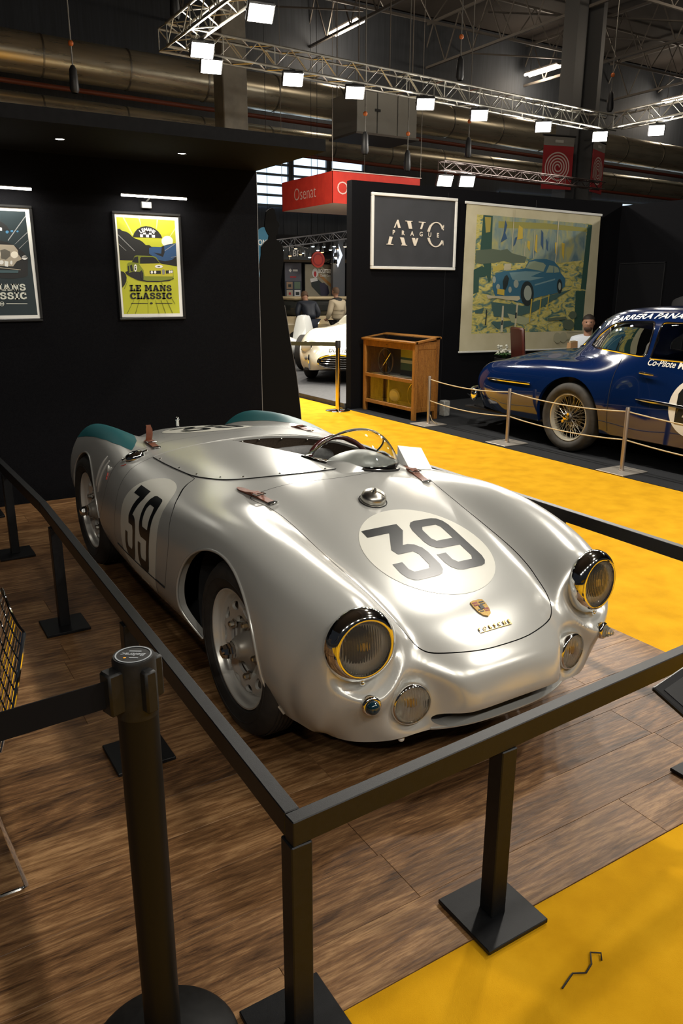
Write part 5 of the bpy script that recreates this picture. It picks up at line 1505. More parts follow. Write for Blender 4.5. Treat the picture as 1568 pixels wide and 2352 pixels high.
# black cut-out figure beside the wall
t = thing('silhouette_standee', 'flat black cut-out of a standing figure in a long dress beside the booth wall', 'standee', (1.305, 3.81, 0))
poly = [(x, max(z, .0)) for x, z in SIL[0][1]]
T = frame_T((0, 0, 0), (1, 0, 0), (0, 0, 1))
MB().prism(poly, -.006, .006, T).build('board', mat('matt_black_board', (.0045, .0045, .0045), .9, spec=.1), t, smooth=0)
MB().box((.14, .10, .15), (.02, .2, .3)).build('foot', blackpaint, t)
m_ = MB(); m_.prism(poly, -.007, -.0065, T)
m_ = MB(); pts = [Vector((x, -.004, z)) for x, z in poly[20:32]]; m_.tube(pts, .003, 5); m_.build('edge', mat('board_edge', (.12, .12, .12), .6), t)

# framed sign AVC PRAGUE
t = thing('framed_sign', 'dark sign in a white frame with a large cream three-letter monogram on the black wall', 'sign', (4.84, 6.40, 2.27))
m_ = MB(); w, h, f = 1.40, .93, .038
for c, d in (((-.03, -.02, h / 2 - f / 2), (w, .04, f)), ((-.03, -.02, -h / 2 + f / 2), (w, .04, f)), ((w / 2 - f / 2 - .03, -.02, 0), (f, .04, h - 2 * f)), ((-w / 2 + f / 2 - .03, -.02, 0), (f, .04, h - 2 * f))): m_.box(c, d, b=.006)
m_.build('frame', mat('white_frame', (.74, .74, .70), .45), t, smooth=0)
MB().box((-.03, -.012, 0), (w - .06, .02, h - .06)).build('panel', noisy(mat('slate_panel', (.035, .037, .042), .55), [(.032, .034, .038), (.042, .044, .05)], nscale=4), t)
T = frame_T((0, -.024, 0), (1, 0, 0), (0, 0, 1))
crm = mat('cream_letters', (.80, .72, .60), .45)
for c, poly in AVC: MB().prism(poly, 0, .006, T).build('letter_piece', crm, t, smooth=0)
cp_ = arc_c(.318, -.008, .150, .160, .110, .148, R(28), R(168), 24); MB().prism(cp_, 0, .006, T).build('letter_piece', crm, t, smooth=0)
cp_ = arc_c(.318, -.008, .150, .160, .110, .148, R(196), R(332), 24); MB().prism(cp_, 0, .006, T).build('letter_piece', crm, t, smooth=0)
for q_ in ([(.432, .052), (.446, .052), (.449, .118), (.440, .118)], [(.436, -.085), (.448, -.085), (.452, -.140), (.442, -.140)]): MB().prism(q_, 0, .006, T).build('letter_piece', crm, t, smooth=0)
x = -.402
for i, ch in enumerate('PRAGUE'):
    vv, ff = text_mesh(ch, .078, bold=.0022, align='LEFT')
    MB().add([(v[0] * 1.0 + x, v[1] - .006 - .012 * i / 5, .007) for v in vv], ff, T).build('caption_letter', crm, t, smooth=0, recalc=False); x += .146

# large rolled print of a coupe
artm = noisy(mat('print_art', (.4, .4, .1), .85), [(.045, .10, .075), (.12, .20, .16), (.46, .40, .10), (.60, .52, .17), (.20, .28, .20)], scale=(1, 1, 2.2), nscale=5.5, detail=3, dist=1.2)
skym = noisy(mat('print_sky', (.2, .26, .26), .85), [(.10, .17, .20), (.20, .27, .24), (.30, .33, .20), (.42, .38, .13)], scale=(1.6, 1, .8), nscale=4, detail=4, dist=.8)
pa = {k: mat('paint_' + k, c, .85) for k, c in dict(band=(.30, .28, .07), dgreen=(.025, .075, .055), lat=(.36, .29, .06), crowd=(.10, .13, .085), yell=(.50, .40, .08), navy=(.035, .085, .17), yellow=(.56, .40, .055), shade=(.055, .115, .105), palegreen=(.36, .38, .22),
      carblue=(.035, .13, .20), carlight=(.17, .29, .31), glass=(.26, .32, .22), ink=(.016, .026, .026), steel2=(.32, .36, .30), ghost=(.40, .38, .25)).items()}
pa['art'] = artm; pa['art_sky'] = skym
pa['canvas'] = noisy(mat('print_canvas', (.56, .51, .33), .9), [(.48, .43, .27), (.58, .53, .36)], nscale=3)
t = thing('roll_down_print', 'large cream roll-down print of a vintage blue coupe on the black wall', 'wall print', (7.0, 6.40, 1.66))
T = frame_T((0, -.03, 0), (1, 0, 0), (0, 0, 1))
q = PAINT[0][1]
cv = MB(); cv.prism(q, -.003, .0, T); cv.build('sheet', pa['canvas'], t, smooth=0)
flat_print('print', PAINT[1:], pa, t, T, step=.0002, z0=.0006)
railm = mat('white_rail', (.66, .66, .62), .4)
a, b = q[0], q[1]; MB().box((0, 0, 0), ((Vector(a) - Vector(b)).length + .06, .035, .02), frame_T(T @ Vector(((a[0] + b[0]) / 2, (a[1] + b[1]) / 2 + .01, 0)), (b[0] - a[0], 0, b[1] - a[1]), (0, 0, 1)), b=.004).build('top_rail', railm, t, smooth=0)
a, b = q[3], q[2]; MB().box((0, 0, 0), ((Vector(a) - Vector(b)).length + .03, .025, .016), frame_T(T @ Vector(((a[0] + b[0]) / 2, (a[1] + b[1]) / 2, 0)), (b[0] - a[0], 0, b[1] - a[1]), (0, 0, 1)), b=.004).build('bottom_rail', railm, t, smooth=0)

# ------------------------------------------------------------------ oak display cabinet (front towards -X)
oak = woodmat('oak_wood', [(.12, .045, .008), (.24, .10, .018), (.36, .165, .035)], (9, 9, 1.2))
t = thing('display_cabinet', 'oak glass-fronted display cabinet with sloping glazed top against the black wall', 'cabinet', (3.96, 5.74, 0))
Wc, Dc = 1.13, .375
def part(name, boxes, m, parent=t, b=.004):
    q_ = MB()
    for c, d in boxes: q_.box(c, d, b=b)
    return q_.build(name, m, parent, smooth=0)
for y_ in (-Wc / 2 + .025, Wc / 2 - .025):
    part('leg', [((.025, y_, .46), (.05, .05, .92))], oak); part('leg', [((Dc - .025, y_, .485), (.05, .05, .97))], oak)
part('front_rail', [((.022, 0, .885), (.036, Wc - .1, .075))], oak); part('front_rail', [((.022, 0, .475), (.036, Wc - .1, .045))], oak); part('front_rail', [((.022, 0, .135), (.036, Wc - .1, .045))], oak)
for y_ in (-Wc / 2 + .016, Wc / 2 - .016):
    part('side_panel', [((Dc / 2, y_, .52), (Dc - .09, .014, .80))], oak); part('side_rail', [((Dc / 2, y_, .90), (Dc - .08, .026, .09)), ((Dc / 2, y_, .13), (Dc - .08, .026, .06))], oak)
part('back_panel', [((Dc - .012, 0, .53), (.014, Wc - .08, .84))], mat('cabinet_back', (.05, .028, .012), .6))
part('shelf', [((Dc / 2, 0, .478), (Dc - .06, Wc - .08, .02))], mat('shelf_white', (.55, .54, .50), .5)); part('shelf', [((Dc / 2, 0, .125), (Dc - .06, Wc - .08, .02))], noisy(mat('shelf_straw', (.32, .22, .07), .7), [(.26, .18, .055), (.36, .26, .09)], nscale=20))
TS = frame_T((Dc / 2 - .002, 0, .963), (1, 0, .135), (0, 1, 0))
part('top_frame', [], oak) if False else None
q_ = MB()
for c, d in (((-Dc / 2 + .005, 0, 0), (.05, Wc + .04, .026)), ((Dc / 2 - .03, 0, 0), (.09, Wc + .04, .026)), ((0, Wc / 2 - .005, 0), (Dc, .05, .026)), ((0, -Wc / 2 + .005, 0), (Dc, .05, .026))): q_.box(c, d, TS, b=.004)
q_.build('top_frame', oak, t, smooth=0)
panem = mat('cabinet_glass', (.96, .97, .95), .015, trans=1., ior=1.25)
q_ = MB(); q_.box((-.015, 0, .004), (Dc - .12, Wc - .06, .004), TS); q_.build('top_pane', panem, t, smooth=0)
for z0, z1 in ((.50, .848), (.160, .452)):
    for y0, y1 in ((-Wc / 2 + .052, .02), (-.01, Wc / 2 - .052)):
        part('sliding_pane', [((.02 if y0 < -.1 else .030, (y0 + y1) / 2, (z0 + z1) / 2), (.004, y1 - y0, z1 - z0))], panem, b=0)
part('display_tray', [((Dc / 2, 0, .865), (Dc - .06, Wc - .10, .012))], mat('tray_black', (.012, .012, .012), .7))
MB().lathe([(.008, 0), (.008, .004)], (.003, .03, .885), (-1, 0, 0), 12).build('keyhole', aged if 'aged nickel' in MATS else mat('keyhole_dark', (.05, .04, .03), .4, 1.), t)
glassy = mat('trophy_glass', (.75, .80, .82), .08, trans=.7)
silv = mat('silverware', (.7, .69, .64), .15, 1.)
for k, (dx, dy, r_) in enumerate(((-.03, .36, .035), (.02, .28, .05), (-.05, .20, .04), (.01, -.22, .03), (-.04, -.30, .026), (.0, -.36, .02))):
    o = MB().lathe([(0, 0), (r_, .001), (r_ * 1.1, .012), (r_ * .8, .03), (r_ * .35, .040), (0, .043)], n=20).build('silver_dish', silv if k % 2 else glassy, loc=(3.96 + Dc / 2 + dx, 5.74 + dy, .8715))
    tag(o, ['clear glass dish at the far end of the cabinet tray', 'ribbed silver dish beside the clear dish in the cabinet tray', 'clear glass bowl in the middle of the cabinet tray', 'small silver dish towards the near end of the cabinet tray', 'small clear dish near the corner of the cabinet tray', 'tiny silver dish at the near corner of the cabinet tray'][k], 'dish', 'dishes under the sloping cabinet top')
# exhibits inside
o = thing('steering_wheel', 'dark wooden steering wheel displayed on the upper cabinet shelf', 'steering wheel', (4.10, 5.98, .49))
MB().tube([(0, .165 * math.cos(a), .168 + .165 * math.sin(a)) for a in np.linspace(0, 2 * PI, 36, endpoint=False)], .011, 10, closed=True).build('rim', mat('aged_wood_rim', (.10, .055, .02), .35), o)
q_ = MB()
for k in range(4): a = PI / 4 + k * PI / 2; q_.cyl((0, 0, .168), (0, .16 * math.cos(a), .168 + .16 * math.sin(a)), .007, n=8)
q_.lathe([(.03, -.006), (.03, .006)], (0, 0, .168), (1, 0, 0), 20); q_.build('spokes', silv, o)
o = thing('painted_panel', 'green and yellow striped painted panel on the upper cabinet shelf', 'panel', (4.22, 5.56, .489))
for k, (z0, z1, c) in enumerate(((0, .07, (.012, .012, .012)), (.07, .16, (.03, .10, .055)), (.16, .20, (.45, .48, .38)), (.20, .23, (.02, .08, .05)), (.23, .345, (.42, .36, .01)))):
    MB().box((0, 0, (z0 + z1) / 2), (.012, .50, z1 - z0)).build('stripe', mat('panel_stripe_%d' % k, c, .4), o)
o = MB().box((0, 0, .006), (.16, .42, .012)).build('open_book', mat('book_paper', (.55, .55, .52), .6), loc=(4.08, 5.62, .4885)); tag(o, 'open white booklet lying on the upper cabinet shelf', 'book')
o = thing('headlamp_unit', 'round brass headlamp on the lower cabinet shelf', 'headlamp', (4.12, 5.80, .1355))
MB().lathe([(.085, 0), (.09, .02), (.08, .05), (.05, .08), (0, .09)], (0, 0, .10), (.9, .3, .15), 28).build('bowl', mat('brass', (.55, .38, .12), .25, 1.), o)
MB().lathe([(.084, 0), (.07, -.02), (0, -.026)], (0, 0, .10), (.9, .3, .15), 28).build('lens', mat('amber_glass', (.75, .62, .30), .1, trans=.3), o)
MB().box((.01, 0, .01), (.06, .10, .02), b=.004).build('foot', mat('brass'), o)
o = thing('brass_hoop', 'thin brass ring leaning on the lower cabinet shelf', 'ring', (4.16, 5.42, .1355))
MB().tube([(.02 * math.sin(a), .15 * math.cos(a), .152 + .145 * math.sin(a)) for a in np.linspace(0, 2 * PI, 36, endpoint=False)], .006, 8, closed=True).build('ring', mat('brass'), o)
MB().cyl((0, -.10, .06), (0, .09, .23), .003).build('needle', silv, o)
o = MB().box((0, 0, .10), (.10, .10, .20), b=.01).build('junction_box', noisy(mat('galvanised', (.30, .30, .28), .6), [(.22, .22, .2), (.40, .40, .38)], nscale=30), loc=(4.55, 5.30, .001)); tag(o, 'small grey box on the carpet behind the display cabinet', 'box')

# ------------------------------------------------------------------ steel stanchion, yellow reflection put into its colour, and rope posts
yellow_sheen = mat('polished_steel_post', (.72, .60, .36), .12, 1.)
t = thing('queue_stanchion', 'polished metal stanchion standing on the yellow carpet beside the display cabinet', 'stanchion', (3.61, 6.37, 0))
MB().lathe([(.165, -.001), (.165, .006), (.15, .012), (.03, .022)], n=40).build('base', chrome_, t); MB().lathe([(.030, .015), (.030, .86)], n=28).build('post', yellow_sheen, t)
MB().lathe([(.034, .82), (.034, .905), (.03, .912), (0, .912)], n=28).build('belt_head', blackpaint, t)
q_ = MB(); q_.box((-.55, .55, .865), (1.5, .004, .055), Matrix.Rotation(R(-42), 4, 'Z') @ Matrix.Translation((-.25, -.5, 0))); 
tb = MB(); tb.add([(-.02, .02, .84), (-.02, .02, .89), (-.95, 1.0, .885), (-.95, 1.0, .835), (-.022, .017, .84), (-.022, .017, .89), (-.952, .997, .885), (-.952, .997, .835)], [(0, 1, 2, 3), (7, 6, 5, 4), (0, 4, 5, 1), (3, 2, 6, 7), (1, 5, 6, 2), (0, 3, 7, 4)]); tb.build('belt', mat('grey_belt', (.05, .055, .03), .7), t, smooth=0)
postm = mat('brushed_rose_steel', (.42, .36, .31), .38, .85)
ropem = noisy(mat('cream_rope', (.52, .42, .25), .9), [(.42, .33, .19), (.58, .48, .30)], nscale=120)
RP = [(3.985, 4.905), (3.982, 3.555), (3.950, 2.055), (3.93, .35)]
rlab = ['beside the display cabinet', 'in front of the nose of the blue coupe', 'behind the front wheel of the blue coupe', 'outside the right picture edge']
for (x, y), lb in zip(RP, rlab):
    t = thing('rope_post', 'short steel rope post %s' % lb, 'rope post', (x, y, .001), group='rope posts along the yellow aisle')
    MB().box((0, 0, .005), (.33, .30, .008), b=.002).build('base_plate', mat('plate_steel', (.36, .33, .29), .45, .5), t, smooth=0)
    MB().lathe([(.0185, .004), (.0185, .565), (.016, .572), (0, .573)], n=20).build('post', postm, t)
    MB().lathe([(.026, .008), (.026, .014), (.019, .018)], n=20).build('collar', postm, t)
def rope(a, b, z, sag, lb):
    pts = []
    for k in range(25):
        s_ = k / 24; x = a[0] + (b[0] - a[0]) * s_; y = a[1] + (b[1] - a[1]) * s_
        pts.append((x, y, z - sag * 4 * s_ * (1 - s_)))
    o = MB().tube(pts, .0062, 8).build('rope', ropem); tag(o, lb, 'rope', 'ropes along the yellow aisle')
names = ['between the cabinet post and the coupe nose post', 'in front of the wire wheel of the blue coupe', 'below the white door roundel of the blue coupe']
for i in range(3):
    a = (RP[i][0], RP[i][1] - .024); b = (RP[i + 1][0], RP[i + 1][1] + .024)
    rope(a, b, .535, .035, 'upper cream rope %s' % names[i]); rope(a, b, .285, .035, 'lower cream rope %s' % names[i])
o = MB().tube([(3.985, 4.876, .12), (4.0, 4.86, .06), (4.03, 4.83, .02), (4.06, 4.82, .012)], .005, 6).build('rope', ropem); tag(o, 'loose rope end hanging at the post beside the display cabinet', 'rope', 'ropes along the yellow aisle')

# ================================================================== blue coupe
bluep = mat('deep_blue_paint', (.0018, .011, .058), .10, 0., coat=1., coat_rough=.03)
BX = 4.985
BG = [
    [(0, 4.72, .28), (.2, 4.70, .28), (.35, 4.62, .28), (.45, 4.55, .28), (.55, 4.46, .28), (.64, 4.36, .28), (.70, 4.26, .28), (.735, 4.16, .28), (.755, 4.06, .27), (.76, 3.96, .26)],
    [(0, 4.84, .45), (.2, 4.82, .45), (.35, 4.70, .47), (.45, 4.60, .50), (.55, 4.52, .54), (.66, 4.44, .55), (.73, 4.34, .50), (.77, 4.22, .44), (.785, 4.10, .37), (.775, 3.98, .28)],
    [(0, 4.80, .62), (.2, 4.76, .62), (.35, 4.60, .63), (.45, 4.50, .66), (.56, 4.42, .71), (.67, 4.34, .70), (.75, 4.24, .62), (.79, 4.14, .52), (.805, 4.02, .41), (.785, 3.92, .27)],
    [(0, 4.55, .76), (.2, 4.52, .755), (.34, 4.40, .735), (.45, 4.28, .735), (.57, 4.20, .79), (.68, 4.14, .775), (.765, 4.06, .69), (.805, 3.98, .57), (.82, 3.90, .43), (.79, 3.84, .26)],
    [(0, 3.98, .895), (.2, 3.96, .89), (.34, 3.90, .85), (.46, 3.82, .82), (.58, 3.76, .85), (.69, 3.72, .83), (.775, 3.70, .74), (.815, 3.68, .61), (.825, 3.66, .44), (.79, 3.66, .26)],
    [(0, 3.58, .945), (.2, 3.55, .94), (.36, 3.48, .905), (.48, 3.42, .86), (.59, 3.37, .873), (.70, 3.34, .85), (.785, 3.32, .76), (.825, 3.30, .62), (.83, 3.28, .44), (.79, 3.28, .25)],
    [(0, 3.42, .97), (.2, 3.38, .975), (.38, 3.24, .975), (.50, 3.10, .95), (.60, 3.02, .895), (.70, 3.00, .86), (.785, 2.98, .77), (.825, 2.97, .62), (.83, 2.96, .44), (.79, 2.96, .25)],
    [(0, 3.24, 1.16), (.2, 3.19, 1.165), (.40, 3.00, 1.15), (.53, 2.84, 1.07), (.62, 2.76, .965), (.70, 2.72, .88), (.785, 2.70, .78), (.825, 2.69, .63), (.83, 2.68, .45), (.79, 2.68, .25)],
    [(0, 3.00, 1.335), (.2, 2.95, 1.335), (.40, 2.77, 1.305), (.54, 2.60, 1.19), (.62, 2.50, 1.04), (.695, 2.45, .93), (.772, 2.44, .80), (.808, 2.43, .64), (.812, 2.43, .45), (.782, 2.43, .25)],
    [(0, 2.60, 1.405), (.2, 2.56, 1.398), (.41, 2.42, 1.36), (.555, 2.30, 1.24), (.635, 2.20, 1.07), (.69, 2.18, .96), (.735, 2.18, .82), (.762, 2.18, .65), (.772, 2.18, .45), (.765, 2.18, .25)],
    [(0, 1.95, 1.425), (.2, 1.94, 1.418), (.42, 1.88, 1.38), (.57, 1.85, 1.26), (.65, 1.82, 1.08), (.69, 1.80, .97), (.735, 1.80, .83), (.762, 1.80, .65), (.772, 1.80, .45), (.765, 1.80, .25)],
    [(0, 1.35, 1.39), (.2, 1.35, 1.38), (.41, 1.35, 1.335), (.55, 1.35, 1.21), (.635, 1.35, 1.06), (.70, 1.35, .97), (.77, 1.35, .84), (.80, 1.35, .65), (.805, 1.35, .45), (.78, 1.35, .25)],
    [(0, .75, 1.25), (.19, .75, 1.24), (.38, .75, 1.18), (.52, .75, 1.07), (.61, .75, .985), (.69, .75, .93), (.775, .75, .83), (.815, .75, .65), (.82, .75, .45), (.79, .75, .25)],
    [(0, .15, 1.02), (.18, .15, 1.01), (.34, .15, .97), (.47, .15, .91), (.58, .15, .89), (.68, .15, .87), (.775, .15, .80), (.82, .15, .64), (.825, .15, .45), (.79, .15, .26)],
    [(0, -.45, .84), (.17, -.45, .835), (.32, -.45, .80), (.45, -.45, .77), (.56, -.44, .79), (.66, -.42, .78), (.75, -.40, .70), (.79, -.38, .57), (.795, -.36, .42), (.76, -.36, .28)],
    [(0, -.85, .62), (.17, -.84, .62), (.32, -.82, .60), (.45, -.80, .58), (.54, -.78, .60), (.62, -.74, .59), (.68, -.70, .53), (.71, -.66, .45), (.71, -.64, .38), (.69, -.62, .29)],
    [(0, -.88, .32), (.17, -.87, .32), (.32, -.85, .32), (.45, -.82, .32), (.53, -.79, .32), (.59, -.75, .32), (.63, -.71, .31), (.65, -.68, .31), (.655, -.66, .30), (.65, -.64, .29)],
]
BFULL = np.array([[(BX - x, y, z) for x, y, z in r[:0:-1]] + [(BX + x, y, z) for x, y, z in r] for r in BG])
bg_ = loft(BFULL, 10, 8)
blue = thing('blue_coupe', 'deep blue vintage coupe with white race lettering behind the rope posts', 'car', (BX, 2.0, 0))
BOFF = Vector((-BX, -2.0, 0))
bs = Skin(bg_)
BB = bs.bvh()
WIN1 = spline([(2.975, 1.035), (2.955, 1.09), (2.90, 1.155), (2.80, 1.222), (2.69, 1.258), (2.50, 1.276)], 4) + [(2.25, 1.284), (2.222, 1.20), (2.205, .985), (2.28, .982), (2.6, 1.003), (2.90, 1.018)]
WIN2 = [(2.165, 1.283), (1.85, 1.285), (1.60, 1.272)] + spline([(1.40, 1.235), (1.30, 1.15), (1.33, 1.0)], 5) + [(1.7, .968), (2.15, .970)]
WS = spline([(-.36, 1.0), (-.22, .99), (0, .985), (.22, .99), (.36, 1.0), (.395, 1.05), (.365, 1.16), (.29, 1.24), (.16, 1.275), (0, 1.28), (-.16, 1.275), (-.29, 1.24), (-.365, 1.16), (-.395, 1.05)], 4, closed=True)
def f_w1(V): return np.where((np.abs(V[:, 0] - BX) > .45) & (V[:, 2] > .9), in_poly(V[:, 1], V[:, 2], WIN1), -1.)
def f_w2(V): return np.where((np.abs(V[:, 0] - BX) > .45) & (V[:, 2] > .9), in_poly(V[:, 1], V[:, 2], WIN2), -1.)
def f_ws(V): return np.where((V[:, 1] > 2.62) & (V[:, 2] > .95), in_poly(V[:, 0] - BX, V[:, 2], WS), -1.)
BA = (2.945, .355, .395, .385)
def f_arch(c):
    def fn(V):
        q = np.hypot((V[:, 1] - c[0]) / c[2], (V[:, 2] - c[1]) / c[3]); q = np.where(V[:, 2] < c[1], np.abs(V[:, 1] - c[0]) / c[2], q)
        return np.where(np.abs(V[:, 0] - BX) > .45, q - 1, 1.)
    return fn
panes = []
for fn, nm in ((f_w1, 'side_window'), (f_w2, 'side_window'), (f_ws, 'windscreen')):
    g_ = bs.copy(); g_.trim(fn); panes.append((nm, g_))
edges_ = []
for fn in (f_w1, f_w2, f_ws): edges_.append(bs.trim(lambda V, fn=fn: -fn(V) + .0005))
ae = bs.trim(f_arch(BA)); bs.trim(f_arch((.12, .36, .40, .33)))
def shift(m_): m_.v = [tuple(Vector(p) + BOFF) for p in m_.v]; return m_
mbb = bs.mesh()
for lp in bs.loops(ae): flange(mbb, smooth_loop(lp), (.04 if lp[0].x < BX else -.04, 0, 0))
cb = shift(mbb).build('body_shell', bluep, blue, smooth=60, recalc=False)
cgl = mat('car_window_glass', (.86, .90, .90), .01, trans=1., ior=1.12)
for nm, g_ in panes:
    for sx in ((-1, 1) if nm == 'side_window' else (0,)):
        h_ = g_.copy(); h_.F = [f for f in h_.F if (h_.V[f[0]][0] - BX) * sx >= 0]
        shift(h_.mesh()).build(nm, cgl, blue, smooth=60, recalc=False)
for e in edges_:
    for lp in bs.loops(e): MB().tube(smooth_loop([p + BOFF for p in lp]), .009, 6).build('window_trim', chrome_, blue)
# dark cabin tub, far seats
m_ = MB(); m_.box((0, -.35, .55), (1.30, 2.9, .5)); m_.box((0, .95, .76), (1.1, .5, .25), b=.08)
m_.build('cabin_tub', mat('cabin_dark', (.018, .019, .021), .7), blue)
m_ = MB()
for sx in (-.36, .36): m_.box((sx, -.25, .86), (.5, .5, .14), b=.05); m_.box((sx, -.55, 1.02), (.5, .16, .46), Matrix.Identity(4), b=.06)
m_.build('seats', mat('grey_seat', (.08, .085, .09), .5), blue)
# wheels
def wire_wheel(parent, loc, r=.342, side=-1):
    m_ = MB(); s_ = r / .3185
    m_.lathe([(a * s_, b * 1.15) for a, b in tyre_prof], (0, 0, 0), (1, 0, 0), 56)
    w = m_.build('wheel', noisy(mat('worn_tyre', (.03, .027, .022), .8), [(.018, .016, .013), (.045, .040, .032)], nscale=12), parent, smooth=40, loc=loc)
    if side < 0: w.rotation_euler = (0, 0, PI)
    m_ = MB(); m_.lathe([(.236, .045), (.240, .056), (.232, .062), (.222, .056), (.214, .030), (.205, .0), (.214, -.03), (.236, -.045)], (0, 0, 0), (1, 0, 0), 56); m_.build('rim', mat('cream_rim', (.50, .46, .36), .3, .5), w)
    m_ = MB()
    for k in range(60):
        a = 2 * PI * k / 60; b = a + (.35 if k % 2 else -.35); h = .05 if k % 4 < 2 else -.01
        m_.cyl((h, .045 * math.cos(b), .045 * math.sin(b)), (.020 if k % 3 else -.015, .210 * math.cos(a), .210 * math.sin(a)), .0022, n=5)
    m_.build('spokes', mat('spoke_steel', (.55, .52, .44), .3, .9), w)
    m_ = MB(); m_.lathe([(.052, -.04), (.050, .05), (.044, .062), (.034, .07)], (0, 0, 0), (1, 0, 0), 24); m_.lathe([(.11, -.045), (.11, -.03), (0, -.03)], (0, 0, 0), (1, 0, 0), 24); m_.build('hub', mat('hub_dark', (.08, .075, .07), .4, .8), w)
    m_ = MB(); m_.lathe([(.036, .068), (.034, .085), (.024, .105), (0, .115)], (0, 0, 0), (1, 0, 0), 8)
    for a in (.9, .9 + PI): m_.box((.09, .05 * math.cos(a), .05 * math.sin(a)), (.014, .03, .03), b=.004)
    m_.build('knock_off', mat('brass_gold', (.70, .52, .18), .15, 1.), w)
for sx in (-1, 1):
    wire_wheel(blue, (sx * .735, .945, .342), side=sx); wire_wheel(blue, (sx * .735, -1.88, .342), side=sx)
m_ = MB()
for sx in (-1, 1): m_.box((sx * .48, .945, .50), (.02, .85, .5)); m_.box((sx * .60, .945, .755), (.22, .4, .01))
m_.box((0, .3, .24), (1.4, 4.6, .02)); m_.box((0, 2.0, .5), (.9, .8, .3)); m_.build('underbody', dark, blue)
def bside(y, z, off=0.):
    p, n, _, _ = BB.ray_cast(Vector((BX - 2, y, z)), Vector((1, 0, 0)))
    if p is None: p, n, _, d = BB.find_nearest(Vector((BX - .7, y, z)))
    if n.x > 0: n = -n
    return p + n * off + BOFF, n
# chrome strips, handle, bumper
for (ya, za, yb, zb) in ((4.15, .612, 3.45, .622), (2.19, .612, .9, .575)):
    m_ = MB(); pts = [bside(ya + (yb - ya) * k / 14, za + (zb - za) * k / 14, .006)[0] for k in range(15)]
    m_.tube(pts, [.006] + [.015] * 13 + [.012], 8); m_.build('chrome_strip', chrome_, blue)
m_ = MB(); p = bside(2.185, .84, .03)[0]; p2 = bside(2.04, .832, .03)[0]; m_.tube([p + Vector((.03, 0, 0)), p, (p + p2) / 2 + Vector((-.004, 0, 0)), p2], [.014, .012, .013, .008], 10); m_.build('door_handle', chrome_, blue)
m_ = MB(); m_.tube([Vector(q) + BOFF for q in ((BX - .74, 4.40, .40), (BX - .66, 4.56, .40), (BX - .45, 4.76, .40), (BX, 4.89, .40), (BX + .45, 4.76, .40), (BX + .66, 4.56, .40))], .04, 10); m_.ball(Vector((BX - .745, 4.40, .40)) + BOFF, .05, 12, 8, sc=(.7, 1, 1.5)); m_.build('bumper', chrome_, blue)
m_ = MB(); m_.tube([bside(2.455, z, .0015)[0] for z in np.linspace(.28, .95, 12)], .0025, 5); m_.tube([bside(1.25, z, .0015)[0] for z in np.linspace(.30, .93, 12)], .0025, 5); m_.build('door_gap', gapm, blue)
# lettering on roof side and door
creamw = mat('race_lettering_white', (.72, .70, .63), .5)
def side_text(txt, path, size, bold, shear, stretch=1., name='race_lettering', rise=1.):
    """text bent along a (Y, Z) path on the coupe's flank, reading towards -Y"""
    P = np.array(spline(path, 10)); seg = np.r_[0, np.cumsum(np.hypot(*np.diff(P, axis=0).T))]
    vv, ff = text_mesh(txt, size, bold, shear, align='LEFT')
    x0 = min(v[0] for v in vv)
    bm = bmesh.new(); bv = [bm.verts.new((v[0] - x0, v[1], 0)) for v in vv]
    for f in ff: bm.faces.new([bv[i] for i in f])
    for v in bm.verts:
        u, h = v.co.x * stretch, v.co.y * rise
        y = np.interp(u, seg, P[:, 0]); z = np.interp(u, seg, P[:, 1])
        y2 = np.interp(u + .02, seg, P[:, 0]); z2 = np.interp(u + .02, seg, P[:, 1])
        t_ = Vector((y2 - y, z2 - z)); t_ = t_.normalized() if t_.length > 1e-6 else Vector((-1, 0))
        nrm = Vector((t_.y, -t_.x)); nrm = nrm if nrm.y > 0 else -nrm
        q, n = bside(y + nrm.x * h, z + nrm.y * h, .003)
        v.co = q
    me = bpy.data.meshes.new(name); bm.to_mesh(me); bm.free(); me.materials.append(creamw)
    o = bpy.data.objects.new(name, me); COL.objects.link(o); o.parent = blue
    return o
side_text('II CARRERA PANAMERICANA', [(2.905, 1.228), (2.85, 1.252), (2.75, 1.280), (2.6, 1.305), (2.4, 1.322), (2.1, 1.336), (1.8, 1.338), (1.4, 1.30), (.9, 1.18)], .100, .0022, .22, 1.15, rise=.62)
side_text('Co-Pilote', [(2.155, .938), (1.9, .936), (1.5, .93)], .078, .0012, .30, .95)
side_text('MARTIN', [(1.845, .936), (1.7, .934), (1.2, .93)], .084, .003, .12, 1.0)
dr, df = disc2d(.25, .25, n=48)
def rproj(u, v):
    q, n = bside(1.60 - u, .60 + v); return q, n
drape((dr, df), rproj, 'door_roundel', mat('roundel_white', (.72, .70, .62), .5), blue, off=.003, res=.05)
drape(place(numeral([(0, 0), (1, 0), (1, .22), (.45, .22), (1, .6), (1, .85), (.8, 1), (.2, 1), (0, .85), (0, .65), (.25, .65), (.3, .78), (.7, .78), (.72, .62), (0, .18)]), lambda x, y: (-.17 + x * .15, -.15 + y * .3)), rproj, 'door_number', inkblack, blue, off=.005, res=.05)
drape(place(numeral(FIG3), lambda x, y: (.02 + x * .15, -.15 + y * .3)), rproj, 'door_number', inkblack, blue, off=.005, res=.05)

# ================================================================== people
skinm = mat('skin', (.36, .19, .12), .55); hairm = mat('dark_hair', (.018, .012, .008), .7); greyhair = mat('grey_hair', (.10, .09, .08), .7)


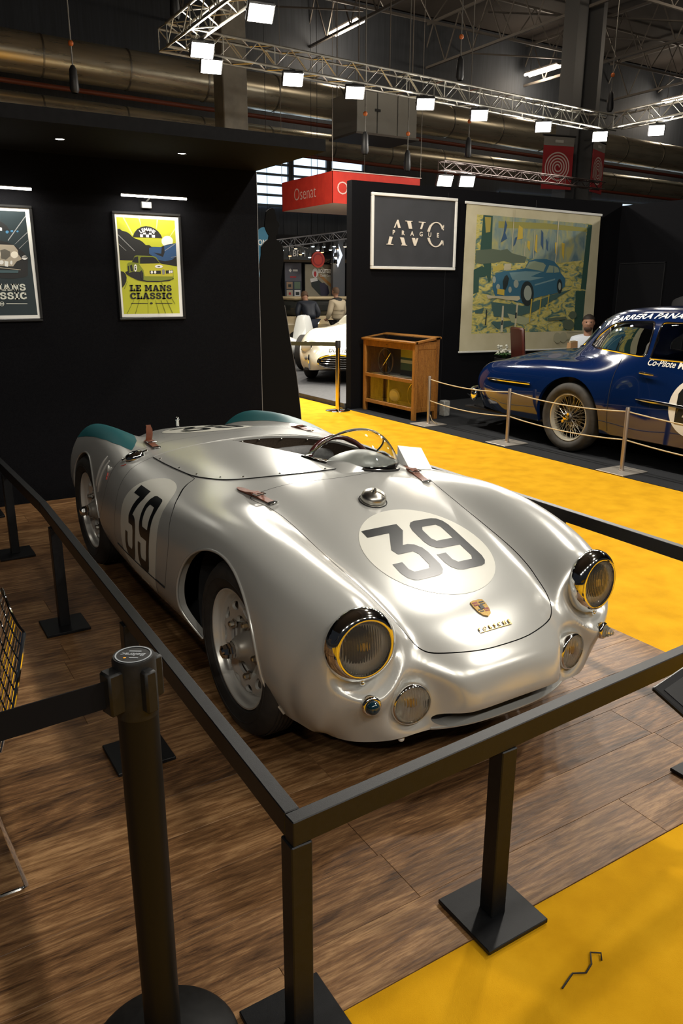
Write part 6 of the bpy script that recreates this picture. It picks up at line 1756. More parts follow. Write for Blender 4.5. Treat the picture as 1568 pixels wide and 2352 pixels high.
def skinned(name, verts, edges, radii, material, parent, sub=2, root=0):
    me = bpy.data.meshes.new(name); me.from_pydata(verts, edges, [])
    o = bpy.data.objects.new(name, me); COL.objects.link(o); o.parent = parent
    o.modifiers.new('grow', 'SKIN')
    for i, r in enumerate(radii):
        sv = me.skin_vertices[0].data[i]; sv.radius = (r, r) if not isinstance(r, tuple) else r
        sv.use_root = (i == root)
    md = o.modifiers.new('smooth', 'SUBSURF'); md.levels = sub; md.render_levels = sub
    me.materials.append(material)
    dg = bpy.context.evaluated_depsgraph_get(); dg.update()
    m2 = bpy.data.meshes.new_from_object(o.evaluated_get(dg))
    o.modifiers.clear(); o.data = m2; m2.name = name
    if not m2.materials: m2.materials.append(material)
    m2.shade_smooth()
    return o


def head(parent, c, tilt=0., turn=0., hair=None, beard=False, bald=False):
    """head with brow, nose, ears and mouth about centre c, looking along local -Y"""
    Tm = Matrix.Translation(Vector(c)) @ Matrix.Rotation(turn, 4, 'Z') @ Matrix.Rotation(tilt, 4, 'X')
    rows = []
    for i in range(15):
        z = -.115 + .23 * i / 14; t = (z + .115) / .23
        w = .078 * (max(0., 1 - ((t - .60) / .402) ** 2.2) ** .5 if t > .6 else (1 - ((.60 - t) / .62) ** 2.6) ** .5)
        dpt = .098 * (max(0., 1 - ((t - .58) / .422) ** 2.2) ** .5 if t > .58 else max(0., 1 - ((.58 - t) / .60) ** 2.4) ** .5)
        row = []
        for k in range(20):
            a = 2 * PI * k / 20; x = w * math.sin(a); y = -dpt * math.cos(a) * (1.0 if math.cos(a) > 0 else 1.02)
            f = max(0, math.cos(a)) ** 6
            if .38 < t < .54: y -= .020 * f * math.sin((t - .38) / .16 * PI) * (1 if abs(x) < .03 else .2)
            if .52 < t < .62: y += .008 * max(0, math.cos(a)) ** 2 * (abs(math.sin(a)) > .3)
            if t < .15: y -= .010 * f
            row.append((x, y, z))
        rows.append(row)
    m_ = MB(); m_.grid(rows, closed_v=True, T=Tm)
    for sx in (-1, 1): m_.ball((sx * .078, .01, .005), .026, 10, 6, T=Tm, sc=(.35, .8, 1.15))
    hd = m_.build('head', skinm, parent, smooth=70)
    for sx in (-1, 1):
        m_ = MB(); m_.ball((sx * .031, -.0885, .018), .010, 8, 6, T=Tm); m_.build('eye', mat('eye_dark', (.03, .02, .015), .3), hd)
    m_ = MB(); m_.box((0, -.088, -.055), (.042, .008, .008), Tm, b=.003); m_.build('mouth', mat('lips', (.25, .09, .07), .5), hd)
    if hair:
        m_ = MB(); rr = []
        for i in range(9):
            t = i / 8; z = -.03 + .155 * t if not bald else .04 + .09 * t
            w = .086 * max(0, 1 - (max(0, z - .03) / .098) ** 2.2) ** .5; d_ = .106 * max(0, 1 - (max(0, z - .03) / .098) ** 2.4) ** .5
            row = []
            for k in range(20):
                a = 2 * PI * k / 20; y = -d_ * math.cos(a)
                front = math.cos(a) > .15
                row.append((w * math.sin(a), y + .012, max(z, .060) if front else z))
            rr.append(row)
        m_.grid(rr, closed_v=True, T=Tm); m_.add([rr[-1][k] for k in range(20)], [tuple(range(20))], Tm)
        m_.build('hair', hair, hd, smooth=70)
    if beard:
        m_ = MB(); m_.ball((0, -.052, -.070), .054, 14, 8, T=Tm, sc=(1.05, .85, .75)); m_.build('beard', mat('beard_brown', (.05, .025, .014), .8), hd)
    return hd


def hand(parent, wrist, d, mat_=None):
    """relaxed hand with four fingers and a thumb pointing along d"""
    d = Vector(d).normalized(); s_ = d.orthogonal().normalized(); n = d.cross(s_); w = Vector(wrist)
    m_ = MB()
    m_.tube([w, w + d * .04, w + d * .085], [.026, .036, .032], 10)
    for k, L in enumerate((.060, .072, .068, .052)):
        b = w + d * .08 + s_ * (.024 - .016 * k)
        m_.tube([b, b + d * L * .5, b + d * L * .85 - n * .02, b + d * L - n * .035], [.009, .0085, .008, .006], 8)
    b = w + d * .03 + s_ * .03; m_.tube([b, b + s_ * .025 + d * .03, b + s_ * .028 + d * .06], [.011, .010, .007], 8)
    return m_.build('hand', mat_ or skinm, parent, smooth=60)


def sitter(name, label, loc, rz, shirt, trousers, hair, beard=False, turn=0., arms='table'):
    t = thing(name, label, 'person', loc, rz)
    lo = .105
    v = [(0, 0, .50), (0, .02, .66), (0, .03, .84), (0, .02, .98), (0, .0, 1.05)]
    e = [(0, 1), (1, 2), (2, 3), (3, 4)]; r = [.15, .145, .165, .13, .062]
    for sx in (-1, 1):
        i = len(v); v += [(sx * .17, .02, .96), (sx * .25, -.05, .74), (sx * .16, -.27, .74)]; e += [(3, i), (i, i + 1), (i + 1, i + 2)]; r += [.085, .055, .042]
    skinned('shirt', [(x, y, z - lo) for x, y, z in v], e, r, shirt, t)
    v = [(0, 0, .50 - lo)]; e = []; r = [.155]
    for sx in (-1, 1):
        i = len(v); v += [(sx * .10, -.06, .50 - lo), (sx * .13, -.42, .50 - lo * .6), (sx * .13, -.40, .10)]; e += [(0, i), (i, i + 1), (i + 1, i + 2)]; r += [.10, .075, .05]
    skinned('trousers', v, e, r, trousers, t)
    for sx in (-1, 1):
        hand(t, (sx * .16, -.27, .74 - lo), (-sx * .3, -1, 0)); MB().box((sx * .13, -.45, .045), (.09, .26, .088), b=.03).build('shoe', blackpaint, t)
    MB().cyl((0, .0, 1.0 - lo), (0, -.01, 1.12 - lo), .055, .052, 14).build('neck', skinm, t)
    head(t, (0, -.015, 1.205 - lo), turn=turn, hair=hair, beard=beard)
    return t


shirtw = mat('white_shirt', (.60, .64, .70), .8); darkt = mat('dark_trousers', (.015, .015, .018), .8); darkj = mat('dark_jacket', (.012, .012, .014), .8)
# party seated behind the blue coupe
sitter('person', 'seated man with short beard and light shirt behind the windscreen of the blue coupe', (7.05, 5.28, .001), R(-48), shirtw, darkt, hairm, True)
sitter('person', 'seated grey-haired man in a white shirt seen through the side window of the blue coupe', (6.62, 4.30, .001), R(100), mat('white_shirt2', (.66, .66, .64), .8), darkt, greyhair, False)
t = thing('bistro_table', 'small dark table behind the blue coupe', 'table', (6.24, 4.78, .001))
MB().lathe([(0, .70), (.30, .70), (.31, .715), (.30, .73), (0, .73)], n=32).build('tabletop', mat('dark_wood_top', (.05, .025, .012), .4), t); MB().lathe([(.20, 0), (.19, .012), (.03, .03), (.025, .69), (.06, .70)], n=24).build('pedestal', blackpaint, t)
o = thing('paper_bag', 'brown paper bag on the small dark table', 'bag', (6.36, 4.92, .7315)); kraft = mat('kraft_paper', (.35, .20, .09), .8)
MB().add([(-.07, -.04, 0), (.07, -.04, 0), (.07, .04, 0), (-.07, .04, 0), (-.06, -.03, .15), (.065, -.03, .17), (.065, .03, .17), (-.06, .03, .15)], [(0, 1, 5, 4), (1, 2, 6, 5), (2, 3, 7, 6), (3, 0, 4, 7), (3, 2, 1, 0)]).build('bag_body', kraft, o, smooth=0)
MB().box((0, 0, .15), (.10, .02, .05)).build('folded_top', mat('bag_paper', (.5, .38, .22), .8), o)
for x_, y_, lb in ((7.05, 5.28, 'under the bearded man in the light shirt'), (6.62, 4.30, 'under the grey-haired man in the white shirt')):
    t = thing('stool', 'low black stool %s' % lb, 'stool', (x_, y_, .001))
    MB().lathe([(0, .19), (.17, .19), (.18, .21), (.17, .238), (0, .24)], n=24).build('seat', blackpaint, t); MB().lathe([(.16, 0), (.15, .01), (.03, .03), (.03, .19)], n=20).build('pedestal', blackpaint, t)
t = thing('high_back_chair', 'dark red-brown high-backed chair in front of the large print', 'chair', (6.06, 5.24, .001), R(70))
cm = mat('mahogany', (.06, .012, .008), .35)
MB().box((0, 0, .44), (.44, .44, .06), b=.02).build('seat', cm, t)
MB().box((0, .20, .77), (.40, .045, .66), Matrix.Rotation(R(-6), 4, 'X'), b=.02).build('backrest', cm, t)
for sx in (-1, 1):
    for sy in (-1, 1): MB().box((sx * .18, sy * .18, .21), (.04, .04, .42), b=.006).build('leg', cm, t)
t = thing('flower_pot', 'small pot of white flowers beyond the nose of the blue coupe', 'potted flower', (6.12, 5.95, .001))
MB().lathe([(.10, 0), (.13, .62), (.12, .62), (.09, .02), (0, .02)], n=24).build('planter', blackpaint, t)
m_ = MB()
for k in range(26):
    a = random.random() * 2 * PI; r_ = random.random() * .11; h = .66 + random.random() * .13
    m_.ball((r_ * math.cos(a), r_ * math.sin(a), h), .020, 8, 5)
m_.build('blossoms', mat('white_blossom', (.66, .66, .56), .7), t)
m_ = MB()
for k in range(18):
    a = random.random() * 2 * PI; m_.tube([(0, 0, .6), (.06 * math.cos(a), .06 * math.sin(a), .68), (.13 * math.cos(a), .13 * math.sin(a), .66)], [.012, .018, .004], 5)
m_.build('foliage', mat('leaf_green', (.03, .08, .02), .6), t)


def stander(name, label, loc, rz, jacket, trousers, hair, bend=0., turn=0., extra=None, arms=0.):
    t = thing(name, label, 'person', loc, rz)
    def q(y, z, x=0.):  # bend the upper body forwards about the hips
        a = bend; dz = z - .95; return (x, y - math.sin(a) * dz, .95 + math.cos(a) * dz) if z > .95 else (x, y, z)
    v = [q(0, .92), q(.0, 1.08), q(.02, 1.25), q(.02, 1.40), q(.0, 1.48)]; e = [(0, 1), (1, 2), (2, 3), (3, 4)]; r = [.165, .16, .185, .14, .07]
    for sx in (-1, 1):
        i = len(v); v += [q(.02, 1.38, sx * .19), q(-.02 - arms, 1.13, sx * .27), q(-.16 - arms, .98, sx * .22)]; e += [(3, i), (i, i + 1), (i + 1, i + 2)]; r += [.095, .068, .055]
    skinned('jacket', v, e, r, jacket, t)
    v = [(0, .0, .93)]; e = []; r = [.155]
    for sx in (-1, 1):
        i = len(v); v += [(sx * .09, 0, .86), (sx * .10, .01, .48), (sx * .10, .03, .09)]; e += [(0, i), (i, i + 1), (i + 1, i + 2)]; r += [.105, .075, .055]
    skinned('trousers', v, e, r, trousers, t)
    for sx in (-1, 1):
        hand(t, q(-.17 - arms, .975, sx * .22), (-sx * .2, -1, -.4)); MB().box((sx * .10, -.03, .045), (.095, .27, .088), b=.03).build('shoe', blackpaint, t)
    n0, n1 = Vector(q(.0, 1.45)), Vector(q(-.01, 1.56)); MB().cyl(n0, n1, .06, .055, 14).build('neck', skinm, t)
    head(t, q(-.02, 1.64), tilt=bend * .8, turn=turn, hair=hair)
    if extra: extra(t, q)
    return t


stander('person', 'person in dark clothes standing at the far right behind the blue coupe', (7.78, 4.25, -.0), R(70), darkj, darkt, hairm)
puffer = noisy(mat('navy_puffer', (.012, .016, .026), .6), [(.010, .013, .022), (.018, .023, .036)], nscale=10)
PL = .0
stander('person', 'person in a navy padded jacket bending over a car, seen from behind', (7.05, 13.2, PL), R(168), puffer, mat('navy_jeans', (.012, .016, .030), .8), mat('brown_hair', (.10, .055, .03), .7), bend=R(42), arms=.05).scale = (.94, .94, .94)
beige = mat('cream_puffer', (.55, .46, .32), .7)
def yoke(t, q):
    v = [q(.02, 1.30), q(.02, 1.40), q(.0, 1.49)]; e = [(0, 1), (1, 2)]; r = [.192, .15, .078]
    for sx in (-1, 1): i = len(v); v.append(q(.02, 1.385, sx * .18)); e.append((1, i)); r.append(.10)
    skinned('yoke', v, e, r, mat('black_yoke', (.012, .012, .013), .7), t)
    m_ = MB()
    for (x, z, tx) in ((.06, 1.18, 'AS'), (-.12, 1.05, 'N'), (.04, .98, 'A')):
        p = Vector(q(.215, z, x)); text_layer(m_, tx, .07, 0, 0, frame_T(p, (-1, 0, 0), (0, 0, 1)), 0)
    m_.build('jacket_print', blackpaint, t, recalc=False)
    for z in (1.0, 1.10, 1.20):
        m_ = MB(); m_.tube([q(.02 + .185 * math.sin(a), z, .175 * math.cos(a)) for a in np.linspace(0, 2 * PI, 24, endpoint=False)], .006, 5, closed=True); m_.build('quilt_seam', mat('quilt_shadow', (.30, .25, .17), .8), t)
stander('person', 'person in a cream padded jacket with black shoulders, seen from behind', (7.83, 13.3, PL), R(195), beige, darkt, mat('brown_hair'), bend=R(6), extra=yoke).scale = (.90, .90, .90)

# ================================================================== neighbouring stand with the white roadster
pl = MB().box((7.9, 9.5, .025), (8.16, 5.9, .07), b=.004).build('floor', noisy(mat('grey_plinth', (.045, .045, .047), .7), [(.035, .035, .037), (.06, .06, .062)], nscale=20)); tag(pl, 'low dark plinth under the white roadster', kind='structure')
wb = MB().box((9.6, 15.72, 1.155), (6.8, .1, 2.07)).build('wall_back', blackcloth); tag(wb, 'black back wall of the neighbouring stand', kind='structure')
ivory = mat('ivory_paint', (.70, .66, .52), .18, coat=.8, coat_rough=.05)
wr = thing('white_roadster', 'ivory vintage roadster with oval chrome grille on the dark plinth', 'car', (5.38, 8.95, .06), R(-45))
WSC = 1.06
wgrid = loft(np.array(FULL), 6, 5); wgrid = wgrid * np.array([1.04, 1.06, 1.14])
ws_ = Skin(wgrid)
ws_.trim(arch((.11, .34, .40, .385))); ws_.trim(lambda V: np.where(V[:, 2] > .7, -in_poly(V[:, 0], V[:, 1], [(-.48, .85), (.48, .85), (.50, 1.5), (-.50, 1.5)]), 1.))
ws_.trim(arch((2.18, .34, .39, .41)))
ws_.trim(lambda V: np.where(V[:, 1] < -.4, ((V[:, 0] / .34) ** 2 + ((V[:, 2] - .36) / .105) ** 2) - 1, 1.))
WB = Skin(wgrid).bvh()
ws_.mesh().build('body_shell', ivory, wr, smooth=60, recalc=False)
def wfront(x, z):
    p, n, _, _ = WB.ray_cast(Vector((x, -2, z)), Vector((0, 1, 0))); return p
gr = [wfront(.34 * math.cos(a), .36 + .105 * math.sin(a)) + Vector((0, -.005, 0)) for a in np.linspace(0, 2 * PI, 40, endpoint=False)]
MB().tube(gr, .016, 8, closed=True).build('grille_surround', chrome_, wr)
for k in range(5):
    z = .29 + .035 * k; w_ = .33 * math.sqrt(max(0, 1 - ((z - .36) / .105) ** 2))
    if w_ > .05: MB().tube([wfront(x, z) + Vector((0, .02, 0)) for x in np.linspace(-w_, w_, 9)], .006, 6).build('grille_bar', chrome_, wr)
MB().box((0, -.58, .36), (.66, .1, .2)).build('grille_cavity', dark, wr)
for sx in (-1, 1):
    MB().lathe([(.095, 0), (.10, .02), (.09, .04), (.085, .045)], (sx * .56, -.57, .57), (sx * .08, -1, .05), 28).build('headlamp', chrome_, wr)
    MB().lathe([(.086, .040), (.06, .058), (0, .066)], (sx * .56, -.57, .57), (sx * .08, -1, .05), 28).build('lens', mat('pale_lens', (.55, .52, .42), .08, coat=1.), wr)
    MB().ball(wfront(sx * .56, .40), .03, 12, 8).build('side_lamp', mat('grey_lens', (.2, .2, .18), .15), wr)
    pts = [wfront(sx * .50, z) + Vector((0, -.02, 0)) for z in (.22, .28, .34, .40, .46)]; MB().tube(pts, [.012, .02, .02, .02, .012], 8).build('overrider', chrome_, wr)
    for y_ in (0.0, 2.2):
        m_ = MB(); m_.lathe([(a * 1.04, b * 1.1) for a, b in tyre_prof], (0, 0, 0), (1, 0, 0), 40); w_ = m_.build('wheel', rubber, wr, loc=(sx * .66, y_ + .06, .331)); MB().lathe([(.23, .04), (.22, .05), (.1, .02), (.04, .06), (0, .065)], ax=(sx, 0, 0), n=32).build('rim', silver, w_)
m_ = MB(); m_.box((0, 1.0, .22), (1.2, 3.2, .04)); m_.box((0, 1.15, .55), (1.0, .7, .5)); m_.build('cabin_tub', dark, wr)
m_ = MB(); text_layer(m_, 'DGX 188', .085, 0, 0, frame_T((0.02, -.742, .535), (1, 0, 0), (0, .35, 1)), 0, bold=.001, shear=.2); m_.build('plate_lettering', inkblack, wr, smooth=0, recalc=False)
m_ = MB(); rows = [[(x, 1.42 + .25 * (1 - (x / .5) ** 2) * 0 + d_, .86 + h * (1 - (x / .55) ** 4)) for x in np.linspace(-.5, .5, 13)] for d_, h in ((0, .0), (.02, .18), (.08, .22), (.25, .18), (.5, .05))]; m_.grid(rows); m_.build('head_fairing', ivory, wr)

# open-wheel racer beyond
fr = thing('single_seater', 'white open-wheel racing car with red mirror behind the ivory roadster', 'car', (4.95, 11.2, .06), R(-51))
wht = mat('gloss_white', (.72, .73, .70), .2, coat=.6)
m_ = MB(); prof = [(1.9, .08, .10, .20), (1.2, .22, .16, .24), (.4, .34, .26, .30), (-.4, .36, .30, .32), (-1.2, .22, .22, .30), (-2.0, .12, .10, .22)]
rows = [[(w_ * math.sin(a), y_, z_ + .12 + h_ * math.cos(a)) for a in np.linspace(0, 2 * PI, 17)[:-1]] for y_, w_, h_, z_ in prof]
m_.grid(rows, closed_v=True); m_.add(rows[0], [tuple(range(16))]); m_.add(rows[-1], [tuple(range(16))[::-1]]); m_.build('chassis', wht, fr)
MB().grid([[(.12 + x * w_, 1.6 + y * d_, .45 + z_) for x, y in ((-1, -1), (0, -1.25), (1, -1), (1.1, 0), (1, 1), (0, 1.2), (-1, 1), (-1.1, 0))] for z_, w_, d_ in ((0, .15, .26), (.25, .13, .20), (.44, .10, .15), (.50, .08, .12), (.52, .03, .05))], closed_v=True).build('engine_cover', wht, fr)
for sx, y_ in ((-.78, .15), (.78, .15), (-.78, 1.6), (.78, 1.6)):
    w_ = MB().lathe([(.18, .10), (.30, .14), (.325, .12), (.33, 0), (.325, -.12), (.30, -.14), (.18, -.10)], ax=(1, 0, 0), n=36).build('wheel', rubber, fr, loc=(sx, y_, .33)); MB().lathe([(.18, .10), (.16, .02), (.05, .05), (0, .06)], ax=(sx, 0, 0), n=24).build('rim', mat('dark_rim', (.03, .03, .03), .4, .6), w_)
MB().box((-.35, -.1, .70), (.30, .5, .10), b=.04).build('side_pod', wht, fr)
redm = mat('signal_red', (.62, .035, .012), .35)
o = MB().ball((-.10, -.35, .92), .075, 14, 8, sc=(1.2, .6, .5)).build('mirror', redm, fr); MB().cyl((-.10, -.35, .90), (-.10, -.35, .72), .012).build('mirror_stalk', redm, o)
MB().ball((-.42, -.30, .74), .07, 14, 8).build('lamp', redm, fr)
MB().box((-.55, .45, .92), (.55, .05, .06)).build('rear_wing', mat('yellow_band', (.55, .42, .02), .4), fr)
# cream saloon farther back
cs = thing('cream_saloon', 'cream vintage saloon with glowing lamp behind the two visitors', 'car', (7.95, 14.5, .0), R(6))
MB().box((0, 0, .62), (3.4, 1.5, .62), b=.18).build('body', mat('cream_paint', (.52, .42, .26), .3), cs); MB().box((-.1, 0, 1.12), (2.0, 1.3, .42), b=.15).build('cabin', mat('tinted_glass', (.03, .032, .03), .1), cs); MB().box((-.1, 0, 1.33), (1.9, 1.25, .08), b=.035).build('roof', mat('cream_paint'), cs)
for sx in (-1.1, 1.1):
    for sy in (-.68, .68): MB().lathe([(.1, .08), (.30, .09), (.32, 0), (.30, -.09), (.1, -.08)], ax=(0, 1, 0), n=28).build('wheel', rubber, cs, loc=(sx, sy, .32))
MB().ball((-.55, -.78, .80), .05, 12, 8).build('lamp', mat('warm_lamp', (1, .85, .5), .3, emit=6, ecol=(1, .86, .55)), cs)

# posters and signs on that stand
pn_ = {k: mat('bg_' + k, c, .6) for k, c in dict(navy=(.03, .04, .07), mid=(.10, .10, .13), white=(.7, .7, .7), red=(.45, .02, .03), photo=(.30, .20, .13), photo2=(.12, .18, .12), beige=(.42, .37, .28), brown=(.12, .06, .035), road=(.30, .27, .20), carb=(.02, .03, .03), violet=(.03, .025, .055), strip=(.10, .08, .06), orange=(.35, .17, .05)).items()}
t = thing('banner_print', 'narrow dark banner with four small photographs on the far black wall', 'banner', (7.93, 15.64, 1.674))
T = frame_T((0, 0, 0), (1, 0, 0), (0, 0, 1)) @ Matrix.Scale(1.16, 4)
flat_print('print', [('navy', rc(-.20, -.45, .20, .42)), ('mid', rc(-.20, .05, .20, .42)), ('white', [(-.11, .27), (-.07, .31), (-.03, .27), (-.07, .23)]), ('white', rc(-.01, .25, .11, .29)), ('red', rc(-.08, .12, .07, .145)), ('photo', rc(-.17, -.12, -.02, .03)), ('photo2', rc(.02, -.12, .17, .03)), ('beige', rc(-.17, -.28, -.02, -.14)), ('white', rc(.02, -.28, .17, -.14)), ('brown', rc(-.20, -.45, .20, -.30)), ('carb', rc(-.13, -.08, -.06, -.02)), ('carb', rc(.05, -.25, .14, -.18)), ('red', rc(-.12, -.24, -.07, -.19))], pn_, t, T, step=.001)
MB().box((0, .012, -.017), (.49, .02, 1.04)).build('backing', blackpaint, t)
t = thing('wall_poster', 'large poster of a speeding racing car with white lettering on the far black wall', 'poster', (8.76, 15.64, 1.674))
pr_ = flat_print('print', [('road', rc(-.42, -.36, .40, .40)), ('strip', [(-.02, .40), (.40, .40), (.40, .02)]), ('orange', [(-.05, .22), (.40, -.13), (.40, -.20), (-.08, .16)]), ('strip', [(-.05, .33), (.40, .12), (.40, .06), (-.05, .28)]), ('carb', [(-.28, .10), (-.14, .12), (.0, .02), (.10, -.08), (.16, -.20), (.06, -.32), (-.06, -.24), (-.26, -.06)]), ('violet', [(-.06, .0), (.06, .02), (.16, -.06), (.20, -.20), (.10, -.33), (-.02, -.26)]), ('white', [(-.30, .10), (-.12, .12), (-.10, .06), (-.28, .02)]), ('white', [(p[0] * .9 - .17, p[1] * .9 + .22) for p in disc2d(.085, .11, n=18)[0]]), ('red', [(p[0] - .17, p[1] + .20) for p in disc2d(.035, .06, n=14)[0]])], pn_, t, T, step=.001)
m_ = MB(); text_layer(m_, 'BOUTSEN', .115, .09, .26, T, .012, bold=.004, sx=.72); text_layer(m_, 'Classic Cars', .07, .09, .17, T, .012, bold=.001, sx=.8); m_.build('print_lettering', pn_['white'], pr_, smooth=0, recalc=False)
MB().box((-.01, .012, .023), (.98, .02, .91)).build('backing', blackpaint, t)
t = thing('fascia_sign', 'long dark fascia board with pale lettering above the far stand', 'sign', (7.63, 15.2, 2.238))
MB().box((0, 0, .14), (1.5, .05, .30)).build('board', mat('slate_board', (.03, .035, .04), .6), t)
m_ = MB()
for x in (-.38, .22): text_layer(m_, 'BPM', .20, x, .13, frame_T((0, -.03, 0), (1, 0, 0), (0, 0, 1)), 0, bold=.002); m_.tube([(x - .25, -.03, .26), (x, -.03, .31), (x + .25, -.03, .26)], .005, 5)
m_.build('lettering', pn_['white'], t, smooth=0, recalc=False)
for x in (-.6, .6): MB().cyl((x, 0, .28), (x, 0, 8.06), .006, n=5).build('suspension_wire', blackpaint, t)
MB().box((-.05, -.03, .14), (.02, .02, .30)).build('divider', pn_['white'], t)
t = thing('round_sign', 'red round emblem sign above the far stand', 'sign', (8.366, 15.15, 2.24)); MB().lathe([(0, -.02), (.19, -.02), (.19, .02), (0, .02)], ax=(0, 1, 0), n=32).build('disc', redm, t); MB().cyl((0, 0, .18), (0, 0, 8.06), .006, n=5).build('suspension_wire', blackpaint, t); MB().lathe([(.12, -.025), (.15, -.025)], ax=(0, 1, 0), n=24).build('emblem', mat('dull_red', (.35, .015, .02), .5), t)
t = thing('diamond_sign', 'white illuminated diamond emblem on a grey tower above the far stand', 'sign', (9.07, 15.4, 2.167)); MB().box((.1, .1, -.76), (.36, .1, 2.7)).build('tower', mat('grey_tower', (.12, .13, .15), .5), t)
dm = [(0, .30), (.14, 0), (0, -.30), (-.14, 0)]; di = [(0, .12), (.05, 0), (0, -.12), (-.05, 0)]
m_ = MB(); T = frame_T((0, 0, .2), (1, 0, 0), (0, 0, 1)); m_.add([(x, y, .06) for x, y in dm + di], [(0, 1, 5, 4), (1, 2, 6, 5), (2, 3, 7, 6), (3, 0, 4, 7)], T); m_.build('emblem', mat('lit_white', (.8, .85, .95), .4, emit=.9, ecol=(.8, .88, 1)), t, smooth=0)
t = thing('flag_banner', 'blue feather flag with white lettering partly behind the black silhouette', 'flag', (6.18, 13.6, 1.9)); MB().prism(spline([(-.25, 0), (-.26, .6), (-.16, .88), (.05, .90), (.22, .70), (.10, .2), (.05, -.3), (.02, -.6), (-.25, -.6)], 4), -.004, .004, frame_T((0, 0, 0), (1, 0, 0), (0, 0, 1))).build('cloth', mat('flag_blue', (.03, .14, .24), .7), t); MB().cyl((-.26, 0, -1.9), (-.26, 0, .6), .015).build('pole', blackpaint, t)
m_ = MB(); text_layer(m_, 'OMNI', .17, -.02, .60, frame_T((0, -.008, 0), (1, 0, 0), (0, 0, 1)), 0, bold=.002, sx=.8); m_.build('lettering', pn_['white'], t, smooth=0, recalc=False)
bulb_c = [mat('stage_bulb_warm', (1, .8, .45), .4, emit=5, ecol=(1, .76, .40)), mat('stage_bulb_cool', (.8, .95, 1), .4, emit=5, ecol=(.78, .95, 1)), mat('stage_bulb_orange', (1, .5, .2), .4, emit=3, ecol=(1, .5, .22))]


def truss(name, label, a, b, size=.29, chord=.02, bay=.30, material=None, group=None):
    """four-chord lattice girder from a to b"""
    a, b = Vector(a), Vector(b)
    t = thing(name, label, 'truss', a, group=group)
    d = (b - a); L = d.length; d = d.normalized(); u = Vector((0, 0, 1)); s_ = d.cross(u).normalized(); u = s_.cross(d)
    C4 = [s_ * (i * size / 2) + u * (j * size / 2) for i, j in ((-1, -1), (1, -1), (1, 1), (-1, 1))]
    mtl = material or mat('truss_aluminium', (.50, .48, .42), .38, .9)
    for c in C4: MB().cyl(c, c + d * L, chord, n=8).build('chord', mtl, t)
    n = max(1, int(L / bay)); m_ = MB()
    for k in range(n):
        p0, p1 = d * (L * k / n), d * (L * (k + 1) / n)
        for i in range(4):
            c0, c1 = C4[i], C4[(i + 1) % 4]
            if k % 2: c0, c1 = c1, c0
            m_.cyl(c0 + p0, c1 + p1, chord * .5, n=5)
            m_.cyl(C4[i] + p0, C4[(i + 1) % 4] + p0, chord * .45, n=5) if k % 3 == 0 else None
    o = m_.build('lattice', mtl, t); o['kind'] = 'stuff'
    return t


truss('stage_truss', 'distant grey truss with small stage lamps above the far stand', (6.55, 14.0, 2.50), (8.75, 14.0, 2.80), .17, .015, .16, mat('truss_grey', (.30, .31, .34), .4, .8))
for k, (x, z, c) in enumerate(((6.75, 2.38, 1), (7.10, 2.42, 0), (7.28, 2.33, 1), (7.22, 2.30, 2), (7.55, 2.48, 1), (7.68, 2.40, 1), (7.80, 2.36, 2), (7.84, 2.48, 1), (8.02, 2.42, 1), (8.12, 2.50, 1), (8.20, 2.44, 2), (8.42, 2.50, 0), (7.46, 2.24, 1), (8.16, 2.26, 0), (6.95, 2.26, 2))):
    o = thing('stage_lamp', '%s stage lamp hanging %s from the left below the distant grey truss' % (('warm', 'cool white', 'orange')[c], ('first', 'fourth', 'sixth', 'fifth', 'eighth', 'ninth', 'tenth', 'eleventh', 'twelfth', 'thirteenth', 'second to last', 'last', 'seventh', 'third to last', 'third')[k]), 'stage lamp', (x, 13.95, z), group='stage lamps on the distant truss')
    MB().lathe([(.035, .10), (.045, .0), (.04, .0)], n=12).build('can', blackpaint, o); MB().cyl((0, -.035, .05), (0, -.035, 2.565 + (x - 7.6) * .1364 - z), .012, n=6).build('hanger', blackpaint, o); MB().lathe([(.040, .005), (.03, -.012), (0, -.016)], n=12).build('lens', bulb_c[c], o)
for k, x in enumerate((7.42, 7.55)):
    o = thing('poster_lamp', 'warm clamp lamp above the racing poster, %s of the pair' % ('left' if k == 0 else 'right'), 'lamp', (x + 1.45, 15.35, 2.17)); MB().lathe([(.03, .10), (.055, .0), (.05, .0)], ax=(0, -.3, 1), n=14).build('shade', blackpaint, o); MB().cyl((0, 0, .08), (0, .325, .0), .01, n=8).build('arm', blackpaint, o); MB().lathe([(.05, .002), (0, -.014)], ax=(0, -.3, 1), n=14).build('bulb', bulb_c[0], o)
lamp('far_stand_glow', 'AREA', (5.6, 10.6, 4.6), (6.2, 11.0, 0), 90, color=(1, .92, .78), size=1.2)

# ================================================================== exhibition hall
ceilm = mat('dark_roof', (.060, .048, .040), .9)
c_ = MB().box((14, 12, 10.3), (60, 50, .1)).build('ceiling', ceilm); tag(c_, 'dark roof deck of the exhibition hall', kind='structure')
steelb = mat('roof_steel', (.20, .175, .15), .6, .2)


def lattice_beam(name, a, b, depth, web=1.3, r=.05):
    a, b = Vector(a), Vector(b); d = (b - a); L = d.length; d = d.normalized(); n = int(L / web); m_ = MB()
    m_.tube([a, b], r, 4); m_.tube([a + Vector((0, 0, depth)), b + Vector((0, 0, depth))], r, 4)
    for k in range(n):
        p, q = a + d * (L * k / n), a + d * (L * (k + 1) / n); mid = (p + q) / 2 + Vector((0, 0, depth))
        m_.tube([p, mid], r * .45, 4); m_.tube([mid, q], r * .45, 4)
    o = m_.build(name, steelb, smooth=0); tag(o, kind='structure'); return o


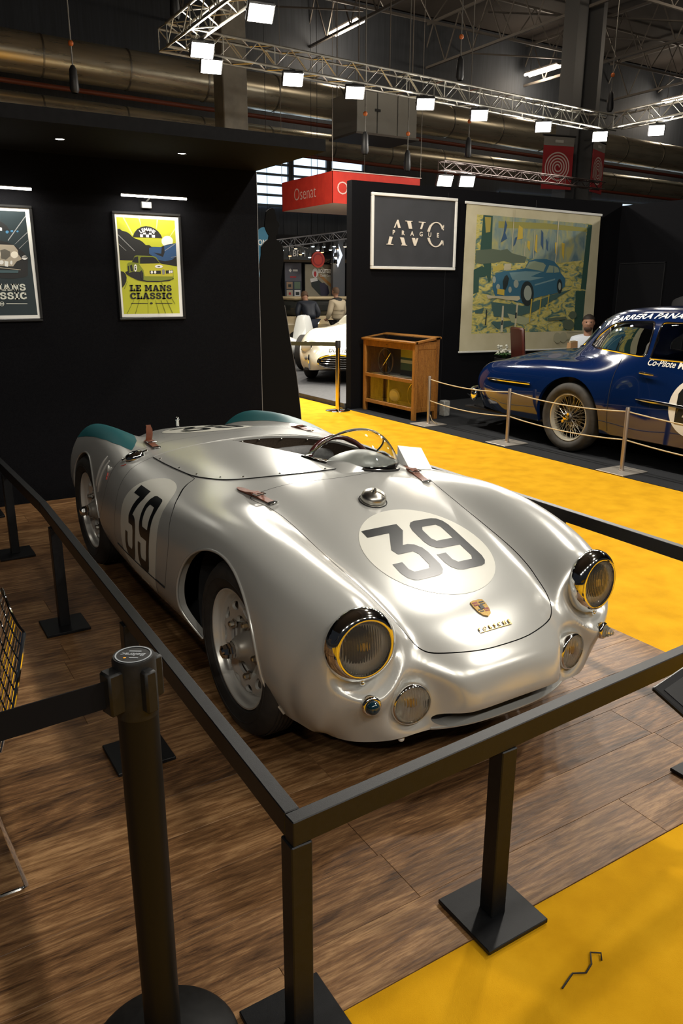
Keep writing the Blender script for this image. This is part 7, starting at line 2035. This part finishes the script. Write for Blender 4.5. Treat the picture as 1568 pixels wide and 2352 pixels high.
for i, x in enumerate((2.5, 7.0, 11.5, 16, 20.5, 25, 29.5, 34, 38.5)): tag(lattice_beam('beam', (x, -8, 8.7), (x, 36, 8.7), 1.3), 'dark lattice roof beam running away from the viewer')
for i, y in enumerate((9, 13.5, 18, 22.5, 27, 31.5)): tag(lattice_beam('beam', (-12, y, 9.0), (43, y, 9.0), 1.0, 1.6, .045), 'dark lattice roof beam running across the hall')
for k in range(26):   # thin wind braces between the beams
    x0 = random.choice((2.5, 7.0, 11.5, 16, 20.5, 25, 29.5)); y0 = random.choice((9, 13.5, 18, 22.5, 27))
    o = MB().tube([(x0, y0, 8.9), (x0 + 4.5, y0 + 4.5, 9.6)] if k % 2 else [(x0 + 4.5, y0, 8.9), (x0, y0 + 4.5, 9.6)], .028, 4).build('beam', steelb, smooth=0); tag(o, 'thin diagonal brace below the hall roof', kind='structure')

wallm = noisy(mat('hall_wall_panel', (.05, .056, .066), .7), [(.04, .045, .054), (.06, .067, .08)], scale=(4, 1, .2), nscale=4)
w = MB().box((16, 21.1, 5), (56, .2, 10.4)).build('wall_back', wallm); tag(w, 'grey panelled far wall of the exhibition hall', kind='structure')
w = MB().box((43.1, 12, 5), (.2, 50, 10.4)).build('wall_right', wallm); tag(w, 'grey panelled side wall of the exhibition hall', kind='structure')
for k in range(28):
    o = MB().box((5.5 + k * .5, 20.99, 3.2), (.03, .03, 2.0)).build('panel_rib', mat('rib_grey', (.06, .065, .075), .6), bpy.data.objects['wall_back.002'] if 'wall_back.002' in bpy.data.objects else None)
MB().box((12, 20.95, 2.35), (16, .1, .28)).build('wall_band', mat('tan_band', (.20, .15, .10), .6), bpy.data.objects['wall_back.002'])
MB().box((12, 20.95, 2.95), (16, .12, .5)).build('wall_band', mat('dark_band', (.02, .02, .024), .6), bpy.data.objects['wall_back.002'])
# louvred windows
dayl = mat('daylight_glass', (.7, .82, .95), .3, emit=1.5, ecol=(.62, .80, 1.0))
slatm = mat('louvre_slat', (.10, .13, .16), .5)
wi = 0
for x0, x1 in ((9.35, 10.65), (10.75, 12.05), (12.15, 13.45), (19.5, 22.5), (22.6, 25.6), (25.7, 28.7), (28.8, 31.8)):
    z0, z1 = (4.05, 5.85) if x0 < 15 else (3.9, 5.0)
    wi += 1
    t = MB().box(((x0 + x1) / 2, 20.96, (z0 + z1) / 2), (x1 - x0, .02, z1 - z0)).build('window_%d' % wi, dayl, smooth=0); tag(t, 'louvred hall window letting in bluish daylight', kind='structure')
    for k in range(7):
        MB().box(((x0 + x1) / 2, 20.90, z0 + (z1 - z0) * k / 6), (x1 - x0, .06, .07)).build('slat', slatm, t)
    m_ = MB()
    for x in (x0, x1): m_.box((x, 20.9, (z0 + z1) / 2), (.09, .1, z1 - z0))
    m_.build('window_frame', mat('dark_window_frame', (.03, .035, .04), .5), t)

# ducts
ductm = noisy(mat('galvanised_duct', (.55, .50, .40), .30, .70), [(.50, .44, .32), (.68, .61, .46)], scale=(.3, 3, 3), nscale=3, rough=(.2, .38))
def duct(label, z0, z1, r, y, step):
    t = thing('air_duct', label, 'air duct', (0, y, 0))
    A, B = Vector((-9, 0, z0)), Vector((42, 0, z1)); n = int((B - A).length / step)
    for k in range(n):
        p, q = A + (B - A) * (k / n), A + (B - A) * ((k + 1) / n)
        MB().cyl(p, q, r, n=28).build('duct_section', ductm, t, smooth=50)
        MB().lathe([(r * 1.0, -.02), (r * 1.03, -.02), (r * 1.03, .02), (r * 1.0, .02)], q, (B - A), 28).build('flange', mat('duct_flange', (.30, .28, .24), .4, .9), t)
duct('large galvanised air duct running along the hall, upper of the two', 6.78, 6.02, .44, 18.0, 1.9)
duct('smaller galvanised air duct below the large one', 5.70, 4.98, .33, 18.3, 1.9)
o = MB().tube([(-9, 17.6, 6.08), (42, 17.6, 5.36)], .055, 10).build('sprinkler_pipe', mat('rust_red_pipe', (.16, .035, .015), .5)); tag(o, 'thin rust-red pipe between the two air ducts', 'pipe')
o = MB().tube([(-9, 17.3, 5.20), (42, 17.3, 4.5)], .05, 10).build('sprinkler_pipe', mat('rust_red_pipe')); tag(o, 'thin rust-red pipe below the smaller air duct', 'pipe')
t = thing('air_handler', 'pale boxy air handling unit hung beside the large duct', 'air handler', (10.3, 15.6, 5.2))
acm = mat('pale_grey_panel', (.34, .33, .29), .5, .2)
for k in range(3): MB().box((-.61 + k * .61, 0, .48), (.585, 1.2, .94), b=.01).build('panel', acm, t, smooth=0)
MB().box((0, 0, .0), (1.9, 1.3, .05)).build('tray', steelb, t); MB().box((-.3, -.61, .55), (.16, .01, .06)).build('nameplate', blackpaint, t)
m_ = MB()
for x in (-.8, .8):
    for y in (-.5, .5): m_.cyl((x, y, .9), (x, y, 5.0), .015, n=6)
m_.build('hanger_rod', steelb, t)

# pillars and banners
conc = noisy(mat('grey_concrete', (.17, .155, .13), .85), [(.13, .12, .10), (.20, .185, .155)], nscale=4)
o = MB().box((5.73, 14.2, 5.1), (.55, .5, 10.3), b=.02).build('pillar', conc); tag(o, 'grey concrete hall pillar behind the booth canopy', kind='structure')
t = MB(); t.box((15.75, 14.2, 5.1), (.35, .5, 10.3)); t.box((16.35, 14.0, 5.1), (.14, .5, 10.3)); t.box((16.05, 14.3, 5.1), (.5, .06, 10.3)); o = t.build('pillar', mat('painted_steel_column', (.10, .10, .10), .5, .3)); tag(o, 'dark steel hall column carrying the red banners', kind='structure')
banred = mat('banner_red', (.30, .012, .016), .7); bangrey = mat('banner_grey', (.20, .19, .17), .7); banw = mat('banner_pale', (.60, .48, .44), .7)
for (x, rz, lb) in ((15.05, R(-14), 'left of the steel column'), (16.62, R(22), 'right of the steel column')):
    t = thing('hanging_banner', 'red banner with a pale spiral, %s' % lb, 'banner', (x, 13.8, 4.15), rz)
    MB().box((0, 0, .55), (.92, .02, 1.10)).build('cloth', banred, t); MB().box((0, -.002, 1.19), (.92, .02, .22)).build('header', bangrey, t)
    pts = [((.05 + .33 * a / (9 * PI)) * math.cos(a), -.016, .55 + (.05 + .33 * a / (9 * PI)) * math.sin(a)) for a in np.linspace(0, 9 * PI, 140)] + [(-.36, -.016, .35)]
    m_ = MB(); pr2 = [(Vector(p), None) for p in pts]
    L_a, L_b = [], []
    for i, p in enumerate(pts):
        q = Vector(pts[min(i + 1, len(pts) - 1)]) - Vector(pts[max(0, i - 1)]); n_ = Vector((-q.z, 0, q.x)).normalized() * .017
        L_a.append(tuple(Vector(p) + n_)); L_b.append(tuple(Vector(p) - n_))
    m_.grid([L_a, L_b]); m_.build('spiral', banw, t, smooth=0)
    MB().cyl((-.5, 0, 1.33), (.5, 0, 1.33), .025, n=8).build('bar', blackpaint, t)
    MB().cyl((.45 if x < 16 else -.45, 0, 1.33), (.60 if x < 16 else -.55, .25, 1.33), .025, n=8).build('bracket', blackpaint, t)
    m_ = MB(); text_layer(m_, 'TOYO' if False else 'IIIII', .09, 0, 1.19, frame_T((0, -.014, 0), (1, 0, 0), (0, 0, 1)), 0) if False else m_.box((0, -.014, 1.19), (.25, .004, .07)); m_.build('header_print', mat('banner_print_pale', (.42, .41, .38), .7), t)

# red hanging box sign
rbx = thing('hanging_box_sign', 'red fabric box sign with pale lettering hanging behind the black wall', 'sign', (6.905, 12.0, 3.22))
rfab = noisy(mat('red_fabric', (.52, .022, .010), .8), [(.46, .018, .008), (.56, .028, .012)], nscale=6); wfab = mat('white_underside', (.62, .50, .46), .8)
MB().box((1.1, .004, .30), (2.2, .008, .60)).build('front_panel', rfab, rbx); MB().box((.004, 1.1, .30), (.008, 2.2, .60)).build('side_panel', rfab, rbx); MB().box((2.196, 1.1, .30), (.008, 2.2, .60)).build('side_panel', rfab, rbx); MB().box((1.1, 2.196, .30), (2.2, .008, .60)).build('front_panel', rfab, rbx)
MB().box((1.1, 1.1, .004), (2.18, 2.18, .006)).build('underside', wfab, rbx)
MB().box((1.1, -.004, .61), (2.24, .02, .015)).build('edge_piping', wfab, rbx)
m_ = MB(); text_layer(m_, 'Osenat', .36, 0, 0, frame_T((-.004, 1.15, .28), (0, -1, 0), (0, 0, 1)), 0, bold=-.004, sx=.92); text_layer(m_, 'Osenat', .36, .62, .28, frame_T((0, -.005, 0), (1, 0, 0), (0, 0, 1)), 0, bold=-.004); m_.build('lettering', mat('pale_pink_print', (.66, .46, .42), .7), rbx, smooth=0, recalc=False)
m_ = MB()
for x, y in ((0, 0), (2.2, 0), (0, 2.2), (2.2, 2.2)): m_.cyl((x, y, .6), (x, y, 6.5), .006, n=5)
m_.build('suspension_wire', steelb, rbx)

# fluorescent battens
fluo = mat('warm_fluorescent', (1, .86, .68), .4, emit=9, ecol=(1, .84, .66))
fl = ((11.94, 19.6, 'above the red box sign'), (20.3, 19.9, 'above the truss corner'), (28.0, 19.9, 'at the right edge'), (11.9, 11.0, 'out of frame overhead'), (20.2, 11.6, 'out of frame overhead right'))
for x, y, lb in fl:
    t = thing('fluorescent_batten', 'twin-tube fluorescent batten below the roof, %s' % lb, 'ceiling light', (x, y, 8.62 if y < 20.5 else 8.62))
    MB().box((0, 0, .40), (.22, 1.5, .06)).build('housing', steelb, t)
    for sy in (-.6, .6): MB().cyl((0, sy, .42), (0, sy, 1.635), .01, n=5).build('hanger', steelb, t)
    lamp('batten_glow', 'POINT', (x, y, 8.55), (x, y, 0), 110, (1, .86, .68), .3)
    for sx in (-.11, .11): MB().cyl((sx, -.76, .33), (sx, .76, .33), .045, n=12).build('tube', fluo, t)

# ------------------------------------------------------------------ main lighting truss with floodlights
TZ = 5.06
truss('lighting_truss', 'aluminium lighting truss running across above the neighbouring stand', (2.72, 9.82, TZ), (13.2, 10.52, TZ), group='main lighting truss')
truss('lighting_truss', 'aluminium lighting truss coming forward overhead at the upper left', (2.87, 9.66, TZ), (2.87, -4.0, TZ), group='main lighting truss')
truss('lighting_truss', 'aluminium lighting truss coming forward at the right edge', (13.05, 10.20, TZ), (13.05, -2.0, TZ), group='main lighting truss')
truss('lighting_truss', 'lower dark truss carrying two floodlights behind the black wall', (8.55, 10.60, 3.875), (14.0, 11.3, 3.92), .16, .014, .25, mat('truss_dark_red', (.05, .03, .025), .6, .4), group='main lighting truss')
floodface = mat('floodlight_face', (1, .97, .90), .4, emit=14, ecol=(1, .96, .88))
POWER = 150.
def flood(x, y, z, aim, label, power=1., col=(1, .94, .84), size=.30, top=TZ):
    t = thing('floodlight', label, 'floodlight', (x, y, z), group='floodlights on the trusses')
    q = (Vector(aim) - Vector((x, y, z))).to_track_quat('-Z', 'Y').to_matrix().to_4x4()
    MB().box((0, 0, .045), (.34, .24, .07), q, b=.015).build('housing', blackpaint, t, smooth=0)
    MB().box((0, 0, .005), (.30, .20, .012), q).build('face', floodface, t, smooth=0)
    m_ = MB(); m_.tube([q @ Vector((-.18, 0, .05)), (-.05, 0, top - .160 - z), (.05, 0, top - .160 - z), q @ Vector((.18, 0, .05))], .012, 6); m_.build('yoke', blackpaint, t)
    n = q @ Vector((0, 0, -.02))
    lamp('floodlight_beam', 'AREA', Vector((x, y, z)) + n, aim, POWER * power, col, .28, .18)
    return t
fl_seen = [(3.03, 7.22, 'on the truss at the top edge'), (3.0, 9.03, 'under the corner of the truss'), (3.43, 9.74, 'first along the cross truss from its left corner'), (4.82, 9.75, 'second along the cross truss from its left corner'), (6.12, 9.95, 'third along the cross truss, beside the air handling unit'), (7.65, 9.98, 'fourth along the cross truss from its left corner'), (9.10, 10.18, 'fifth along the cross truss from its left corner'), (10.94, 10.31, 'sixth along the cross truss from its left corner'), (12.75, 10.4, 'at the right corner of the truss'), (13.2, 9.3, 'on the truss leg at the right edge')]
for k, (x, y, lb) in enumerate(fl_seen):
    flood(x, y, 4.75, (x * .55 + .4, y - 5.0, 0), 'bright floodlight %s' % lb, 1.0 if k != 6 else .6)
flood(8.76, 10.72, 3.62, (7, 4, 0), 'bright floodlight low above the framed sign, left of the pair', .35, top=3.955); flood(9.345, 10.74, 3.65, (7, 4, 0), 'bright floodlight low above the large print, right of the pair', .35, top=3.955)
for k, y in enumerate((5.2, 3.2, 1.2, -.8, -2.8)):
    flood(2.87, y, 4.75, (.2, y * .5 + .2, 0) if k > 1 else (6.6, 6.2, .9), 'floodlight on the forward truss leg overhead, %s from the viewer' % ('fifth', 'fourth', 'third', 'second', 'nearest')[k], .62)
for k, y in enumerate((7.0, 4.5, 2.0)):
    flood(13.0, y, 4.75, (6.5, y - .5, 0), 'floodlight on the right truss leg, %s from its back corner' % ('second', 'third', 'fourth')[k], .7)
# second truss behind and left of the viewer
truss('lighting_truss', 'aluminium lighting truss behind the viewer', (-5.5, -5.0, TZ), (6.0, -5.0, TZ), group='rear lighting truss')
for k, x in enumerate((-4.8, -3.2, -1.6, 0., 1.6, 3.2, 4.8)):
    flood(x, -5.0, 4.75, (x * .3, .6, 0), 'floodlight on the truss behind the viewer, %s from its left end' % ('first', 'second', 'third', 'fourth', 'fifth', 'sixth', 'seventh')[k], .32 if x < 0 else .18)

# chain hoists
for x, y, z, lb in ((2.9, 9.75, 5.3, 'at the left truss corner'), (8.6, 10.2, 5.3, 'above the middle of the cross truss'), (13.1, 10.5, 5.3, 'above the right truss corner'), (1.9, 11.8, 4.6, 'hanging before the duct at the upper left'), (7.35, 11.5, 4.1, 'hanging above the red box sign'), (8.75, 12.0, 3.95, 'hanging behind the framed sign'), (10.4, 12.0, 4.35, 'hanging below the cross truss')):
    t = thing('chain_hoist', 'black chain hoist bag %s' % lb, 'chain hoist', (x, y, z))
    MB().lathe([(.05, 0), (.075, .05), (.06, .34), (.03, .40), (0, .41)], n=14).build('chain_bag', blackpaint, t)
    MB().cyl((.0, 0, .40), (0, 0, 8.7 - z), .012, n=6).build('chain', mat('chain_grey', (.22, .21, .19), .5, .6), t)
    MB().ball((0, 0, .47 + .25), .045, 10, 6).build('hook', mat('orange_hook', (.5, .12, .02), .5), t)
